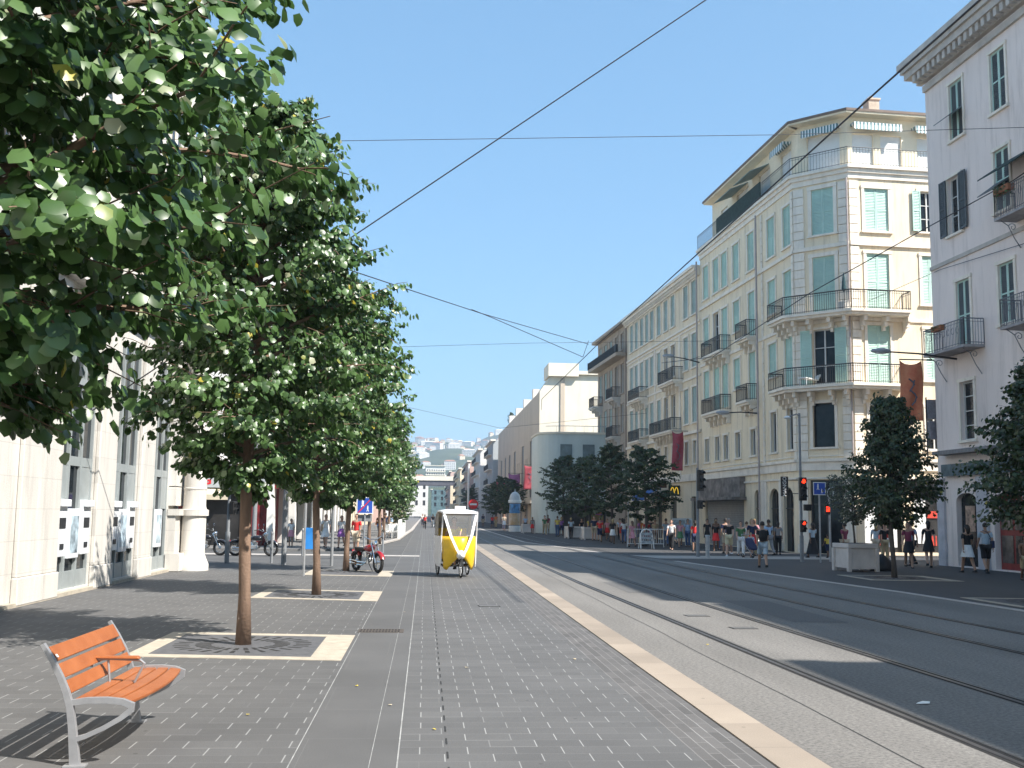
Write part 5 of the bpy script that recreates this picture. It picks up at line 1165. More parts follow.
for y in (0.0, LB):
    f = MB()
    post = [(0.02, 0.0), (0.005, 0.12), (-0.015, 0.28), (-0.04, 0.43), (-0.075, 0.54), (-0.125, 0.65), (-0.19, 0.77), (-0.265, 0.885)]
    pr_ = ribbon_prof(post, [0.075, 0.065, 0.055, 0.05, 0.045, 0.042, 0.036, 0.03]); hull_strip(f, pr_, y - 0.022, y + 0.022)
    arm = [(-0.06, 0.455), (0.08, 0.475), (0.22, 0.478), (0.34, 0.466), (0.41, 0.438), (0.405, 0.405), (0.33, 0.345), (0.21, 0.275), (0.08, 0.215), (-0.02, 0.185)]
    pr_ = ribbon_prof(arm, [0.04, 0.045, 0.045, 0.045, 0.05, 0.045, 0.038, 0.034, 0.034, 0.04]); hull_strip(f, pr_, y - 0.0215, y + 0.0215)
    f.box(-0.06, 0.10, y - 0.05, y + 0.05, -0.01, 0.012)
    fo = f.build('leg_frame', M_benchm, bench, bevel=0.008)
def plank(name, cl, wd, y0, y1, th, bulge=0.0, b0f=0.0):
    """plank whose cross-section is a thin slab between two profile points"""
    mb = MB(); n = 10; (x0, z0), (x1, z1) = cl; dx, dz = x1 - x0, z1 - z0; l = math.hypot(dx, dz); nx_, nz_ = -dz / l * th, dx / l * th
    vs = []
    for k in range(n + 1):
        t = k / n; y = y0 + (y1 - y0) * t; b = bulge * 4 * t * (1 - t)
        b0 = b * b0f; vs += [(x0 + b0, y, z0), (x1 + b, y, z1), (x1 + nx_ + b, y, z1 + nz_), (x0 + nx_ + b0, y, z0 + nz_)]
    fs = [(4 * k + i, 4 * k + (i + 1) % 4, 4 * (k + 1) + (i + 1) % 4, 4 * (k + 1) + i) for k in range(n) for i in range(4)] + [(3, 2, 1, 0), (4 * n, 4 * n + 1, 4 * n + 2, 4 * n + 3)]
    mb.add(vs, fs); return mb.build(name, M_orange, bench, bevel=0.006)
for (a, b) in (((-0.062, 0.515), (-0.108, 0.608)), ((-0.118, 0.626), (-0.172, 0.728)), ((-0.182, 0.746), (-0.245, 0.852))):
    plank('back_slat', (b, a), 0.1, 0.03, LB - 0.03, 0.025)
xs = [(-0.02, 0.068), (0.085, 0.172), (0.190, 0.277), (0.295, 0.385)]
for i, (a, b) in enumerate(xs):
    plank('seat_slat', ((a, 0.452 + 0.006 * (i < 1)), (b, 0.452 - 0.012 * (i == 3))), 0.1, 0.03, LB + 0.0, 0.026, [0, 0.02, 0.04, 0.065][i], [0, 0, 0.5, 0.62][i])
ar = MB(); ya = 0.86
ar.tube([(-0.13, ya, 0.66), (0.02, ya, 0.665), (0.24, ya, 0.655), (0.275, ya, 0.63), (0.24, ya, 0.56), (0.20, ya, 0.475)], 0.011, 8); ar.tube([(-0.16, ya, 0.655), (-0.15, ya, 0.60)], 0.011, 8)
ar.tube([(-0.02, ya, 0.655), (0.0, ya, 0.48)], 0.010, 8)
aro = ar.build('armrest', M_benchm, bench)
aw_ = MB(); aw_.hexa([(-0.17, ya - 0.03, 0.672), (0.24, ya - 0.035, 0.668), (0.24, ya + 0.035, 0.668), (-0.17, ya + 0.03, 0.672), (-0.17, ya - 0.02, 0.69), (0.22, ya - 0.025, 0.69), (0.22, ya + 0.025, 0.69), (-0.17, ya + 0.02, 0.69)])
aw_.build('arm_pad', M_orange, aro, bevel=0.006)
nt_ = MB(); nt_.hexa([(-0.331, 0.04, 0.80), (-0.331, 0.085, 0.80), (-0.29, 0.085, 0.80), (-0.29, 0.04, 0.80), (-0.33, 0.04, 0.875), (-0.33, 0.085, 0.875), (-0.315, 0.085, 0.875), (-0.315, 0.04, 0.875)])
st_ = MB(); st_.add([(-0.245, 0.045, 0.762), (-0.245, 0.085, 0.762), (-0.285, 0.085, 0.812), (-0.285, 0.045, 0.812)], [(0, 1, 2, 3)])
so_ = st_.build('sticker', M_paper, bench)
so_.location = (0.075, 0, 0.02)

# ------------------------------------------------------------ motorcycles
def motorcycle(loc, rz, tank, label, group='parked motorcycles'):
    t = empty('motorcycle', loc, rz, label, 'motorcycle', group)       # front towards +Y
    for y, r in ((0.78, 0.31), (-0.72, 0.31)):
        w_ = MB(); w_.torus((0, y, r), r - 0.05, 0.055, 'x', 32, 8); wo = w_.build('wheel', M_rubber, t, smooth=True)
        rm = MB(); rm.torus((0, y, r), r - 0.10, 0.014, 'x', 28, 6); rm.lathe([(0.05, -0.05), (0.05, 0.05)], (0, y, r), 12, 'x')
        for k in range(14): a = 2 * math.pi * k / 14; rm.tube([(0.03 * (-1) ** k, y, r), (0, y + (r - 0.1) * math.cos(a), r + (r - 0.1) * math.sin(a))], 0.004, 4)
        rm.build('rim', M_chrome, wo)
        fd = MB(); n = 12; a0, a1 = (0.15 * math.pi, 0.85 * math.pi); vs = []
        for k in range(n + 1):
            a = a0 + (a1 - a0) * k / n + (0.1 if y < 0 else -0.1)
            for x, dr in ((-0.075, -0.03), (-0.06, 0.012), (0, 0.03), (0.06, 0.012), (0.075, -0.03)): vs.append((x, y + (r + 0.03 + dr) * math.cos(a), r + (r + 0.03 + dr) * math.sin(a)))
        fd.add(vs, [(k * 5 + i, k * 5 + i + 1, (k + 1) * 5 + i + 1, (k + 1) * 5 + i) for k in range(n) for i in range(4)]); fd.build('fender', tank, t, smooth=True)
    f = MB(); f.tube([(0, 0.42, 0.75), (0, 0.3, 0.35), (0, -0.2, 0.27), (0, -0.4, 0.35), (0, -0.35, 0.62), (0, 0.42, 0.75)], 0.022, 8)
    for x in (-0.09, 0.09): f.tube([(x, -0.3, 0.36), (x, -0.72, 0.31)], 0.018, 6); f.tube([(x, -0.66, 0.34), (x, -0.5, 0.66)], 0.022, 6)
    f.build('frame', M_black, t)
    fk = MB()
    for x in (-0.1, 0.1): fk.tube([(x, 0.78, 0.31), (x, 0.46, 0.92)], 0.024, 8)
    fk.tube([(-0.12, 0.47, 0.86), (0.12, 0.47, 0.86)], 0.03, 8); fk.build('fork', M_chrome, t)
    h = MB(); h.tube([(-0.42, 0.22, 1.06), (-0.3, 0.32, 1.10), (-0.12, 0.42, 1.02), (0.12, 0.42, 1.02), (0.3, 0.32, 1.10), (0.42, 0.22, 1.06)], 0.014, 8); ho = h.build('handlebar', M_chrome, t)
    for x in (-0.42, 0.42):
        g = MB(); g.tube([(x * 0.8, 0.29, 1.085), (x * 1.08, 0.19, 1.05)], 0.02, 8); g.build('grip', M_black, ho)
        g = MB(); g.tube([(x * 0.7, 0.34, 1.09), (x * 0.85, 0.34, 1.24)], 0.006, 5); g.lathe([(0.0, -0.01), (0.06, -0.008), (0.06, 0.008), (0, 0.01)], (x * 0.88, 0.34, 1.27), 10, 'y', cap=False); g.build('mirror', M_chrome, ho)
    tk = MB(); tk.lathe([(0.0, -0.02), (0.09, 0.0), (0.135, 0.12), (0.15, 0.28), (0.12, 0.42), (0.05, 0.5), (0, 0.51)], (0, -0.08, 0.74), 14, 'y', cap=False); tk.xf(Matrix.Translation((0, 0, 0.74)) @ Matrix.Diagonal((1, 1, 0.8, 1)) @ Matrix.Translation((0, 0, -0.74))); tk.build('fuel_tank', tank, t, smooth=True)
    s_ = MB(); s_.hexa([(-0.12, -0.62, 0.62), (0.12, -0.62, 0.62), (0.1, -0.04, 0.66), (-0.1, -0.04, 0.66), (-0.13, -0.64, 0.76), (0.13, -0.64, 0.76), (0.1, -0.02, 0.74), (-0.1, -0.02, 0.74)]); s_.build('seat', M_black, t, bevel=0.03)
    e = MB(); e.box(-0.13, 0.13, -0.12, 0.22, 0.24, 0.44); eo = e.build('engine', M_zinc, t, bevel=0.03)
    for sgn in (-1, 1):
        e = MB(); a = sgn * 0.38
        for k in range(6): e.lathe([(0.085, -0.01), (0.085, 0.01)], (0, 0, 0.03 * k), 12)
        e.lathe([(0.06, -0.02), (0.06, 0.17)], (0, 0, 0), 12); e.xf(Matrix.Translation((0, 0.05 + sgn * 0.05, 0.42)) @ Matrix.Rotation(-a, 4, 'X')); e.build('cylinder', M_chrome, t)
    for z in (0.30, 0.22):
        e = MB(); e.tube([(0.12, 0.2, 0.45), (0.15, 0.24, 0.3), (0.16, 0.0, z), (0.17, -0.3, z), (0.17, -0.8, z + 0.04)], [0.022, 0.024, 0.028, 0.038, 0.042], 10); e.build('exhaust', M_chrome, t)
    e = MB(); e.lathe([(0.03, -0.1), (0.08, -0.06), (0.095, 0.02), (0.095, 0.04), (0.0, 0.055)], (0, 0.56, 0.90), 14, 'y'); e.build('headlight', M_chrome, t, smooth=True)
    e = MB(); e.lathe([(0.0, -0.03), (0.04, -0.02), (0.04, 0.02)], (0, -0.98, 0.62), 10, 'y'); e.build('tail_light', M_red, t)
    e = MB(); e.tube([(-0.1, -0.1, 0.3), (-0.28, -0.14, 0.01)], 0.012, 6); e.build('kickstand', M_black, t)
    return t
M_mred = mat('dark_red_lacquer', (0.30, 0.015, 0.02), 0.2, 0.1, 4, spec=0.6, coat=0.6); M_mblk = mat('black_lacquer', (0.015, 0.015, 0.02), 0.2, 0.1, 4, spec=0.6, coat=0.6)
motorcycle((-1.8, 34.75, 0.01), R(-150), M_mred, 'dark red cruiser motorcycle parked beside the third grate')
motorcycle((-7.1, 46.0, 0), R(-98), M_mblk, 'black cruiser motorcycle with pale front wheel parked across the side street')
motorcycle((-9.25, 46.5, 0), R(-100), M_mblk, 'black motorcycle half hidden behind the round stone column')

# ------------------------------------------------------------ people
SKIN = [mat('light_skin', (0.55, 0.34, 0.25), 0.55, 0.06, 9), mat('tan_skin', (0.42, 0.25, 0.17), 0.55, 0.06, 9), mat('dark_skin', (0.16, 0.09, 0.06), 0.55, 0.06, 9)]
def skin_mesh(nodes, edges, sub=1):
    """nodes {name:(pos,rx,ry)} -> organic mesh via a Skin modifier"""
    names = list(nodes); me = bpy.data.meshes.new('sk'); me.from_pydata([nodes[n][0] for n in names], [(names.index(a), names.index(b)) for a, b in edges], [])
    o = bpy.data.objects.new('sk', me); COL.objects.link(o); m = o.modifiers.new('s', 'SKIN'); m.use_smooth_shade = True; m.branch_smoothing = 0.6
    for i, n in enumerate(names):
        sv = me.skin_vertices[0].data[i]; sv.radius = nodes[n][1:3]; sv.use_root = (i == 0)
    if sub: s2 = o.modifiers.new('ss', 'SUBSURF'); s2.levels = sub; s2.render_levels = sub
    dg = bpy.context.evaluated_depsgraph_get(); out = bpy.data.meshes.new_from_object(o.evaluated_get(dg))
    bpy.data.objects.remove(o); bpy.data.meshes.remove(me); return out
def pose_nodes(kind):
    """joint positions for a 1.72 m figure facing +Y"""
    P = {}
    def leg(side, th, kn):   # thigh swing forward (+) and knee bend, radians
        hx = 0.09 * side; hip = Vector((hx, 0, 0.90)); d = Vector((0, math.sin(th), -math.cos(th))); knee = hip + d * 0.43
        a2 = th - kn; d2 = Vector((0, math.sin(a2), -math.cos(a2))); ank = knee + d2 * 0.42; return hip, knee, ank
    def armj(side, sw, el, out=0.10):
        sh = Vector((0.175 * side, 0, 1.40)); d = Vector((math.sin(out) * side, math.sin(sw), -math.cos(sw))).normalized(); e = sh + d * 0.28
        a2 = sw + el; d2 = Vector((0.02 * side, math.sin(a2), -math.cos(a2))).normalized(); wr = e + d2 * 0.25; return sh, e, wr, d2
    if kind == 'walk': L, Rr = leg(-1, 0.42, 0.10), leg(1, -0.30, 0.35); LA, RA = armj(-1, -0.4, 0.25), armj(1, 0.38, 0.35)
    elif kind == 'walk2': L, Rr = leg(-1, -0.22, 0.55), leg(1, 0.30, 0.12); LA, RA = armj(-1, 0.3, 0.4), armj(1, -0.3, 0.2)
    elif kind == 'sit': L, Rr = leg(-1, 1.45, 1.45), leg(1, 1.40, 1.35); LA, RA = armj(-1, 0.5, 0.9), armj(1, 0.45, 1.0)
    elif kind == 'bent': L, Rr = leg(-1, 0.05, 0.05), leg(1, -0.05, 0.0); LA, RA = armj(-1, 0.2, 1.5), armj(1, 0.5, 1.3)
    elif kind == 'ride': L, Rr = leg(-1, 1.05, 0.9), leg(1, 1.35, 1.5); LA, RA = armj(-1, 0.9, 0.4), armj(1, 0.9, 0.4)
    else: L, Rr = leg(-1, 0.06, 0.03), leg(1, -0.05, 0.03); LA, RA = armj(-1, 0.05, 0.25), armj(1, -0.02, 0.2)
    dz = -min(L[2].z, Rr[2].z) + 0.075 if kind not in ('sit', 'ride') else 0
    return L, Rr, LA, RA, dz
def person_meshes(kind, woman=False):
    L, Rr, LA, RA, dz = pose_nodes(kind); sc = 0.92 if woman else 1.0; up = Vector((0, 0, dz))
    n = {'pel': ((0, 0, 0.93), 0.135, 0.10), 'wst': ((0, 0, 1.10), 0.115 * sc, 0.085), 'chs': ((0, 0.005, 1.28), 0.15 * sc, 0.10), 'shl': ((0, 0, 1.40), 0.12 * sc, 0.075), 'nck': ((0, 0.0, 1.48), 0.052, 0.052),
         'hd1': ((0, 0.02, 1.55), 0.062, 0.075), 'hd2': ((0, 0.015, 1.63), 0.075, 0.092), 'hd3': ((0, 0.0, 1.70), 0.058, 0.07)}
    e = [('pel', 'wst'), ('wst', 'chs'), ('chs', 'shl'), ('shl', 'nck'), ('nck', 'hd1'), ('hd1', 'hd2'), ('hd2', 'hd3')]
    for tag_, leg in (('l', L), ('r', Rr)):
        h, k, a = leg; n[tag_ + 'h'] = (tuple(h), 0.095, 0.09); n[tag_ + 't'] = (tuple(h.lerp(k, 0.5)), 0.078, 0.078); n[tag_ + 'k'] = (tuple(k), 0.058, 0.06)
        n[tag_ + 'c'] = (tuple(k.lerp(a, 0.35)), 0.056, 0.06); n[tag_ + 'a'] = (tuple(a), 0.036, 0.042)
        n[tag_ + 'f'] = (tuple(a + Vector((0, 0.08, -0.035))), 0.036, 0.03); n[tag_ + 'o'] = (tuple(a + Vector((0, 0.17, -0.05))), 0.036, 0.02)
        e += [('pel', tag_ + 'h'), (tag_ + 'h', tag_ + 't'), (tag_ + 't', tag_ + 'k'), (tag_ + 'k', tag_ + 'c'), (tag_ + 'c', tag_ + 'a'), (tag_ + 'a', tag_ + 'f'), (tag_ + 'f', tag_ + 'o')]
    hands = []
    for tag_, (s, el, wr, d) in (('L', LA), ('R', RA)):
        side = -1 if tag_ == 'L' else 1; s = Vector((s.x * sc, s.y, s.z)); palm = wr + d * 0.07
        n[tag_ + 's'] = (tuple(s), 0.055 * sc, 0.055); n[tag_ + 'e'] = (tuple(el), 0.040 * sc, 0.040); n[tag_ + 'w'] = (tuple(wr), 0.026, 0.026); n[tag_ + 'p'] = (tuple(palm), 0.018, 0.036)
        e += [('shl', tag_ + 's'), (tag_ + 's', tag_ + 'e'), (tag_ + 'e', tag_ + 'w'), (tag_ + 'w', tag_ + 'p')]; hands.append((palm, d, side))
    body = skin_mesh(n, e, 1)
    # fingers, nose and ears merged into the same body mesh
    ex = MB()
    for palm, d, side in hands:
        fwd = Vector((0, d.z, -d.y)).normalized() * -1
        if fwd.y < 0: fwd = -fwd
        for i, (off, ln) in enumerate(((-0.028, 0.062), (-0.010, 0.078), (0.009, 0.084), (0.027, 0.076))):
            a = palm + fwd * off + d * 0.02; b = a + d * ln * 0.55; c = b + (d * 0.7 + Vector((-side * 0.6, 0, 0))) * ln * 0.5; ex.tube([a, b, c], [0.010, 0.009, 0.006], 6)
        a = palm + fwd * 0.03 - d * 0.03; ex.tube([a, a + fwd * 0.03 + d * 0.03, a + fwd * 0.035 + d * 0.06], [0.011, 0.010, 0.007], 6)
    ex.add([(-0.012, 0.10, 1.60), (0.012, 0.10, 1.60), (0, 0.132, 1.603), (0, 0.10, 1.64)], [(0, 1, 2), (0, 2, 3), (1, 3, 2)])
    for s_ in (-1, 1): ex.lathe([(0.0, -0.01), (0.024, 0), (0.0, 0.012)], (s_ * 0.082, 0.01, 1.61), 8, 'x', cap=False)
    bm = bmesh.new(); bm.from_mesh(body); m2 = ex.mesh('x', []) ; bm.from_mesh(m2); bm.to_mesh(body); bm.free()
    body.transform(Matrix.Translation(up)); body.polygons.foreach_set('use_smooth', [True] * len(body.polygons))
    # clothing shells
    def grow(keys, k, extra=None, edges=None, cut=None):
        nn = {q: (n[q][0], n[q][1] * k + 0.012, n[q][2] * k + 0.012) for q in keys}
        if extra: nn.update(extra)
        m = skin_mesh(nn, edges, 1); m.transform(Matrix.Translation(up)); return m
    out = {'body': body}
    def mid(a, b, f): return tuple(Vector(a).lerp(Vector(b), f))
    sleeves = {t_ + 'm': (mid(n[t_ + 's'][0], n[t_ + 'e'][0], 0.75), 0.062, 0.062) for t_ in 'LR'}
    out['shirt'] = grow(['pel', 'wst', 'chs', 'shl', 'Ls', 'Rs'], 1.03, sleeves, [('pel', 'wst'), ('wst', 'chs'), ('chs', 'shl'), ('shl', 'Ls'), ('shl', 'Rs'), ('Ls', 'Lm'), ('Rs', 'Rm')])
    out['trousers'] = grow(['pel', 'lh', 'lt', 'lk', 'lc', 'la', 'rh', 'rt', 'rk', 'rc', 'ra'], 1.12, None, [('pel', 'lh'), ('lh', 'lt'), ('lt', 'lk'), ('lk', 'lc'), ('lc', 'la'), ('pel', 'rh'), ('rh', 'rt'), ('rt', 'rk'), ('rk', 'rc'), ('rc', 'ra')])
    kk = {t_ + 'z': (mid(n[t_ + 't'][0], n[t_ + 'k'][0], 0.95), 0.095, 0.095) for t_ in 'lr'}
    out['shorts'] = grow(['pel', 'lh', 'lt', 'rh', 'rt'], 1.15, kk, [('pel', 'lh'), ('lh', 'lt'), ('lt', 'lz'), ('pel', 'rh'), ('rh', 'rt'), ('rt', 'rz')])
    def skirt(z1, r1, z0=1.02):
        mb = MB(); ns = 20; vs = []; lean = (L[1].y + Rr[1].y) / 2
        for j in range(6):
            f = j / 5; z = z0 + (z1 - z0) * f; rx = 0.125 + (r1 - 0.125) * f ** 0.8; ry = 0.10 + (r1 * 0.95 - 0.10) * f ** 0.8
            spread = abs(L[1].y - Rr[1].y) * 0.5 * f
            for k in range(ns): a = 2 * math.pi * k / ns; w_ = 1 + 0.06 * f * math.sin(5 * a); vs.append((rx * w_ * math.cos(a), lean * f + (ry + spread) * w_ * math.sin(a), z))
        mb.add(vs, [(j * ns + k, j * ns + (k + 1) % ns, (j + 1) * ns + (k + 1) % ns, (j + 1) * ns + k) for j in range(5) for k in range(ns)])
        m = mb.mesh('skirt', [], smooth=True); m.transform(Matrix.Translation(up)); return m
    out['skirt'] = skirt(0.60, 0.21); out['long_skirt'] = skirt(0.22, 0.27)
    hr = MB(); vs = []; ns = 14
    for j in range(7):
        th = math.pi * 0.52 * j / 6
        for k in range(ns):
            a = 2 * math.pi * k / ns; r = math.sin(th); zz = math.cos(th); front = max(0, math.sin(a)); low = 0 if j < 4 else (j - 3) / 3
            vs.append((0.088 * r * math.cos(a), 0.0 + 0.103 * r * math.sin(a) - 0.012 - 0.05 * front * low, 1.635 + 0.105 * zz + 0.07 * front * low - (0.05 * low if front == 0 else 0)))
    hr.add(vs, [(j * ns + k, j * ns + (k + 1) % ns, (j + 1) * ns + (k + 1) % ns, (j + 1) * ns + k) for j in range(6) for k in range(ns)])
    if woman:
        hr.tube([(0, -0.06, 1.66), (0, -0.095, 1.58), (0, -0.10, 1.48), (0, -0.09, 1.40)], [0.075, 0.078, 0.065, 0.03], 10)
    m = hr.mesh('hair', [], smooth=True); m.transform(Matrix.Translation(up)); out['hair'] = m
    fc = MB()
    for s_ in (-1, 1): fc.lathe([(0, 0), (0.011, 0.002), (0, 0.006)], (s_ * 0.03, 0.098, 1.632), 8, 'y', cap=False)
    m = fc.mesh('eyes', []); m.transform(Matrix.Translation(up)); out['eyes'] = m
    mo = MB(); mo.add([(-0.022, 0.098, 1.572), (0.022, 0.098, 1.572), (0.018, 0.104, 1.565), (-0.018, 0.104, 1.565), (0, 0.102, 1.558)], [(0, 1, 2, 3), (3, 2, 4)]); m = mo.mesh('mouth', []); m.transform(Matrix.Translation(up)); out['mouth'] = m
    for tg, leg in (('l', L), ('r', Rr)):
        a = leg[2]; s_ = MB(); s_.hexa([(a.x - 0.045, a.y - 0.06, a.z - 0.078), (a.x + 0.045, a.y - 0.06, a.z - 0.078), (a.x + 0.05, a.y + 0.2, a.z - 0.078), (a.x - 0.05, a.y + 0.2, a.z - 0.078),
                                       (a.x - 0.04, a.y - 0.055, a.z + 0.005), (a.x + 0.04, a.y - 0.055, a.z + 0.005), (a.x + 0.035, a.y + 0.17, a.z - 0.035), (a.x - 0.035, a.y + 0.17, a.z - 0.035)])
        m = s_.mesh('shoe', []); m.transform(Matrix.Translation(up)); out['shoe_' + tg] = m
    bg = MB(); bg.lathe([(0.02, -0.03), (0.13, 0.0), (0.15, 0.15), (0.13, 0.34), (0.05, 0.40)], (0, -0.17, 1.03), 12); bg.xf(Matrix.Translation((0, -0.17, 0)) @ Matrix.Diagonal((1.05, 0.6, 1, 1)) @ Matrix.Translation((0, 0.17, 0)))
    m = bg.mesh('backpack', [], smooth=True); m.transform(Matrix.Translation(up)); out['backpack'] = m
    sb = MB(); sb.box(0.17, 0.26, -0.14, 0.12, 0.88, 1.12); sb.tube([(0.2, -0.05, 1.12), (0.05, -0.12, 1.40), (-0.08, 0.0, 1.47), (0.05, 0.12, 1.35), (0.2, 0.05, 1.12)], 0.012, 5); m = sb.mesh('shoulder_bag', []); m.transform(Matrix.Translation(up)); out['shoulder_bag'] = m
    return out
PM = {}
def PMget(kind, w):
    if (kind, w) not in PM: PM[(kind, w)] = person_meshes(kind, w)
    return PM[(kind, w)]
COLS = dict(white=(0.75, 0.75, 0.74), black=(0.018, 0.018, 0.02), navy=(0.02, 0.03, 0.08), denim=(0.07, 0.12, 0.24), lblue=(0.36, 0.50, 0.68), paleblue=(0.42, 0.52, 0.60), red=(0.62, 0.03, 0.03), maroon=(0.26, 0.05, 0.09), khaki=(0.45, 0.36, 0.22),
            cream=(0.62, 0.55, 0.36), yellow=(0.68, 0.52, 0.08), green=(0.08, 0.20, 0.09), pink=(0.62, 0.28, 0.33), purple=(0.30, 0.12, 0.38), brown=(0.20, 0.11, 0.07), grey=(0.25, 0.25, 0.26), orange=(0.65, 0.22, 0.06), beige=(0.55, 0.46, 0.34))
def cloth(c): return mat('cloth_' + c, COLS[c], 0.85, 0.12, 6)
HAIR = dict(dark=mat('dark_hair', (0.02, 0.014, 0.01), 0.6, 0.2, 20), brown=mat('brown_hair', (0.10, 0.055, 0.03), 0.6, 0.2, 20), blond=mat('blond_hair', (0.42, 0.30, 0.14), 0.6, 0.2, 20), grey=mat('grey_hair', (0.45, 0.44, 0.42), 0.6, 0.2, 20))
M_lip = mat('lips', (0.35, 0.10, 0.09), 0.5, 0)
def person(x, y, h, face, label, top='white', bot='denim', lower='trousers', kind='stand', w=False, skin=0, hair='dark', bag=None, bagc='black', z=0.0, shoe='black', parent_z=None, group=None):
    """face: heading in degrees, 0 = walking away up the street, 180 = towards the camera"""
    ms = PMget(kind, w); t = empty('person', (x, y, z), R(-face), label, 'person', group); s_ = h / 1.75; t.scale = (s_,) * 3
    def p(nm, key, m):
        o = bpy.data.objects.new(nm, ms[key]); COL.objects.link(o); o.parent = t
        if not ms[key].materials: ms[key].materials.append(m)
        o.material_slots[0].link = 'OBJECT'; o.material_slots[0].material = m; return o
    p('body', 'body', SKIN[skin]); p('shirt', 'shirt', cloth(top)); p(lower, lower, cloth(bot))
    if lower in ('long_skirt',): pass
    p('hair', 'hair', HAIR[hair]); p('eyes', 'eyes', M_black); p('mouth', 'mouth', M_lip); p('shoe', 'shoe_l', cloth(shoe)); p('shoe', 'shoe_r', cloth(shoe))
    if bag: p(bag, bag, cloth(bagc))
    return t
P_ = 'people on the right pavement'; PL_ = 'people on the left pavement'
person(12.47, 39.5, 1.76, 10, 'man in black top and light blue shorts walking away with a black backpack', 'black', 'paleblue', 'shorts', 'walk', skin=1, bag='backpack')
person(14.44, 50.9, 1.79, 200, 'man in black polo shirt and cream shorts facing the street', 'black', 'cream', 'shorts', 'walk2', skin=0, hair='grey', group=P_, shoe='white')
person(14.75, 50.0, 1.70, 190, 'person in green top and white trousers beside the man in cream shorts', 'green', 'white', 'trousers', 'walk', skin=0, hair='brown', group=P_)
person(15.35, 50.2, 1.80, 175, 'woman in dark top and red skirt walking with the group by the corner', 'navy', 'red', 'skirt', 'walk2', True, 0, 'blond', group=P_)
person(15.75, 51.3, 1.72, 180, 'woman with brown top and khaki trousers at the back of the corner group', 'brown', 'khaki', 'trousers', 'stand', True, 1, 'brown', group=P_)
person(16.6, 51.6, 1.80, 350, 'man in light blue shirt behind the man with the backpack', 'lblue', 'grey', 'trousers', 'walk', skin=2, group=P_)
person(15.05, 49.4, 1.15, 180, 'small child in blue top in front of the corner group', 'lblue', 'navy', 'shorts', 'walk2', skin=0, hair='blond', group=P_)
person(16.57, 63.0, 1.70, 200, 'woman in a black dress standing in front of the grey roller shutter', 'black', 'black', 'skirt', 'stand', True, 1, 'dark', group=P_)
person(17.15, 63.2, 1.74, 180, 'woman in brown top and black trousers by the grey roller shutter', 'brown', 'black', 'trousers', 'stand', True, 1, 'dark', group=P_)
person(17.98, 49.4, 1.68, 350, 'person in white t-shirt and black skirt by the traffic light post', 'paleblue', 'black', 'long_skirt', 'walk', True, 2, 'dark', group=P_)
person(18.76, 49.6, 1.13, 350, 'child in yellow t-shirt and dark shorts beside the adult in white', 'yellow', 'navy', 'shorts', 'walk2', skin=2, group=P_)
person(18.4, 46.6, 1.70, 340, 'man in maroon shirt behind the white planter box', 'maroon', 'beige', 'trousers', 'walk', skin=1, hair='dark', group=P_)
person(18.5, 40.5, 1.80, 200, 'woman in dark red top and black skirt right of the conical tree', 'maroon', 'black', 'skirt', 'walk', True, 1, 'brown', group=P_)
person(19.3, 42.0, 1.80, 350, 'man in light blue shirt between the two women in dark clothes', 'lblue', 'black', 'trousers', 'walk2', skin=0, group=P_)
person(19.35, 40.6, 1.83, 20, 'woman in a black dress stepping along by the pale stone pier', 'black', 'black', 'skirt', 'walk2', True, 0, 'dark', group=P_)
person(19.1, 37.1, 1.74, 5, 'woman in black top and short white skirt at the dark red door', 'black', 'white', 'skirt', 'walk', True, 1, 'dark', group=P_)
person(19.5, 36.6, 1.79, 15, 'man in white t-shirt and dark shorts with a bag over his shoulder', 'paleblue', 'black', 'shorts', 'walk2', skin=1, bag='shoulder_bag', bagc='navy', group=P_)
person(18.35, 32.1, 1.45, 200, 'person in brown clothes cut off by the right edge of the photo', 'brown', 'khaki', 'shorts', 'walk', skin=2, group=P_)
person(14.85, 66.3, 1.74, 10, 'man in pale shirt and blue jeans walking away near the white barrier', 'paleblue', 'denim', 'trousers', 'walk', skin=1, group=P_)
person(15.83, 64.7, 1.68, 200, 'man in light blue top and jeans beside the white board', 'lblue', 'denim', 'trousers', 'stand', skin=1, group=P_)
person(15.1, 63.6, 1.62, 190, 'woman in a patterned pink top near the man in light blue', 'pink', 'green', 'skirt', 'walk2', True, 1, 'dark', group=P_)
person(12.2, 63.5, 1.58, 350, 'woman in a pink dress walking away left of the white barrier', 'pink', 'pink', 'skirt', 'walk', True, 1, 'brown', group=P_)
person(13.9, 67.5, 1.66, 10, 'woman in red top in the crowd right of the white barrier', 'red', 'maroon', 'skirt', 'walk', True, 1, 'dark', group=P_)
person(14.3, 66.9, 1.64, 200, 'person in khaki shirt in the crowd right of the white barrier', 'khaki', 'brown', 'trousers', 'walk2', skin=1, group=P_)
rnd = random.Random(12); tops = ['white', 'red', 'orange', 'navy', 'pink', 'paleblue', 'black', 'yellow', 'purple', 'green', 'maroon', 'grey', 'lblue', 'beige']
bots = [('denim', 'trousers'), ('black', 'trousers'), ('beige', 'shorts'), ('navy', 'shorts'), ('white', 'skirt'), ('red', 'skirt'), ('khaki', 'trousers')]
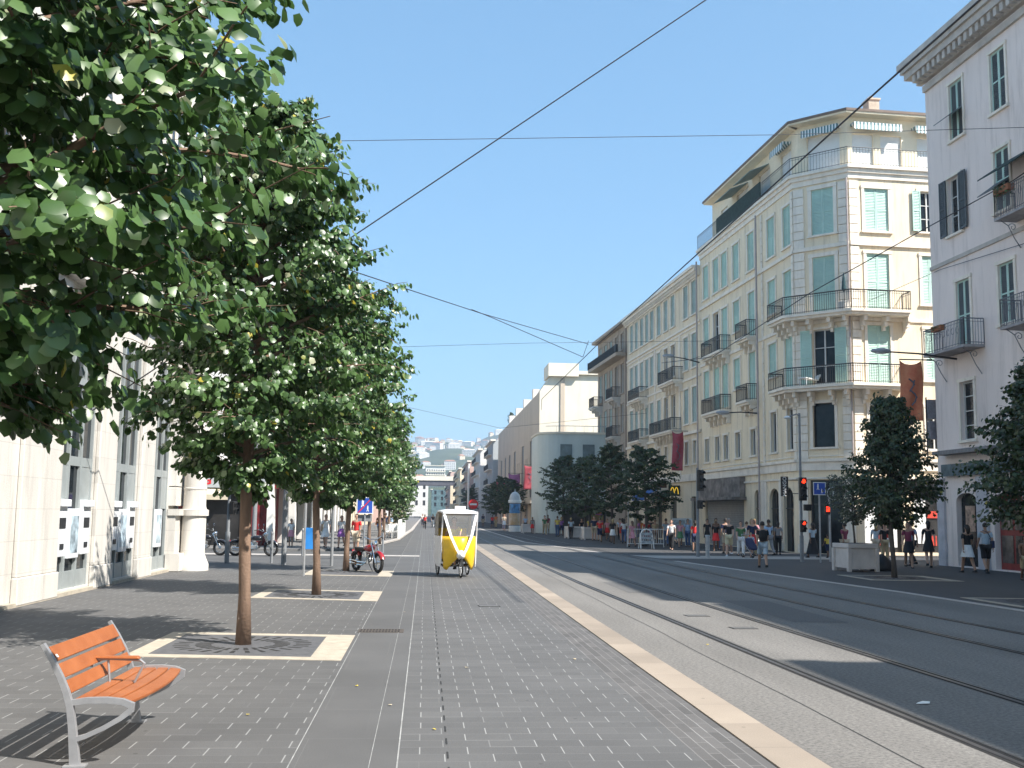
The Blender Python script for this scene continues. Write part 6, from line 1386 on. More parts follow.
spots = [(13.1, 71, 'beside the nearest dark tree of the middle group'), (11.9, 73.5, 'just left of the lit kiosk'), (14.4, 72, 'behind the white barrier'), (12.2, 78, 'before the red lit panel'), (13.5, 80, 'near the shopfronts beyond the red lit panel'), (11.2, 83, 'by the pale street cabinet'),
         (12.6, 87, 'left of the red lit panel'), (11.0, 90, 'in the sunny gap by the far cabinets'), (11.7, 93, 'in the bright crowd before the curved building'), (10.6, 96, 'in front of the curved blue building'), (11.2, 99, 'near the round road sign'), (10.0, 101, 'right of the domed column'),
         (9.9, 107, 'beside the domed column'), (8.6, 118, 'beyond the domed column'), (9.1, 126, 'far along the right pavement'), (8.3, 134, 'farther along the right pavement'), (9.2, 141, 'small in the distance by the beige hall'), (8.0, 150, 'tiny in the distance on the right'),
         (13.9, 76, 'in the shade under the dark trees'), (14.8, 82, 'deep in the shade under the dark trees'), (12.0, 69, 'near the shaded kerb by the trees'), (13.7, 90, 'by the facade beyond the kiosk')]
for k, (x, y, where) in enumerate(spots):
    tp = tops[k % len(tops)]; bt_, lw = bots[(k * 3) % len(bots)]; wm_ = k % 2 == 0
    person(x, y, rnd.uniform(1.58, 1.8), rnd.choice([0, 180, 10, 190]), '%s in %s top %s' % ('woman' if wm_ else 'man', {'lblue': 'light blue', 'paleblue': 'pale'}.get(tp, tp), where), tp, bt_, lw, rnd.choice(['walk', 'walk2', 'stand']), wm_, k % 3 if k % 5 else 2, ['dark', 'brown', 'blond'][k % 3], group=P_)
more = [(13.4, 58.5, 'white', 'by the kerb left of the corner group'), (14.2, 56.5, 'red', 'between the barrier and the corner group'), (15.6, 57.5, 'black', 'before the brown shop fascia'), (16.3, 60, 'orange', 'at the left end of the roller shutter'), (15.2, 54.2, 'navy', 'just left of the cream-shorts man'),
        (16.9, 54.8, 'pink', 'in front of the arched shop windows'), (17.2, 57.2, 'white', 'near the first arch of the corner shop'), (17.6, 53.2, 'grey', 'by the corner pilaster'), (13.1, 66.0, 'purple', 'just behind the white barrier'), (16.2, 70, 'maroon', 'by the white menu boards'), (15.3, 73, 'black', 'under the arches sign'),
        (20.2, 47.5, 'paleblue', 'in the sun at the mouth of the side street'), (21.3, 49.0, 'red', 'by the red shop display in the side street'), (19.6, 45.2, 'black', 'behind the conical tree at the side street')]
for k, (x, y, tp, where) in enumerate(more):
    wm_ = k % 2 == 1; bt_, lw = bots[(k * 2 + 1) % len(bots)]
    person(x, y, rnd.uniform(1.62, 1.82), rnd.choice([0, 180, 20, 200, 90]), '%s in %s top %s' % ('woman' if wm_ else 'man', {'paleblue': 'pale'}.get(tp, tp), where), tp, bt_, lw, ['walk', 'stand', 'walk2'][k % 3], wm_, k % 3, ['brown', 'dark', 'blond'][k % 3], group=P_)
# left side people
person(-4.82, 53.8, 1.68, 185, 'woman in white top and white skirt carrying a tan bag, walking towards the camera', 'white', 'white', 'skirt', 'walk', True, 0, 'blond', bag='shoulder_bag', bagc='khaki', group=PL_, z=0.1)
person(-4.07, 54.0, 1.60, 190, 'woman in a white and purple flowered dress right of the thin post', 'white', 'purple', 'skirt', 'walk2', True, 0, 'brown', group=PL_, z=0.1)
person(-3.05, 49.3, 1.78, 200, 'man in bright red t-shirt standing behind the red motorcycle', 'red', 'beige', 'shorts', 'stand', skin=1, group=PL_)
person(-6.7, 55.6, 1.38, 180, 'small figure in white by the awning shop door', 'white', 'pink', 'skirt', 'stand', True, 1, 'dark', group=PL_, z=0.1)
person(-3.3, 80, 1.70, 200, 'man in black shirt with an orange bag beyond the blue sign', 'black', 'denim', 'trousers', 'walk', skin=1, bag='shoulder_bag', bagc='orange', group=PL_, z=0.1)
person(-3.05, 86, 1.72, 10, 'man in navy clothes walking under the distant left trees', 'navy', 'black', 'trousers', 'walk2', skin=1, group=PL_, z=0.1)
person(-2.7, 90, 1.72, 190, 'man in light blue shirt under the distant left trees', 'lblue', 'beige', 'trousers', 'walk', skin=1, group=PL_, z=0.1)
person(-3.7, 92, 1.60, 10, 'woman in lilac top farther back under the left trees', 'purple', 'white', 'skirt', 'walk', True, 0, 'blond', group=PL_, z=0.1)
person(1.0, 136, 1.70, 180, 'distant person in dark top walking in the far lane', 'black', 'white', 'trousers', 'walk', skin=1)
person(0.0, 121, 1.65, 0, 'distant person in red top at the left edge of the far lane', 'red', 'black', 'trousers', 'walk2', True, 0, 'brown')
person(-0.3, 150, 1.7, 180, 'tiny distant person in white at the lane edge by the cafe chairs', 'white', 'navy', 'trousers', 'walk', skin=1)

# ------------------------------------------------------------ pedal rickshaw
M_yel = mat('yellow_fairing', (0.80, 0.50, 0.02), 0.35, 0.08, 4, spec=0.5); M_whp = mat('white_fairing', (0.80, 0.80, 0.80), 0.35, 0.03, 4)
M_canvas = mat('beige_grey_canvas', (0.36, 0.34, 0.30), 0.85, 0.1, 4)
M_shield = mat('clear_windscreen', (0.75, 0.78, 0.8), 0.05, 0, alpha=0.14)
rk = empty('pedal_rickshaw', (0.93, 33.1, 0), R(8), 'white and yellow covered pedal rickshaw coming down the paved lane', 'rickshaw'); rk.scale = (0.92, 1, 0.98)
for x, y, r in ((0, -1.1, 0.29), (-0.50, 0.4, 0.33), (0.50, 0.4, 0.33)):
    m_ = MB(); m_.torus((x, y, r), r - 0.028, 0.028, 'x', 32, 8); wo = m_.build('wheel', M_rubber, rk, smooth=True)
    m_ = MB(); m_.torus((x, y, r), r - 0.06, 0.01, 'x', 28, 6); m_.lathe([(0.03, -0.05), (0.03, 0.05)], (x, y, r), 10, 'x')
    for k in range(12): a = 2 * math.pi * k / 12; m_.tube([(x, y, r), (x, y + (r - 0.06) * math.cos(a), r + (r - 0.06) * math.sin(a))], 0.004, 4)
    m_.build('rim', M_zinc, wo)
# front cowl: yellow shell from dash height down, arched over the front wheel
sh = MB(); NX = 20; NZ = 8; vs = []
for i in range(NX + 1):
    u = -1 + 2 * i / NX; x = 0.57 * u; yb = -1.02 + 0.42 * abs(u) ** 2.0
    zb = 0.62 - 0.40 * min(1, abs(u) * 1.25) ** 1.5 + (0.05 if abs(u) > 0.9 else 0); ztop = 1.22
    for j in range(NZ + 1):
        f = j / NZ; vs.append((x * (0.86 + 0.14 * f), yb - 0.10 * math.sin(f * math.pi), zb + (ztop - zb) * f))
sh.add(vs, [(i * (NZ + 1) + j, (i + 1) * (NZ + 1) + j, (i + 1) * (NZ + 1) + j + 1, i * (NZ + 1) + j + 1) for i in range(NX) for j in range(NZ)])
o = sh.build('front_cowl', M_yel, rk, smooth=True); sm = o.modifiers.new('s', 'SOLIDIFY'); sm.thickness = 0.015
def strip(mb, pts, wd, th):
    for a, b in zip(pts[:-1], pts[1:]):
        a, b = Vector(a), Vector(b); w_ = Vector((wd / 2, 0, 0)); t_ = Vector((0, th, 0)); mb.hexa([a - w_, a + w_, a + w_ + t_, a - w_ + t_, b - w_, b + w_, b + w_ + t_, b - w_ + t_])
vf = MB()
for sgn in (-1, 1): strip(vf, [(0.04 * sgn, -1.20, 0.66), (0.14 * sgn, -1.18, 0.82), (0.33 * sgn, -1.08, 1.22), (0.54 * sgn, -0.86, 1.93)], 0.085, 0.04)
vf.box(-0.57, 0.57, -0.9, -0.84, 1.90, 1.97); vf.build('front_frame', M_whp, rk)
nf = MB(); nf.lathe([(0.0, -0.16), (0.07, -0.13), (0.13, -0.02), (0.15, 0.12), (0.10, 0.2)], (0, -1.10, 0.68), 14, 'y'); nf.build('nose_fairing', M_whp, rk, smooth=True)
ws = MB(); ws.add([(-0.50, -0.85, 1.90), (0.50, -0.85, 1.90), (0.31, -1.06, 1.22), (-0.31, -1.06, 1.22)], [(0, 1, 2, 3)]); ws.build('windscreen', M_shield, rk)
rfm = MB(); n = 10; vs = []
for i in range(n + 1):
    y = -0.86 + 1.66 * i / n; dz = 0.05 * math.sin(math.pi * i / n) - (0.35 * max(0, (i - 7) / 3) ** 2)
    for x, z in ((-0.58, -0.05), (-0.55, 0.0), (-0.3, 0.035), (0.3, 0.035), (0.55, 0.0), (0.58, -0.05)): vs.append((x, y, 1.95 + z + dz))
rfm.add(vs, [(i * 6 + j, i * 6 + j + 1, (i + 1) * 6 + j + 1, (i + 1) * 6 + j) for i in range(n) for j in range(5)]); o = rfm.build('roof', M_whp, rk, smooth=True); sm = o.modifiers.new('s', 'SOLIDIFY'); sm.thickness = 0.02
tb = MB(); tb.box(-0.17, 0.17, -0.84, -0.7, 1.97, 2.13); tb.build('roof_sign', M_whp, rk, bevel=0.01)
bk = MB(); bk.hexa([(-0.55, 0.55, 0.4), (0.55, 0.55, 0.4), (0.55, 0.72, 0.4), (-0.55, 0.72, 0.4), (-0.55, 0.76, 1.62), (0.55, 0.76, 1.62), (0.55, 0.8, 1.62), (-0.55, 0.8, 1.62)]); bk.build('canopy_back', M_canvas, rk)
for sgn in (-1, 1):
    sd_ = MB(); xx = 0.56 * sgn
    sd_.add([(xx, -0.62, 1.22), (xx, 0.74, 1.22), (xx, 0.70, 0.45), (xx, 0.2, 0.30), (xx, -0.55, 0.30)], [(0, 1, 2, 3, 4)]); o = sd_.build('side_panel', M_whp, rk); sm = o.modifiers.new('s', 'SOLIDIFY'); sm.thickness = 0.02
    sd_ = MB(); sd_.tube([(xx, -0.86, 1.93), (xx * 1.02, -0.66, 1.22), (xx, -0.6, 0.4)], 0.022, 6); sd_.build('door_post', M_whp, rk)
    sd_ = MB(); sd_.add([(xx * 0.98, 0.1, 1.24), (xx * 0.98, 0.78, 1.24), (xx * 0.98, 0.78, 1.68), (xx * 0.98, 0.5, 1.9), (xx * 0.98, 0.1, 1.94)], [(0, 1, 2, 3, 4)]); sd_.build('canopy_side', M_canvas, rk)
st_ = MB(); st_.box(-0.5, 0.5, 0.15, 0.55, 0.5, 0.68); st_.hexa([(-0.5, 0.5, 0.68), (0.5, 0.5, 0.68), (0.5, 0.6, 0.68), (-0.5, 0.6, 0.68), (-0.5, 0.6, 1.45), (0.5, 0.6, 1.45), (0.5, 0.7, 1.45), (-0.5, 0.7, 1.45)]); st_.build('passenger_seat', M_yel, rk, bevel=0.03)
ds = MB(); ds.tube([(0, -0.35, 0.35), (0, -0.3, 0.8)], 0.03, 8); ds.lathe([(0.03, 0.78), (0.14, 0.8), (0.14, 0.85), (0.05, 0.87)], (0, -0.3, 0), 12); ds.build('driver_seat', M_black, rk)
hb = MB(); hb.tube([(-0.3, -0.7, 1.08), (-0.2, -0.85, 1.10), (0.2, -0.85, 1.10), (0.3, -0.7, 1.08)], 0.014, 6); hb.tube([(0, -0.85, 1.1), (0, -1.08, 0.30)], 0.02, 6); hb.tube([(0, -1.0, 0.55), (0, -0.35, 0.38), (0, 0.4, 0.34)], 0.025, 6); hb.build('handlebar', M_black, rk)
fl_ = MB(); fl_.box(-0.5, 0.5, -0.5, 0.55, 0.30, 0.34); fl_.tube([(-0.5, 0.4, 0.33), (0.5, 0.4, 0.33)], 0.02, 6); fl_.build('chassis', M_dark, rk)
pd = MB(); pd.tube([(-0.18, -0.62, 0.32), (0.18, -0.62, 0.45)], 0.012, 6); pd.build('crank', M_zinc, rk)
for zz, t_, s_ in ((1.0, 'VELO', 0.13), (0.86, 'TAXI', 0.13)):
    text_part(t_, s_, M_dark, rk, facing((-0.34, -1.03, zz), (1, -0.45, 0)), 'lettering', sx=0.9) if False else None
dv = person(0.9, 33.3, 1.76, 188, 'rickshaw driver in a yellow patterned shirt and sunglasses behind the windscreen', 'yellow', 'navy', 'shorts', 'ride', skin=1, hair='brown', z=0.02)

# ------------------------------------------------------------ traffic lights, signs, posts, lamps
def traffic_light(loc, rz, zt, label, lit=None, second=None, poleh=None, lamp=False):
    t = empty('traffic_light', loc, rz, label, 'traffic light')
    p = MB(); ph = poleh or zt + 0.1; p.tube([(0, 0, 0), (0, 0, 1.1), (0, 0, 1.1), (0, 0, ph)], [0.085, 0.085, 0.06, 0.05], 12); p.build('pole', M_grey, t)
    def head(z0, z1, n, y0, lit_i, sc=1.0, face=-1):
        h = MB(); wd = 0.15 * sc; h.box(-wd, wd, y0 - 0.13, y0 + 0.05, z0, z1); ho = h.build('signal_head', M_black, t, bevel=0.02)
        for k in range(n):
            zc = z1 - (k + 0.5) * (z1 - z0) / n; l = MB(); rr = 0.095 * sc; l.lathe([(rr, -0.145), (rr * 0.6, -0.16), (0.0, -0.165)], (0, y0, zc), 14, 'y', cap=False)
            l.build('lens', M_redlamp if k == lit_i else mat('dark_lens', (0.03, 0.03, 0.03), 0.2, 0), ho)
            v = MB(); v.torus((0, y0 - 0.19, zc), rr + 0.02, 0.008, 'y', 16, 4, 0, math.pi); a = v.v[:]; v2 = MB()
            vs = [((rr + 0.02) * math.cos(q), yy, zc + (rr + 0.02) * math.sin(q)) for yy in (y0 - 0.13, y0 - 0.27) for q in [math.pi * i / 10 - 0.15 for i in range(12)]]
            v2.add(vs, [(i, i + 1, 13 + i, 12 + i) for i in range(11)]); v2.build('visor', M_black, ho)
    head(zt - 0.98, zt, 3, -0.15, lit)
    if second is not None: head(second[0], second[1], 2, -0.12, 0 if second[2] else None, 0.75)
    return t
t = traffic_light((15.9, 45.0, 0), 0.1, 3.55, 'traffic light post with a lit orange-red lamp and a street lamp on top', 0, (1.25, 1.75, True), 6.3)
a = MB(); a.tube([(0, 0, 6.2), (-0.15, -0.05, 6.25), (-0.55, -0.1, 6.12)], 0.03, 6); ao = a.build('lamp_arm', M_grey, t)
a = MB(); a.lathe([(0.0, 0.09), (0.08, 0.07), (0.16, 0.0), (0.10, -0.05), (0.0, -0.06)], (-0.6, -0.1, 6.08), 14); a.build('lantern', M_white, ao)
a = MB(); a.box(0.12, 0.42, -0.15, 0.05, 2.15, 2.42); a.build('bell_box', M_black, t, bevel=0.02)
traffic_light((12.6, 49.6, 0), 0.6, 4.0, 'black unlit traffic light on a grey post before the brown shop fascia', None, (2.2, 2.6, False))
traffic_light((-7.05, 39.9, 0), 1.2, 3.5, 'black traffic light seen from behind beside the round stone column', None, (1.75, 2.2, False))
t = empty('signal_post', (17.1, 45.0, 0), 0, 'thin post with a small red pedestrian signal and a round dark sign', 'signal post')
p = MB(); p.tube([(0.15, 0.3, 0), (0.15, 0.3, 2.7)], 0.045, 10); p.build('pole', M_zinc, t)
p = MB(); p.box(-0.1, 0.12, 0.1, 0.26, 2.0, 2.45); ho = p.build('signal_head', M_black, t, bevel=0.02)
p = MB(); p.box(-0.06, 0.08, 0.085, 0.098, 2.12, 2.34); p.build('lens', M_redlamp, ho)
p = MB(); p.lathe([(0.30, 0.2), (0.30, 0.23)], (0.3, 0, 2.9), 28, 'y'); so_ = p.build('round_sign', M_black, t)
p = MB(); p.torus((0.3, 0.195, 2.9), 0.27, 0.014, 'y', 28, 5); p.box(0.27, 0.33, 0.185, 0.198, 2.78, 3.04); p.build('emblem', M_white, so_)
def fig(mb, cx, cz, h, y):   # small walking figure silhouette made of flat strokes
    q = lambda x0, z0, x1, z1, w_: mb.hexa([(x0 - w_, y, z0), (x0 + w_, y, z0), (x0 + w_, y + 0.004, z0), (x0 - w_, y + 0.004, z0), (x1 - w_, y, z1), (x1 + w_, y, z1), (x1 + w_, y + 0.004, z1), (x1 - w_, y + 0.004, z1)])
    mb.lathe([(h * 0.11, 0), (h * 0.11, 0.004)], (cx, y, cz + h * 0.86), 10, 'y'); q(cx, cz + h * 0.36, cx, cz + h * 0.74, h * 0.12)
    q(cx - h * 0.16, cz, cx - h * 0.02, cz + h * 0.36, h * 0.06); q(cx + h * 0.16, cz, cx + h * 0.02, cz + h * 0.36, h * 0.06)
def square_sign(loc, rz, z, s_, label, slash):
    t = empty('pedestrian_sign', loc, rz, label, 'road sign')
    p = MB(); p.tube([(0, 0.04, 0), (0, 0.04, z + s_ / 2)], 0.035, 10); p.build('pole', M_zinc, t)
    p = MB(); p.box(-s_ / 2, s_ / 2, -0.02, 0.0, z - s_ / 2, z + s_ / 2); pl_ = p.build('plate', M_white, t)
    p = MB(); b = s_ / 2 - 0.035 * s_ / 0.6; p.box(-b, b, -0.024, -0.021, z - b, z + b); p.build('blue_field', M_blue, pl_)
    p = MB(); fig(p, -0.13 * s_, z - 0.1 * s_, 0.5 * s_, -0.029); p.build('figure', M_white, pl_); p = MB(); fig(p, 0.17 * s_, z - 0.36 * s_, 0.36 * s_, -0.029); p.build('figure', M_white, pl_)
    if slash:
        p = MB(); p.hexa([(-b, -0.034, z - b), (-b + 0.09 * s_, -0.034, z - b), (-b + 0.09 * s_, -0.03, z - b), (-b, -0.03, z - b), (b - 0.09 * s_, -0.034, z + b), (b, -0.034, z + b), (b, -0.03, z + b), (b - 0.09 * s_, -0.03, z + b)]); p.build('slash', M_red, pl_)
    return t
t = square_sign((-2.37, 43.3, 0), 0.0, 2.13, 0.66, 'blue square sign with white figures and a red slash, left of the lane', True)
p = MB(); p.box(-0.28, 0.28, 0.08, 0.14, 1.5, 1.76); p.build('back_plate', M_grey, t)
square_sign((16.53, 44.5, 0), 0.0, 3.08, 0.54, 'blue square sign with white figures on a tall post right of the lit traffic light', False)
t = empty('shop_sign', FC.P(0.05, 0, 0.02), R(0), 'tall black projecting sign with white vertical letters on the corner pilaster', 'sign')
FX = FC.P(0.0, 0, 0.02)
p = MB(); p.box(-1.0, -0.62, -0.05, 0.05, 2.95, 3.98); bo = p.build('panel', M_black, t); p = MB(); p.tube([(-0.62, 0, 3.8), (0.05, 0, 3.8)], 0.02, 6); p.tube([(-0.62, 0, 3.1), (0.05, 0, 3.1)], 0.02, 6); p.build('bracket', M_dark, t)
text_part('MANGO', 0.27, M_white, bo, facing((-0.81, -0.055, 3.46), (0, 0, 1), (-1, 0, 0)), 'lettering')
def panel_sign(loc, w_, z0, z1, m_, label, txt=None, tm=None, size=0.3, name='shop_sign', rz=0.0, th=0.1, cat='sign', group=None):
    t = empty(name, loc, rz, label, cat, group); p = MB(); p.box(-w_ / 2, w_ / 2, -th / 2, th / 2, z0, z1); bo = p.build('panel', m_, t, bevel=0.01)
    p = MB(); p.tube([(w_ / 2, 0, (z0 + z1) / 2), (w_ / 2 + 0.5, 0, (z0 + z1) / 2)], 0.02, 6); p.build('bracket', M_dark, t)
    if txt: text_part(txt, size, tm, bo, facing((0, -th / 2 - 0.006, (z0 + z1) / 2), (1, 0, 0)), 'lettering', bold=0.01)
    return t, bo
# yellow arches sign
t, bo = panel_sign((18.1, 78, 0), 0.85, 3.28, 4.05, mat('dark_green_panel', (0.02, 0.035, 0.02), 0.4, 0.1), 'dark square sign with a rounded yellow letter M over the pavement', name='arches_sign')
M_yem = mat('glowing_yellow_enamel', (0.75, 0.5, 0.04), 0.4, 0, emit=(1, 0.65, 0.05), es=0.25)  # weak glow added to the yellow of the letter
p = MB()
for sgn in (-1, 1):
    pts = [(sgn * 0.15 + 0.13 * math.cos(a), -0.06, 3.42 + 0.48 * math.sin(a)) for a in [math.pi * k / 14 for k in range(15)]]
    p.tube(pts, 0.034, 6)
p.build('letter', M_yem, bo)
panel_sign((17.95, 81.5, 0), 0.75, 3.95, 4.5, mat('brown_sign', (0.10, 0.05, 0.02), 0.4, 0.4, 5), 'small brown picture sign above the white panel, left of the yellow letter sign')
panel_sign((17.95, 81.5, 0), 0.75, 2.85, 3.45, mat('dark_brown_sign', (0.08, 0.03, 0.02), 0.4, 0.5, 6), 'small dark brown picture sign under the other, left of the yellow letter sign')
t = empty('shop_awning', (16.6, 84, 0), 0, 'blue awning over a shop door behind the middle trees', 'awning')
p = MB(); p.hexa([(0, -2.5, 3.3), (1.3, -2.5, 3.9), (1.3, 2.5, 3.9), (0, 2.5, 3.3), (0, -2.5, 3.35), (1.3, -2.5, 3.95), (1.3, 2.5, 3.95), (0, 2.5, 3.35)]); p.build('cloth', mat('blue_awning', (0.03, 0.12, 0.35), 0.8, 0.1, 3), t)
p = MB(); p.hexa([(-0.01, -2.5, 3.0), (0.01, -2.5, 3.0), (0.01, 2.5, 3.0), (-0.01, 2.5, 3.0), (-0.01, -2.5, 3.3), (0.01, -2.5, 3.3), (0.01, 2.5, 3.3), (-0.01, 2.5, 3.3)]); p.build('valance', mat('blue_awning', (0.03, 0.12, 0.35)), t)
# projecting boxes near the right building corner
t = empty('wall_sign', (20.85, 43.3, 0), 0, 'pair of dark grey projecting boxes fixed at the corner of the grey-pink building', 'sign')
p = MB(); p.box(-0.1, 0.45, -0.12, 0.12, 6.0, 6.8); p.build('upper_box', mat('dim_grey_panel', (0.22, 0.22, 0.25), 0.5, 0.3, 4), t); p = MB(); p.box(-0.05, 0.75, -0.15, 0.1, 5.15, 5.9); p.build('lower_box', mat('dim_grey_panel', (0.22, 0.22, 0.25)), t); p = MB(); p.tube([(-0.12, 0, 4.4), (-0.12, 0, 6.9)], 0.03, 6); p.build('rod', M_dark, t)
# lamps and banners
def wall_lamp(base, tip, label, banner=None):
    t = empty('street_lamp', base, 0, label, 'lamp'); v = Vector(tip) - Vector(base)
    p = MB(); p.tube([(0, 0, 0), v * 0.5 + Vector((0, 0, 0.05)), v * 0.88], [0.045, 0.035, 0.03], 8); p.tube([(0, 0, 0.4), v * 0.35], 0.015, 5); p.build('arm', M_dark, t)
    p = MB(); n = 10; L_ = 0.42; p.lathe([(0.0, -L_), (0.09, -L_ * 0.85), (0.15, -0.1), (0.16, 0.1), (0.11, L_ * 0.8), (0.0, L_)], (0, 0, 0), 14, 'x'); p.xf(Matrix.Translation(v + Vector((0.0, 0, 0.0))) @ Matrix.Diagonal((1, 1, 0.75, 1))); p.build('lantern', mat('lamp_housing_grey', (0.35, 0.36, 0.38), 0.4, 0.1), t, smooth=True)
    p = MB(); p.lathe([(0.0, -0.3), (0.1, -0.2), (0.12, 0.1), (0.0, 0.3)], (0, 0, 0), 12, 'x'); p.xf(Matrix.Translation(v + Vector((0, 0, -0.06))) @ Matrix.Diagonal((1, 1, 0.6, 1))); p.build('diffuser', mat('lamp_diffuser', (0.7, 0.72, 0.75), 0.2, 0), t, smooth=True)
    return t
wall_lamp((20.95, 41.0, 8.2), (17.85, 41.0, 8.45), 'long-armed wall lamp reaching over the pavement above the orange banner')
wall_lamp((18.0, 70.0, 12.0), (15.9, 70.0, 12.4), 'pale lamp on an arm high on the grey-cream building')
wall_lamp((19.1, 60.9, 7.8), (17.0, 60.9, 7.8), 'dark lamp arm on the corner building below the iron balconies')
def banner(loc, w_, h, label, c, c2, arm=True):
    t = empty('banner', loc, 0, label, 'banner'); m = mat('banner_' + c, COLS[c], 0.85, 0, 5, col2=None) if not c2 else mat('banner_' + c, c2[0], 0.85, 0.2, 2.2, col2=c2[1])
    mb = MB(); nx, nz = 8, 14; vs = []
    for j in range(nz + 1):
        for i in range(nx + 1):
            u, v = i / nx, j / nz; vs.append((w_ * (u - 0.5) + 0.06 * math.sin(v * 5), 0.08 * math.sin(u * 7 + v * 4), -h * v - 0.18 * math.sin(math.pi * u) * (1 - v)))
    mb.add(vs, [(j * (nx + 1) + i, j * (nx + 1) + i + 1, (j + 1) * (nx + 1) + i + 1, (j + 1) * (nx + 1) + i) for j in range(nz) for i in range(nx)])
    o = mb.build('cloth', m, t, smooth=True); sm = o.modifiers.new('s', 'SOLIDIFY'); sm.thickness = 0.01
    e = MB()
    for (x0, z0, x1, z1) in ((-0.15, -0.75, 0.1, -1.0), (0.1, -0.8, -0.12, -1.25), (-0.1, -1.2, 0.18, -1.5), (0.15, -1.5, -0.05, -1.8)):
        e.tube([(x0 * w_, -0.1, z0 * h / 2.4), ((x0 + x1) / 2 * w_ + 0.04, -0.11, (z0 + z1) / 2 * h / 2.4), (x1 * w_, -0.1, z1 * h / 2.4)], 0.03, 5)
    e.build('emblem', mat('banner_mark_grey', (0.12, 0.13, 0.16), 0.8, 0.1), t)
    a_ = MB(); a_.tube([(-w_ / 2, 0, 0.03), (w_ / 2 + 0.5, 0, 0.03)], 0.025, 6); a_.build('arm', M_dark, t); return t
banner((19.05, 41.0, 8.1), 0.92, 2.4, 'orange-red cloth banner with a dark mark hanging from the lamp arm', 'orangered', ((0.52, 0.13, 0.07), (0.62, 0.25, 0.13)))
banner((17.9, 76, 7.85), 0.8, 2.8, 'pinkish red cloth banner hanging over the middle trees', 'pinkred', ((0.36, 0.05, 0.07), (0.42, 0.10, 0.13)))
banner((11.9, 124, 7.4), 1.3, 2.8, 'dark red banner on the near end of the beige hall', 'darkred', ((0.30, 0.04, 0.05), (0.38, 0.08, 0.1)))
banner((11.4, 140, 7.0), 1.5, 2.2, 'violet-pink banner half way along the beige hall', 'violet', ((0.30, 0.10, 0.28), (0.4, 0.18, 0.36)))
banner((10.9, 156, 6.6), 1.5, 2.0, 'small crimson banner at the far part of the beige hall', 'crimson', ((0.40, 0.03, 0.08), (0.5, 0.08, 0.12)))
def post(name, x, y, h, r, label, m_=None, cat='post', cap=True, z=0):
    t = empty(name, (x, y, z), 0, label, cat); p = MB(); p.tube([(0, 0, 0), (0, 0, h)], r, 12); p.build('shaft', m_ or M_grey, t)
    p = MB(); p.lathe([(r * 1.25, 0), (r * 1.25, 0.06), (r * 1.0, 0.08)], (0, 0, h - 0.06), 12); p.build('cap', m_ or M_grey, t); return t
post('lamp_post', -4.9, 38.8, 7.5, 0.09, 'thick grey lamp post behind the second tree trunk', cat='lamp post')
post('sign_post', -3.2, 38.4, 2.7, 0.055, 'slim grey post left of the third trunk')
t = post('sign_post', -3.5, 32.4, 2.5, 0.035, 'slim pale post carrying a small blue plate', M_zinc)
p = MB(); p.box(0.03, 0.32, -0.03, 0.0, 0.78, 1.4); p.build('blue_plate', mat('bright_blue_plate', (0.03, 0.22, 0.60), 0.4, 0.1), t)
post('bollard', -5.5, 40.1, 1.1, 0.05, 'grey bollard near the black motorcycle', cat='bollard'); post('bollard', -5.1, 46.5, 1.1, 0.05, 'grey bollard before the awning shop', cat='bollard')
post('bollard', -1.9, 50.5, 1.0, 0.05, 'grey bollard right of the blue sign', cat='bollard'); post('bollard', 12.8, 48.6, 1.0, 0.10, 'thick pale bollard at the foot of the black traffic light', M_zinc, cat='bollard')
post('lamp_post', -8.6, 56.0, 6.5, 0.12, 'grey column post in front of the awning shop', cat='lamp post')
post('sign_post', 13.2, 70, 3.0, 0.05, 'pale thin post among the middle trees', M_zinc); post('sign_post', 10.9, 97, 3.2, 0.05, 'pale thin post before the curved building', M_zinc)
post('lamp_post', 6.7, 170, 9.5, 0.16, 'tall white mast far down the street', M_white, cat='lamp post')
# no entry sign
t = empty('no_entry_sign', (4.95, 112, 0), 0, 'round red no entry sign with a white bar on a post by the tram tracks', 'road sign')
p = MB(); p.tube([(0, 0.05, 0), (0, 0.05, 2.9)], 0.05, 8); p.build('pole', M_zinc, t)
p = MB(); p.lathe([(0.5, 0.0), (0.5, 0.03)], (0, 0, 2.75), 32, 'y'); o = p.build('disc', mat('no_entry_red', (0.62, 0.02, 0.02), 0.4, 0), t); p = MB(); p.box(-0.36, 0.36, -0.012, -0.003, 2.66, 2.84); p.build('bar', M_white, o)
# advertising column
t = empty('advertising_column', (9.25, 112, 0), 0, 'round domed advertising column with a blue and orange poster', 'advertising column')
p = MB(); p.lathe([(0.62, 0), (0.62, 0.55), (0.56, 0.6)], n=24); p.build('base', M_white, t); p = MB(); p.lathe([(0.55, 0.6), (0.55, 2.95)], n=24); p.build('drum', M_grey, t)
p = MB(); p.lathe([(0.56, 1.9), (0.56, 2.85)], n=24, cap=False); p.build('poster', mat('blue_poster', (0.08, 0.25, 0.50), 0.5, 0.6, 2), t); p = MB(); p.lathe([(0.562, 0.7), (0.562, 1.88)], n=24, cap=False); p.build('poster', mat('orange_poster', (0.45, 0.25, 0.08), 0.5, 0, 1.5, col2=(0.65, 0.55, 0.45)), t)
p = MB(); p.lathe([(0.68, 2.95), (0.70, 3.2), (0.66, 3.25)], n=24); p.build('cornice', M_white, t); p = MB(); p.lathe([(0.58, 3.25), (0.56, 3.5), (0.46, 3.8), (0.25, 4.02), (0.04, 4.12), (0.03, 4.35), (0.0, 4.4)], n=24, cap=False); p.build('dome', mat('pale_grey_zinc', (0.5, 0.53, 0.55), 0.4, 0.1), t, smooth=True)
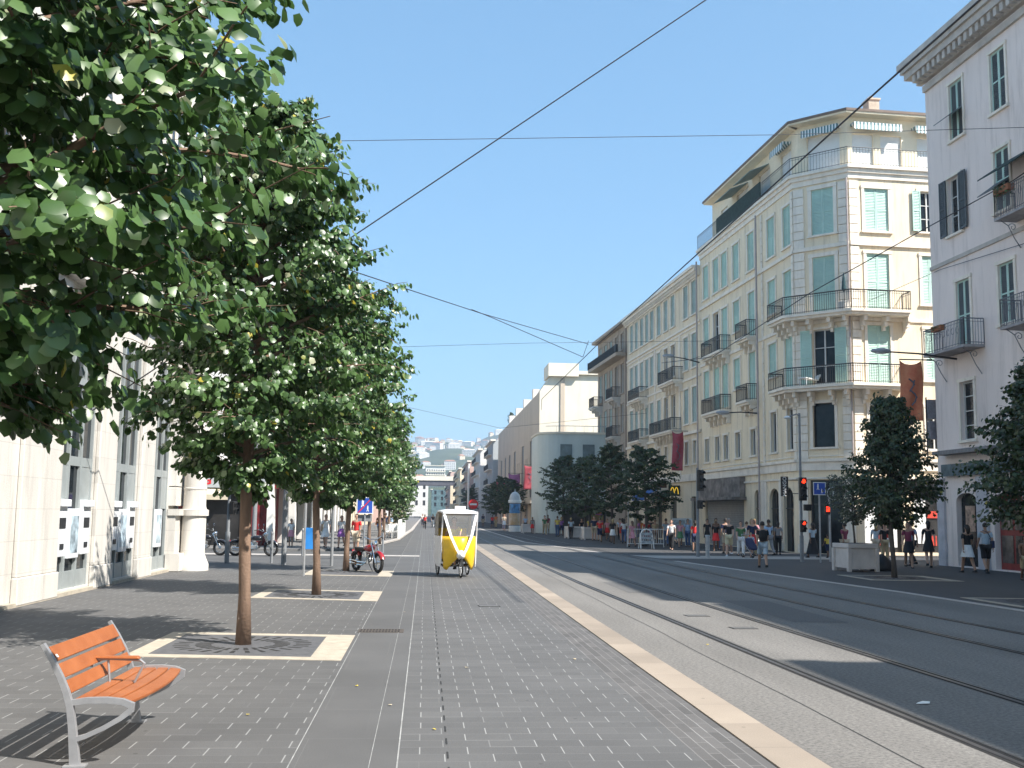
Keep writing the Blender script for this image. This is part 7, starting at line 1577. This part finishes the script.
# lit kiosk panel
t = empty('poster_panel', (14.0, 88, 0), 0, 'upright street poster panel with orange and green picture among the trees', 'poster panel')
p = MB(); p.box(-0.65, 0.65, -0.1, 0.1, 0.1, 2.4); p.build('frame', M_dark, t, bevel=0.03)
p = MB(); p.box(-0.52, 0.52, -0.11, -0.103, 0.35, 2.25); po = p.build('poster', mat('orange_green_poster', (0.50, 0.10, 0.03), 0.5, 0, 3.5, col2=(0.06, 0.22, 0.10)), t)
for k in range(3): p = MB(); p.box(-0.5, 0.5, -0.116, -0.111, 0.75 + k * 0.55, 0.8 + k * 0.55); p.build('stripe', mat('poster_stripe', (0.3, 0.08, 0.35), 0.5, 0), po)
# planter with small tree
M_plant = mat('planter_white_panel', (0.62, 0.58, 0.55), 0.7, 0.08, 3)
def planter(x, y, w_, h, rz, label, z=0.0):
    t = empty('planter', (x, y, z), rz, label, 'planter'); hw = w_ / 2
    p = MB(); p.box(-hw, hw, -hw, hw, 0.12, h - 0.16); p.build('box', M_plant, t, bevel=0.01)
    p = MB(); 
    p.box(-hw - 0.05, hw + 0.05, -hw - 0.05, hw + 0.05, h - 0.18, h - 0.02); p.build('rim', M_plant, t, bevel=0.02)
    for sx in (-1, 1):
        for sy in (-1, 1): p = MB(); p.box(sx * hw - 0.07, sx * hw + 0.07, sy * hw - 0.07, sy * hw + 0.07, 0.0, h - 0.19); p.build('corner_post', M_plant, t, bevel=0.015)
    p = MB(); p.box(-hw + 0.05, hw - 0.05, -hw + 0.05, hw - 0.05, h - 0.06, h - 0.012); p.build('soil', mat('dark_soil', (0.05, 0.035, 0.025), 0.95, 0.3, 12), t)
    for sy in (-1, 1): p = MB(); p.box(-hw + 0.05, hw - 0.05, sy * hw - 0.05, sy * hw + 0.05, 0.10, 0.2); p.build('skirt_board', M_plant, t)
    return t
planter(15.3, 37.8, 1.06, 1.0, 0.12, 'large white square planter box holding a small tree, in shade')
TO = tree_meshes(61, [(1.0, 0.3), (1.4, 0.75), (2.0, 0.9), (2.6, 0.7), (3.1, 0.3)], 34, 8, 12, 0.07, 0.035, M_olive, M_bark2, 0.9)
tree(TO, (15.3, 37.8, 0.95), 0.3, (1.0, 1.0, 0.86), 'small grey-green tree growing in the white planter box', None, 'small_tree', 'tree')
planter(11.6, 84, 1.2, 0.95, 0.1, 'distant pale planter box left of the poster panel'); planter(12.3, 80, 1.2, 0.95, 0.05, 'distant pale planter box in front of the poster panel')
planter(9.9, 104, 1.1, 0.9, 0.05, 'distant pale planter box right of the advertising column')
t = empty('rubbish_bag', (16.45, 38.2, 0), 0.3, 'dark slumped bag lying against the white planter box', 'bag')
p = MB(); p.lathe([(0.42, 0.0), (0.46, 0.1), (0.36, 0.3), (0.18, 0.48), (0.05, 0.6)], n=12); p.xf(Matrix.Shear('XZ', 4, (-0.5, 0.1)) if False else Matrix.Identity(4)); p.build('sack', mat('black_bag', (0.015, 0.013, 0.014), 0.5, 0.3, 8), t, smooth=True)
# white tubular barrier and A-board
def barrier(x, y, rz, w_, label):
    t = empty('barrier', (x, y, 0), rz, label, 'barrier'); p = MB()
    p.tube([(-w_ / 2, 0, 0), (-w_ / 2, 0, 1.05), (w_ / 2, 0, 1.05), (w_ / 2, 0, 0)], 0.022, 6); p.tube([(-w_ / 2, 0, 0.2), (w_ / 2, 0, 0.2)], 0.018, 6); p.build('frame', M_white, t)
    for k in range(int(w_ / 0.13)): p = MB(); xx = -w_ / 2 + 0.13 * (k + 0.5); p.tube([(xx, 0, 0.2), (xx, 0, 1.05)], 0.010, 4); p.build('bar', M_white, t)
barrier(13.0, 63.5, 0.05, 2.2, 'white tubular barrier standing behind the white A-frame board')
t = empty('board_stand', (12.45, 60.6, 0), 0.05, 'white arched A-frame board on the shaded pavement edge', 'sign board')
for yy, tl in ((-0.25, 1), (0.25, -1)):
    p = MB(); pts = [(-0.38, yy, 0), (-0.34, 0.1 * -tl * 0, 0.85)] ; p.tube([(-0.38, yy, 0), (-0.33, yy * 0.25, 0.82), (-0.22, yy * 0.12, 1.02), (0, yy * 0.08, 1.10), (0.22, yy * 0.12, 1.02), (0.33, yy * 0.25, 0.82), (0.38, yy, 0)], 0.028, 6); p.build('leg_frame', M_white, t)
for k in range(3): p = MB(); z = 0.3 + k * 0.22; f = 1 - z / 1.1; p.hexa([(-0.33, -0.25 * f - 0.03, z), (0.33, -0.25 * f - 0.03, z), (0.33, -0.25 * f - 0.01, z), (-0.33, -0.25 * f - 0.01, z), (-0.33, -0.25 * (f - 0.15) - 0.03, z + 0.16), (0.33, -0.25 * (f - 0.15) - 0.03, z + 0.16), (0.33, -0.25 * (f - 0.15) - 0.01, z + 0.16), (-0.33, -0.25 * (f - 0.15) - 0.01, z + 0.16)]); p.build('board', mat('grey_board', (0.30, 0.33, 0.34), 0.6, 0.3, 6), t)
for x, y, lb in ((15.95, 67.5, 'white menu board by the shopfront columns'), (16.6, 68.5, 'second white board farther in by the shopfront columns')):
    t = empty('menu_board', (x, y, 0), 0, lb, 'sign board'); p = MB(); p.box(-0.45, 0.45, -0.03, 0.03, 0.4, 1.7); p.build('panel', M_white, t); p = MB(); p.box(-0.38, 0.38, -0.036, -0.031, 0.5, 1.6); p.build('sheet', mat('pale_menu_sheet', (0.5, 0.55, 0.56), 0.6, 0.3, 5), t)
    for sx in (-0.4, 0.4): p = MB(); p.tube([(sx, 0, 0), (sx, 0, 0.42)], 0.02, 6); p.build('leg', M_white, t)
t = empty('pushchair', (14.95, 48.9, 0), 0.3, 'dark pushchair with blue seat in front of the corner group', 'pushchair')
p = MB(); p.hexa([(-0.2, -0.25, 0.35), (0.2, -0.25, 0.35), (0.2, 0.2, 0.42), (-0.2, 0.2, 0.42), (-0.2, -0.25, 0.42), (0.2, -0.25, 0.42), (0.2, 0.3, 0.9), (-0.2, 0.3, 0.9)]); p.build('seat', cloth('navy'), t, bevel=0.03)
p = MB()
for sx in (-0.24, 0.24): p.tube([(sx, -0.4, 0.1), (sx, 0.1, 0.5), (sx, 0.5, 1.05)], 0.014, 6); p.tube([(sx, 0.4, 0.1), (sx, 0.0, 0.5)], 0.014, 6)
p.tube([(-0.24, 0.5, 1.05), (0.24, 0.5, 1.05)], 0.016, 6); p.build('frame', M_zinc, t)
for sx in (-0.24, 0.24):
    for sy in (-0.4, 0.4): p = MB(); p.torus((sx, sy, 0.1), 0.08, 0.02, 'x', 14, 6); p.build('wheel', M_rubber, t)
# cafe chairs on the far left
def chair_meshes():
    s_ = MB(); s_.box(-0.22, 0.22, -0.22, 0.22, 0.42, 0.46); b = MB(); b.box(-0.22, 0.22, 0.2, 0.24, 0.5, 0.9); l = MB(); l.box(-0.02, 0.02, -0.02, 0.02, 0, 0.42); return s_.mesh('seat', [M_white]), b.mesh('backrest', [M_white]), l.mesh('leg', [M_white])
CHM = chair_meshes(); rnd = random.Random(8)
for k in range(14):
    x, y = -1.95 - 0.75 * (k % 2), 74 + (k // 2) * 3.2 + (0.8 if k % 2 else 0)
    t = empty('cafe_chair', (x, y, 0.11), rnd.uniform(0, 6), 'white cafe chair on the left kerb beneath the distant trees', 'chair', 'white cafe chairs on the left kerb')
    for nm, me in zip(('seat', 'backrest'), CHM[:2]): c = bpy.data.objects.new(nm, me); COL.objects.link(c); c.parent = t
    for sx in (-0.2, 0.2):
        for sy in (-0.2, 0.2): c = bpy.data.objects.new('leg', CHM[2]); COL.objects.link(c); c.parent = t; c.location = (sx, sy, 0)
for k in range(4):
    t = empty('cafe_screen', (-1.75, 76 + k * 6.5, 0.11), 0, ['nearest white slatted windbreak on the left kerb', 'second white slatted windbreak on the left kerb', 'third white slatted windbreak on the left kerb', 'farthest white slatted windbreak on the left kerb'][k], 'windbreak')
    p = MB(); p.box(-0.03, 0.03, -2, 2, 0.1, 1.15); p.build('panel', mat('white_screen', (0.7, 0.72, 0.7), 0.6, 0.2, 3), t)
    for yy in (-2, 0, 2): p = MB(); p.box(-0.04, 0.04, yy - 0.04, yy + 0.04, 0, 1.25); p.build('post', M_white, t)
# balcony flower boxes on the right building
t = empty('flower_box', FRr.P(-6.9, 13.72, 0.8), 0, 'green leafy flower box on the upper right iron balcony', 'flower box')
p = MB(); p.box(-0.12, 0.12, -0.5, 0.5, -0.22, 0.0); p.build('box', mat('terracotta', (0.35, 0.14, 0.07), 0.8, 0.1), t)
lm_ = tree_meshes(71, [(0.0, 0.1), (0.2, 0.3), (0.45, 0.1)], 12, 3, 8, 0.06, 0.01, M_leaf, M_bark2, 0.1)[1]; c = bpy.data.objects.new('foliage', lm_); COL.objects.link(c); c.parent = t; c.scale = (1, 1.6, 1)
t = empty('flower_box', FRr.P(-2.0, 9.5, 0.85), 0, 'dry plant box on the rail of the lower right iron balcony', 'flower box')
p = MB(); p.box(-0.1, 0.1, -0.4, 0.4, -0.2, 0.0); p.build('box', mat('terracotta', (0.35, 0.14, 0.07)), t); c = bpy.data.objects.new('foliage', lm_); COL.objects.link(c); c.parent = t; c.scale = (0.8, 1.2, 0.6)

# ------------------------------------------------------------ overhead wires
M_wire = mat('wire', (0.03, 0.03, 0.035), 0.6, 0)
def wire(pts, r, label, sag=0.0, clamp=None):
    mb = MB(); P = [Vector(p) for p in pts]; out = []
    for a, b in zip(P[:-1], P[1:]):
        for k in range(12): t = k / 12; q = a.lerp(b, t); out.append(q - Vector((0, 0, sag * 4 * t * (1 - t))))
    out.append(P[-1]); mb.tube(out, r, 5)
    o = tag(mb.build('overhead_wire', M_wire), label, 'wire')
    if clamp:
        for t in clamp:
            q = P[0].lerp(P[-1], t); c = MB(); c.tube([q + Vector((-0.25, 0, 0.0)), q + Vector((0.25, 0, 0.0))], 0.05, 6); c.build('clamp', M_wire, o)
wire([(12.0, 16, 13.2), (11.9, 27, 13.3), (11.4, 38, 12.95), (11.2, 70, 13.1), (11.2, 105, 13.05), (13.4, 126, 14.0)], 0.028, 'thick dark cable running along the right side of the street')
wire([(-7.7, 25, 3.97), (-1.5, 25, 8.55), (6.67, 25, 14.59), (9.2, 25, 16.6)], 0.016, 'thin wire climbing from the near trees to the top of the picture')
wire([(-7.6, 23.7, 9.0), (-1.47, 45, 11.39), (2.85, 60, 13.09), (11.3, 75, 13.85)], 0.022, 'cross wire from the left trees to the long cable')
wire([(2.3, 58, 12.9), (3.59, 60, 12.82), (10.9, 75, 12.92)], 0.022, 'lower branch wire just beneath the cross wire')
wire([(-7.8, 30, 12.2), (-3.14, 30, 12.33), (10.03, 30, 13.05), (21.3, 31, 14.2)], 0.009, 'very thin level wire high across the street')
wire([(-7.8, 60, 11.0), (-1.7, 60, 11.04), (5.7, 60, 11.44), (18, 62, 12.2)], 0.010, 'very thin level wire farther down the street')
wire([(-7.9, 82, 11.2), (-2.16, 80, 9.74), (5.43, 80, 8.17), (16.5, 80, 9.5)], 0.012, 'sagging thin wire over the far street')
wire([(21.2, 34, 14.4), (20.77, 36, 13.96), (19.26, 40, 13.14), (16.85, 46, 11.77), (16.2, 60, 10.9), (15.9, 72, 12.2)], 0.022, 'dark wire slanting from the right building towards the balconies')
wire([(21.1, 36, 11.66), (20.9, 42, 12.05), (22.6, 53.4, 13.0)], 0.012, 'thin wire between the right building and the corner building')
wire([(10.9, 75, 12.92), (11.3, 75, 14.1)], 0.02, 'short vertical hanger joining the cross wires to the cable')

# ------------------------------------------------------------ haze
hz = MB(); hz.box(-1600, 1600, -80, 3300, -1.5, 210)
ho = hz.build('haze', None) if False else None
me = hz.mesh('haze', []); ho = bpy.data.objects.new('haze', me); COL.objects.link(ho)
hm_ = bpy.data.materials.new('haze_air'); hm_.use_nodes = True; hn_ = hm_.node_tree; hn_.nodes.clear()
vo = hn_.nodes.new('ShaderNodeVolumePrincipled'); vo.inputs['Color'].default_value = (0.72, 0.84, 1.0, 1); vo.inputs['Density'].default_value = 0.00030; vo.inputs['Anisotropy'].default_value = 0.2
oo = hn_.nodes.new('ShaderNodeOutputMaterial'); hn_.links.new(vo.outputs[0], oo.inputs['Volume']); me.materials.append(hm_); tag(ho, kind='stuff')
# small iron covers and a patched joint in the tramway
for x, y, lb in ((5.45, 18.4, 'small iron cover between the first two tram rails'), (5.2, 20.6, 'second small iron cover farther along between the rails'), (1.35, 22.5, 'square iron cover set in the rickshaw lane')):
    t = empty('utility_cover', (x, y, 0.004), 0.05, lb, 'cover'); p = MB(); p.box(-0.22, 0.22, -0.16, 0.16, -0.02, 0.001); p.build('frame', M_groove, t)
    p = MB(); p.box(-0.2, 0.2, -0.14, 0.14, 0.0015, 0.004); p.build('lid', mat('worn_cover_iron', (0.11, 0.105, 0.10), 0.6, 0.3, 14), t)
rnd = random.Random(4); mb = MB(); pts = []
for k in range(90): pts.append((3.86 + 0.012 * math.sin(k * 0.9) + rnd.uniform(-0.008, 0.008), 4 + k * 0.9))
for a, b in zip(pts[:-1], pts[1:]): mb.add([(a[0] - 0.006, a[1], 0.003), (a[0] + 0.006, a[1], 0.003), (b[0] + 0.006, b[1], 0.003), (b[0] - 0.006, b[1], 0.003)], [(0, 1, 2, 3)])
struct(mb, 'tramway_joint', M_gut)
patch = speck_mat('repaired_asphalt', (0.15, 0.145, 0.14), (0.07, 0.07, 0.068))
sheet('repair_patch', [(6.7, 19.5), (7.7, 19.4), (7.72, 24.2), (6.72, 24.3)], 0.003, patch)
sheet('repair_patch', [(5.0, 26.5), (5.7, 26.5), (5.72, 30.5), (5.02, 30.5)], 0.003, patch)
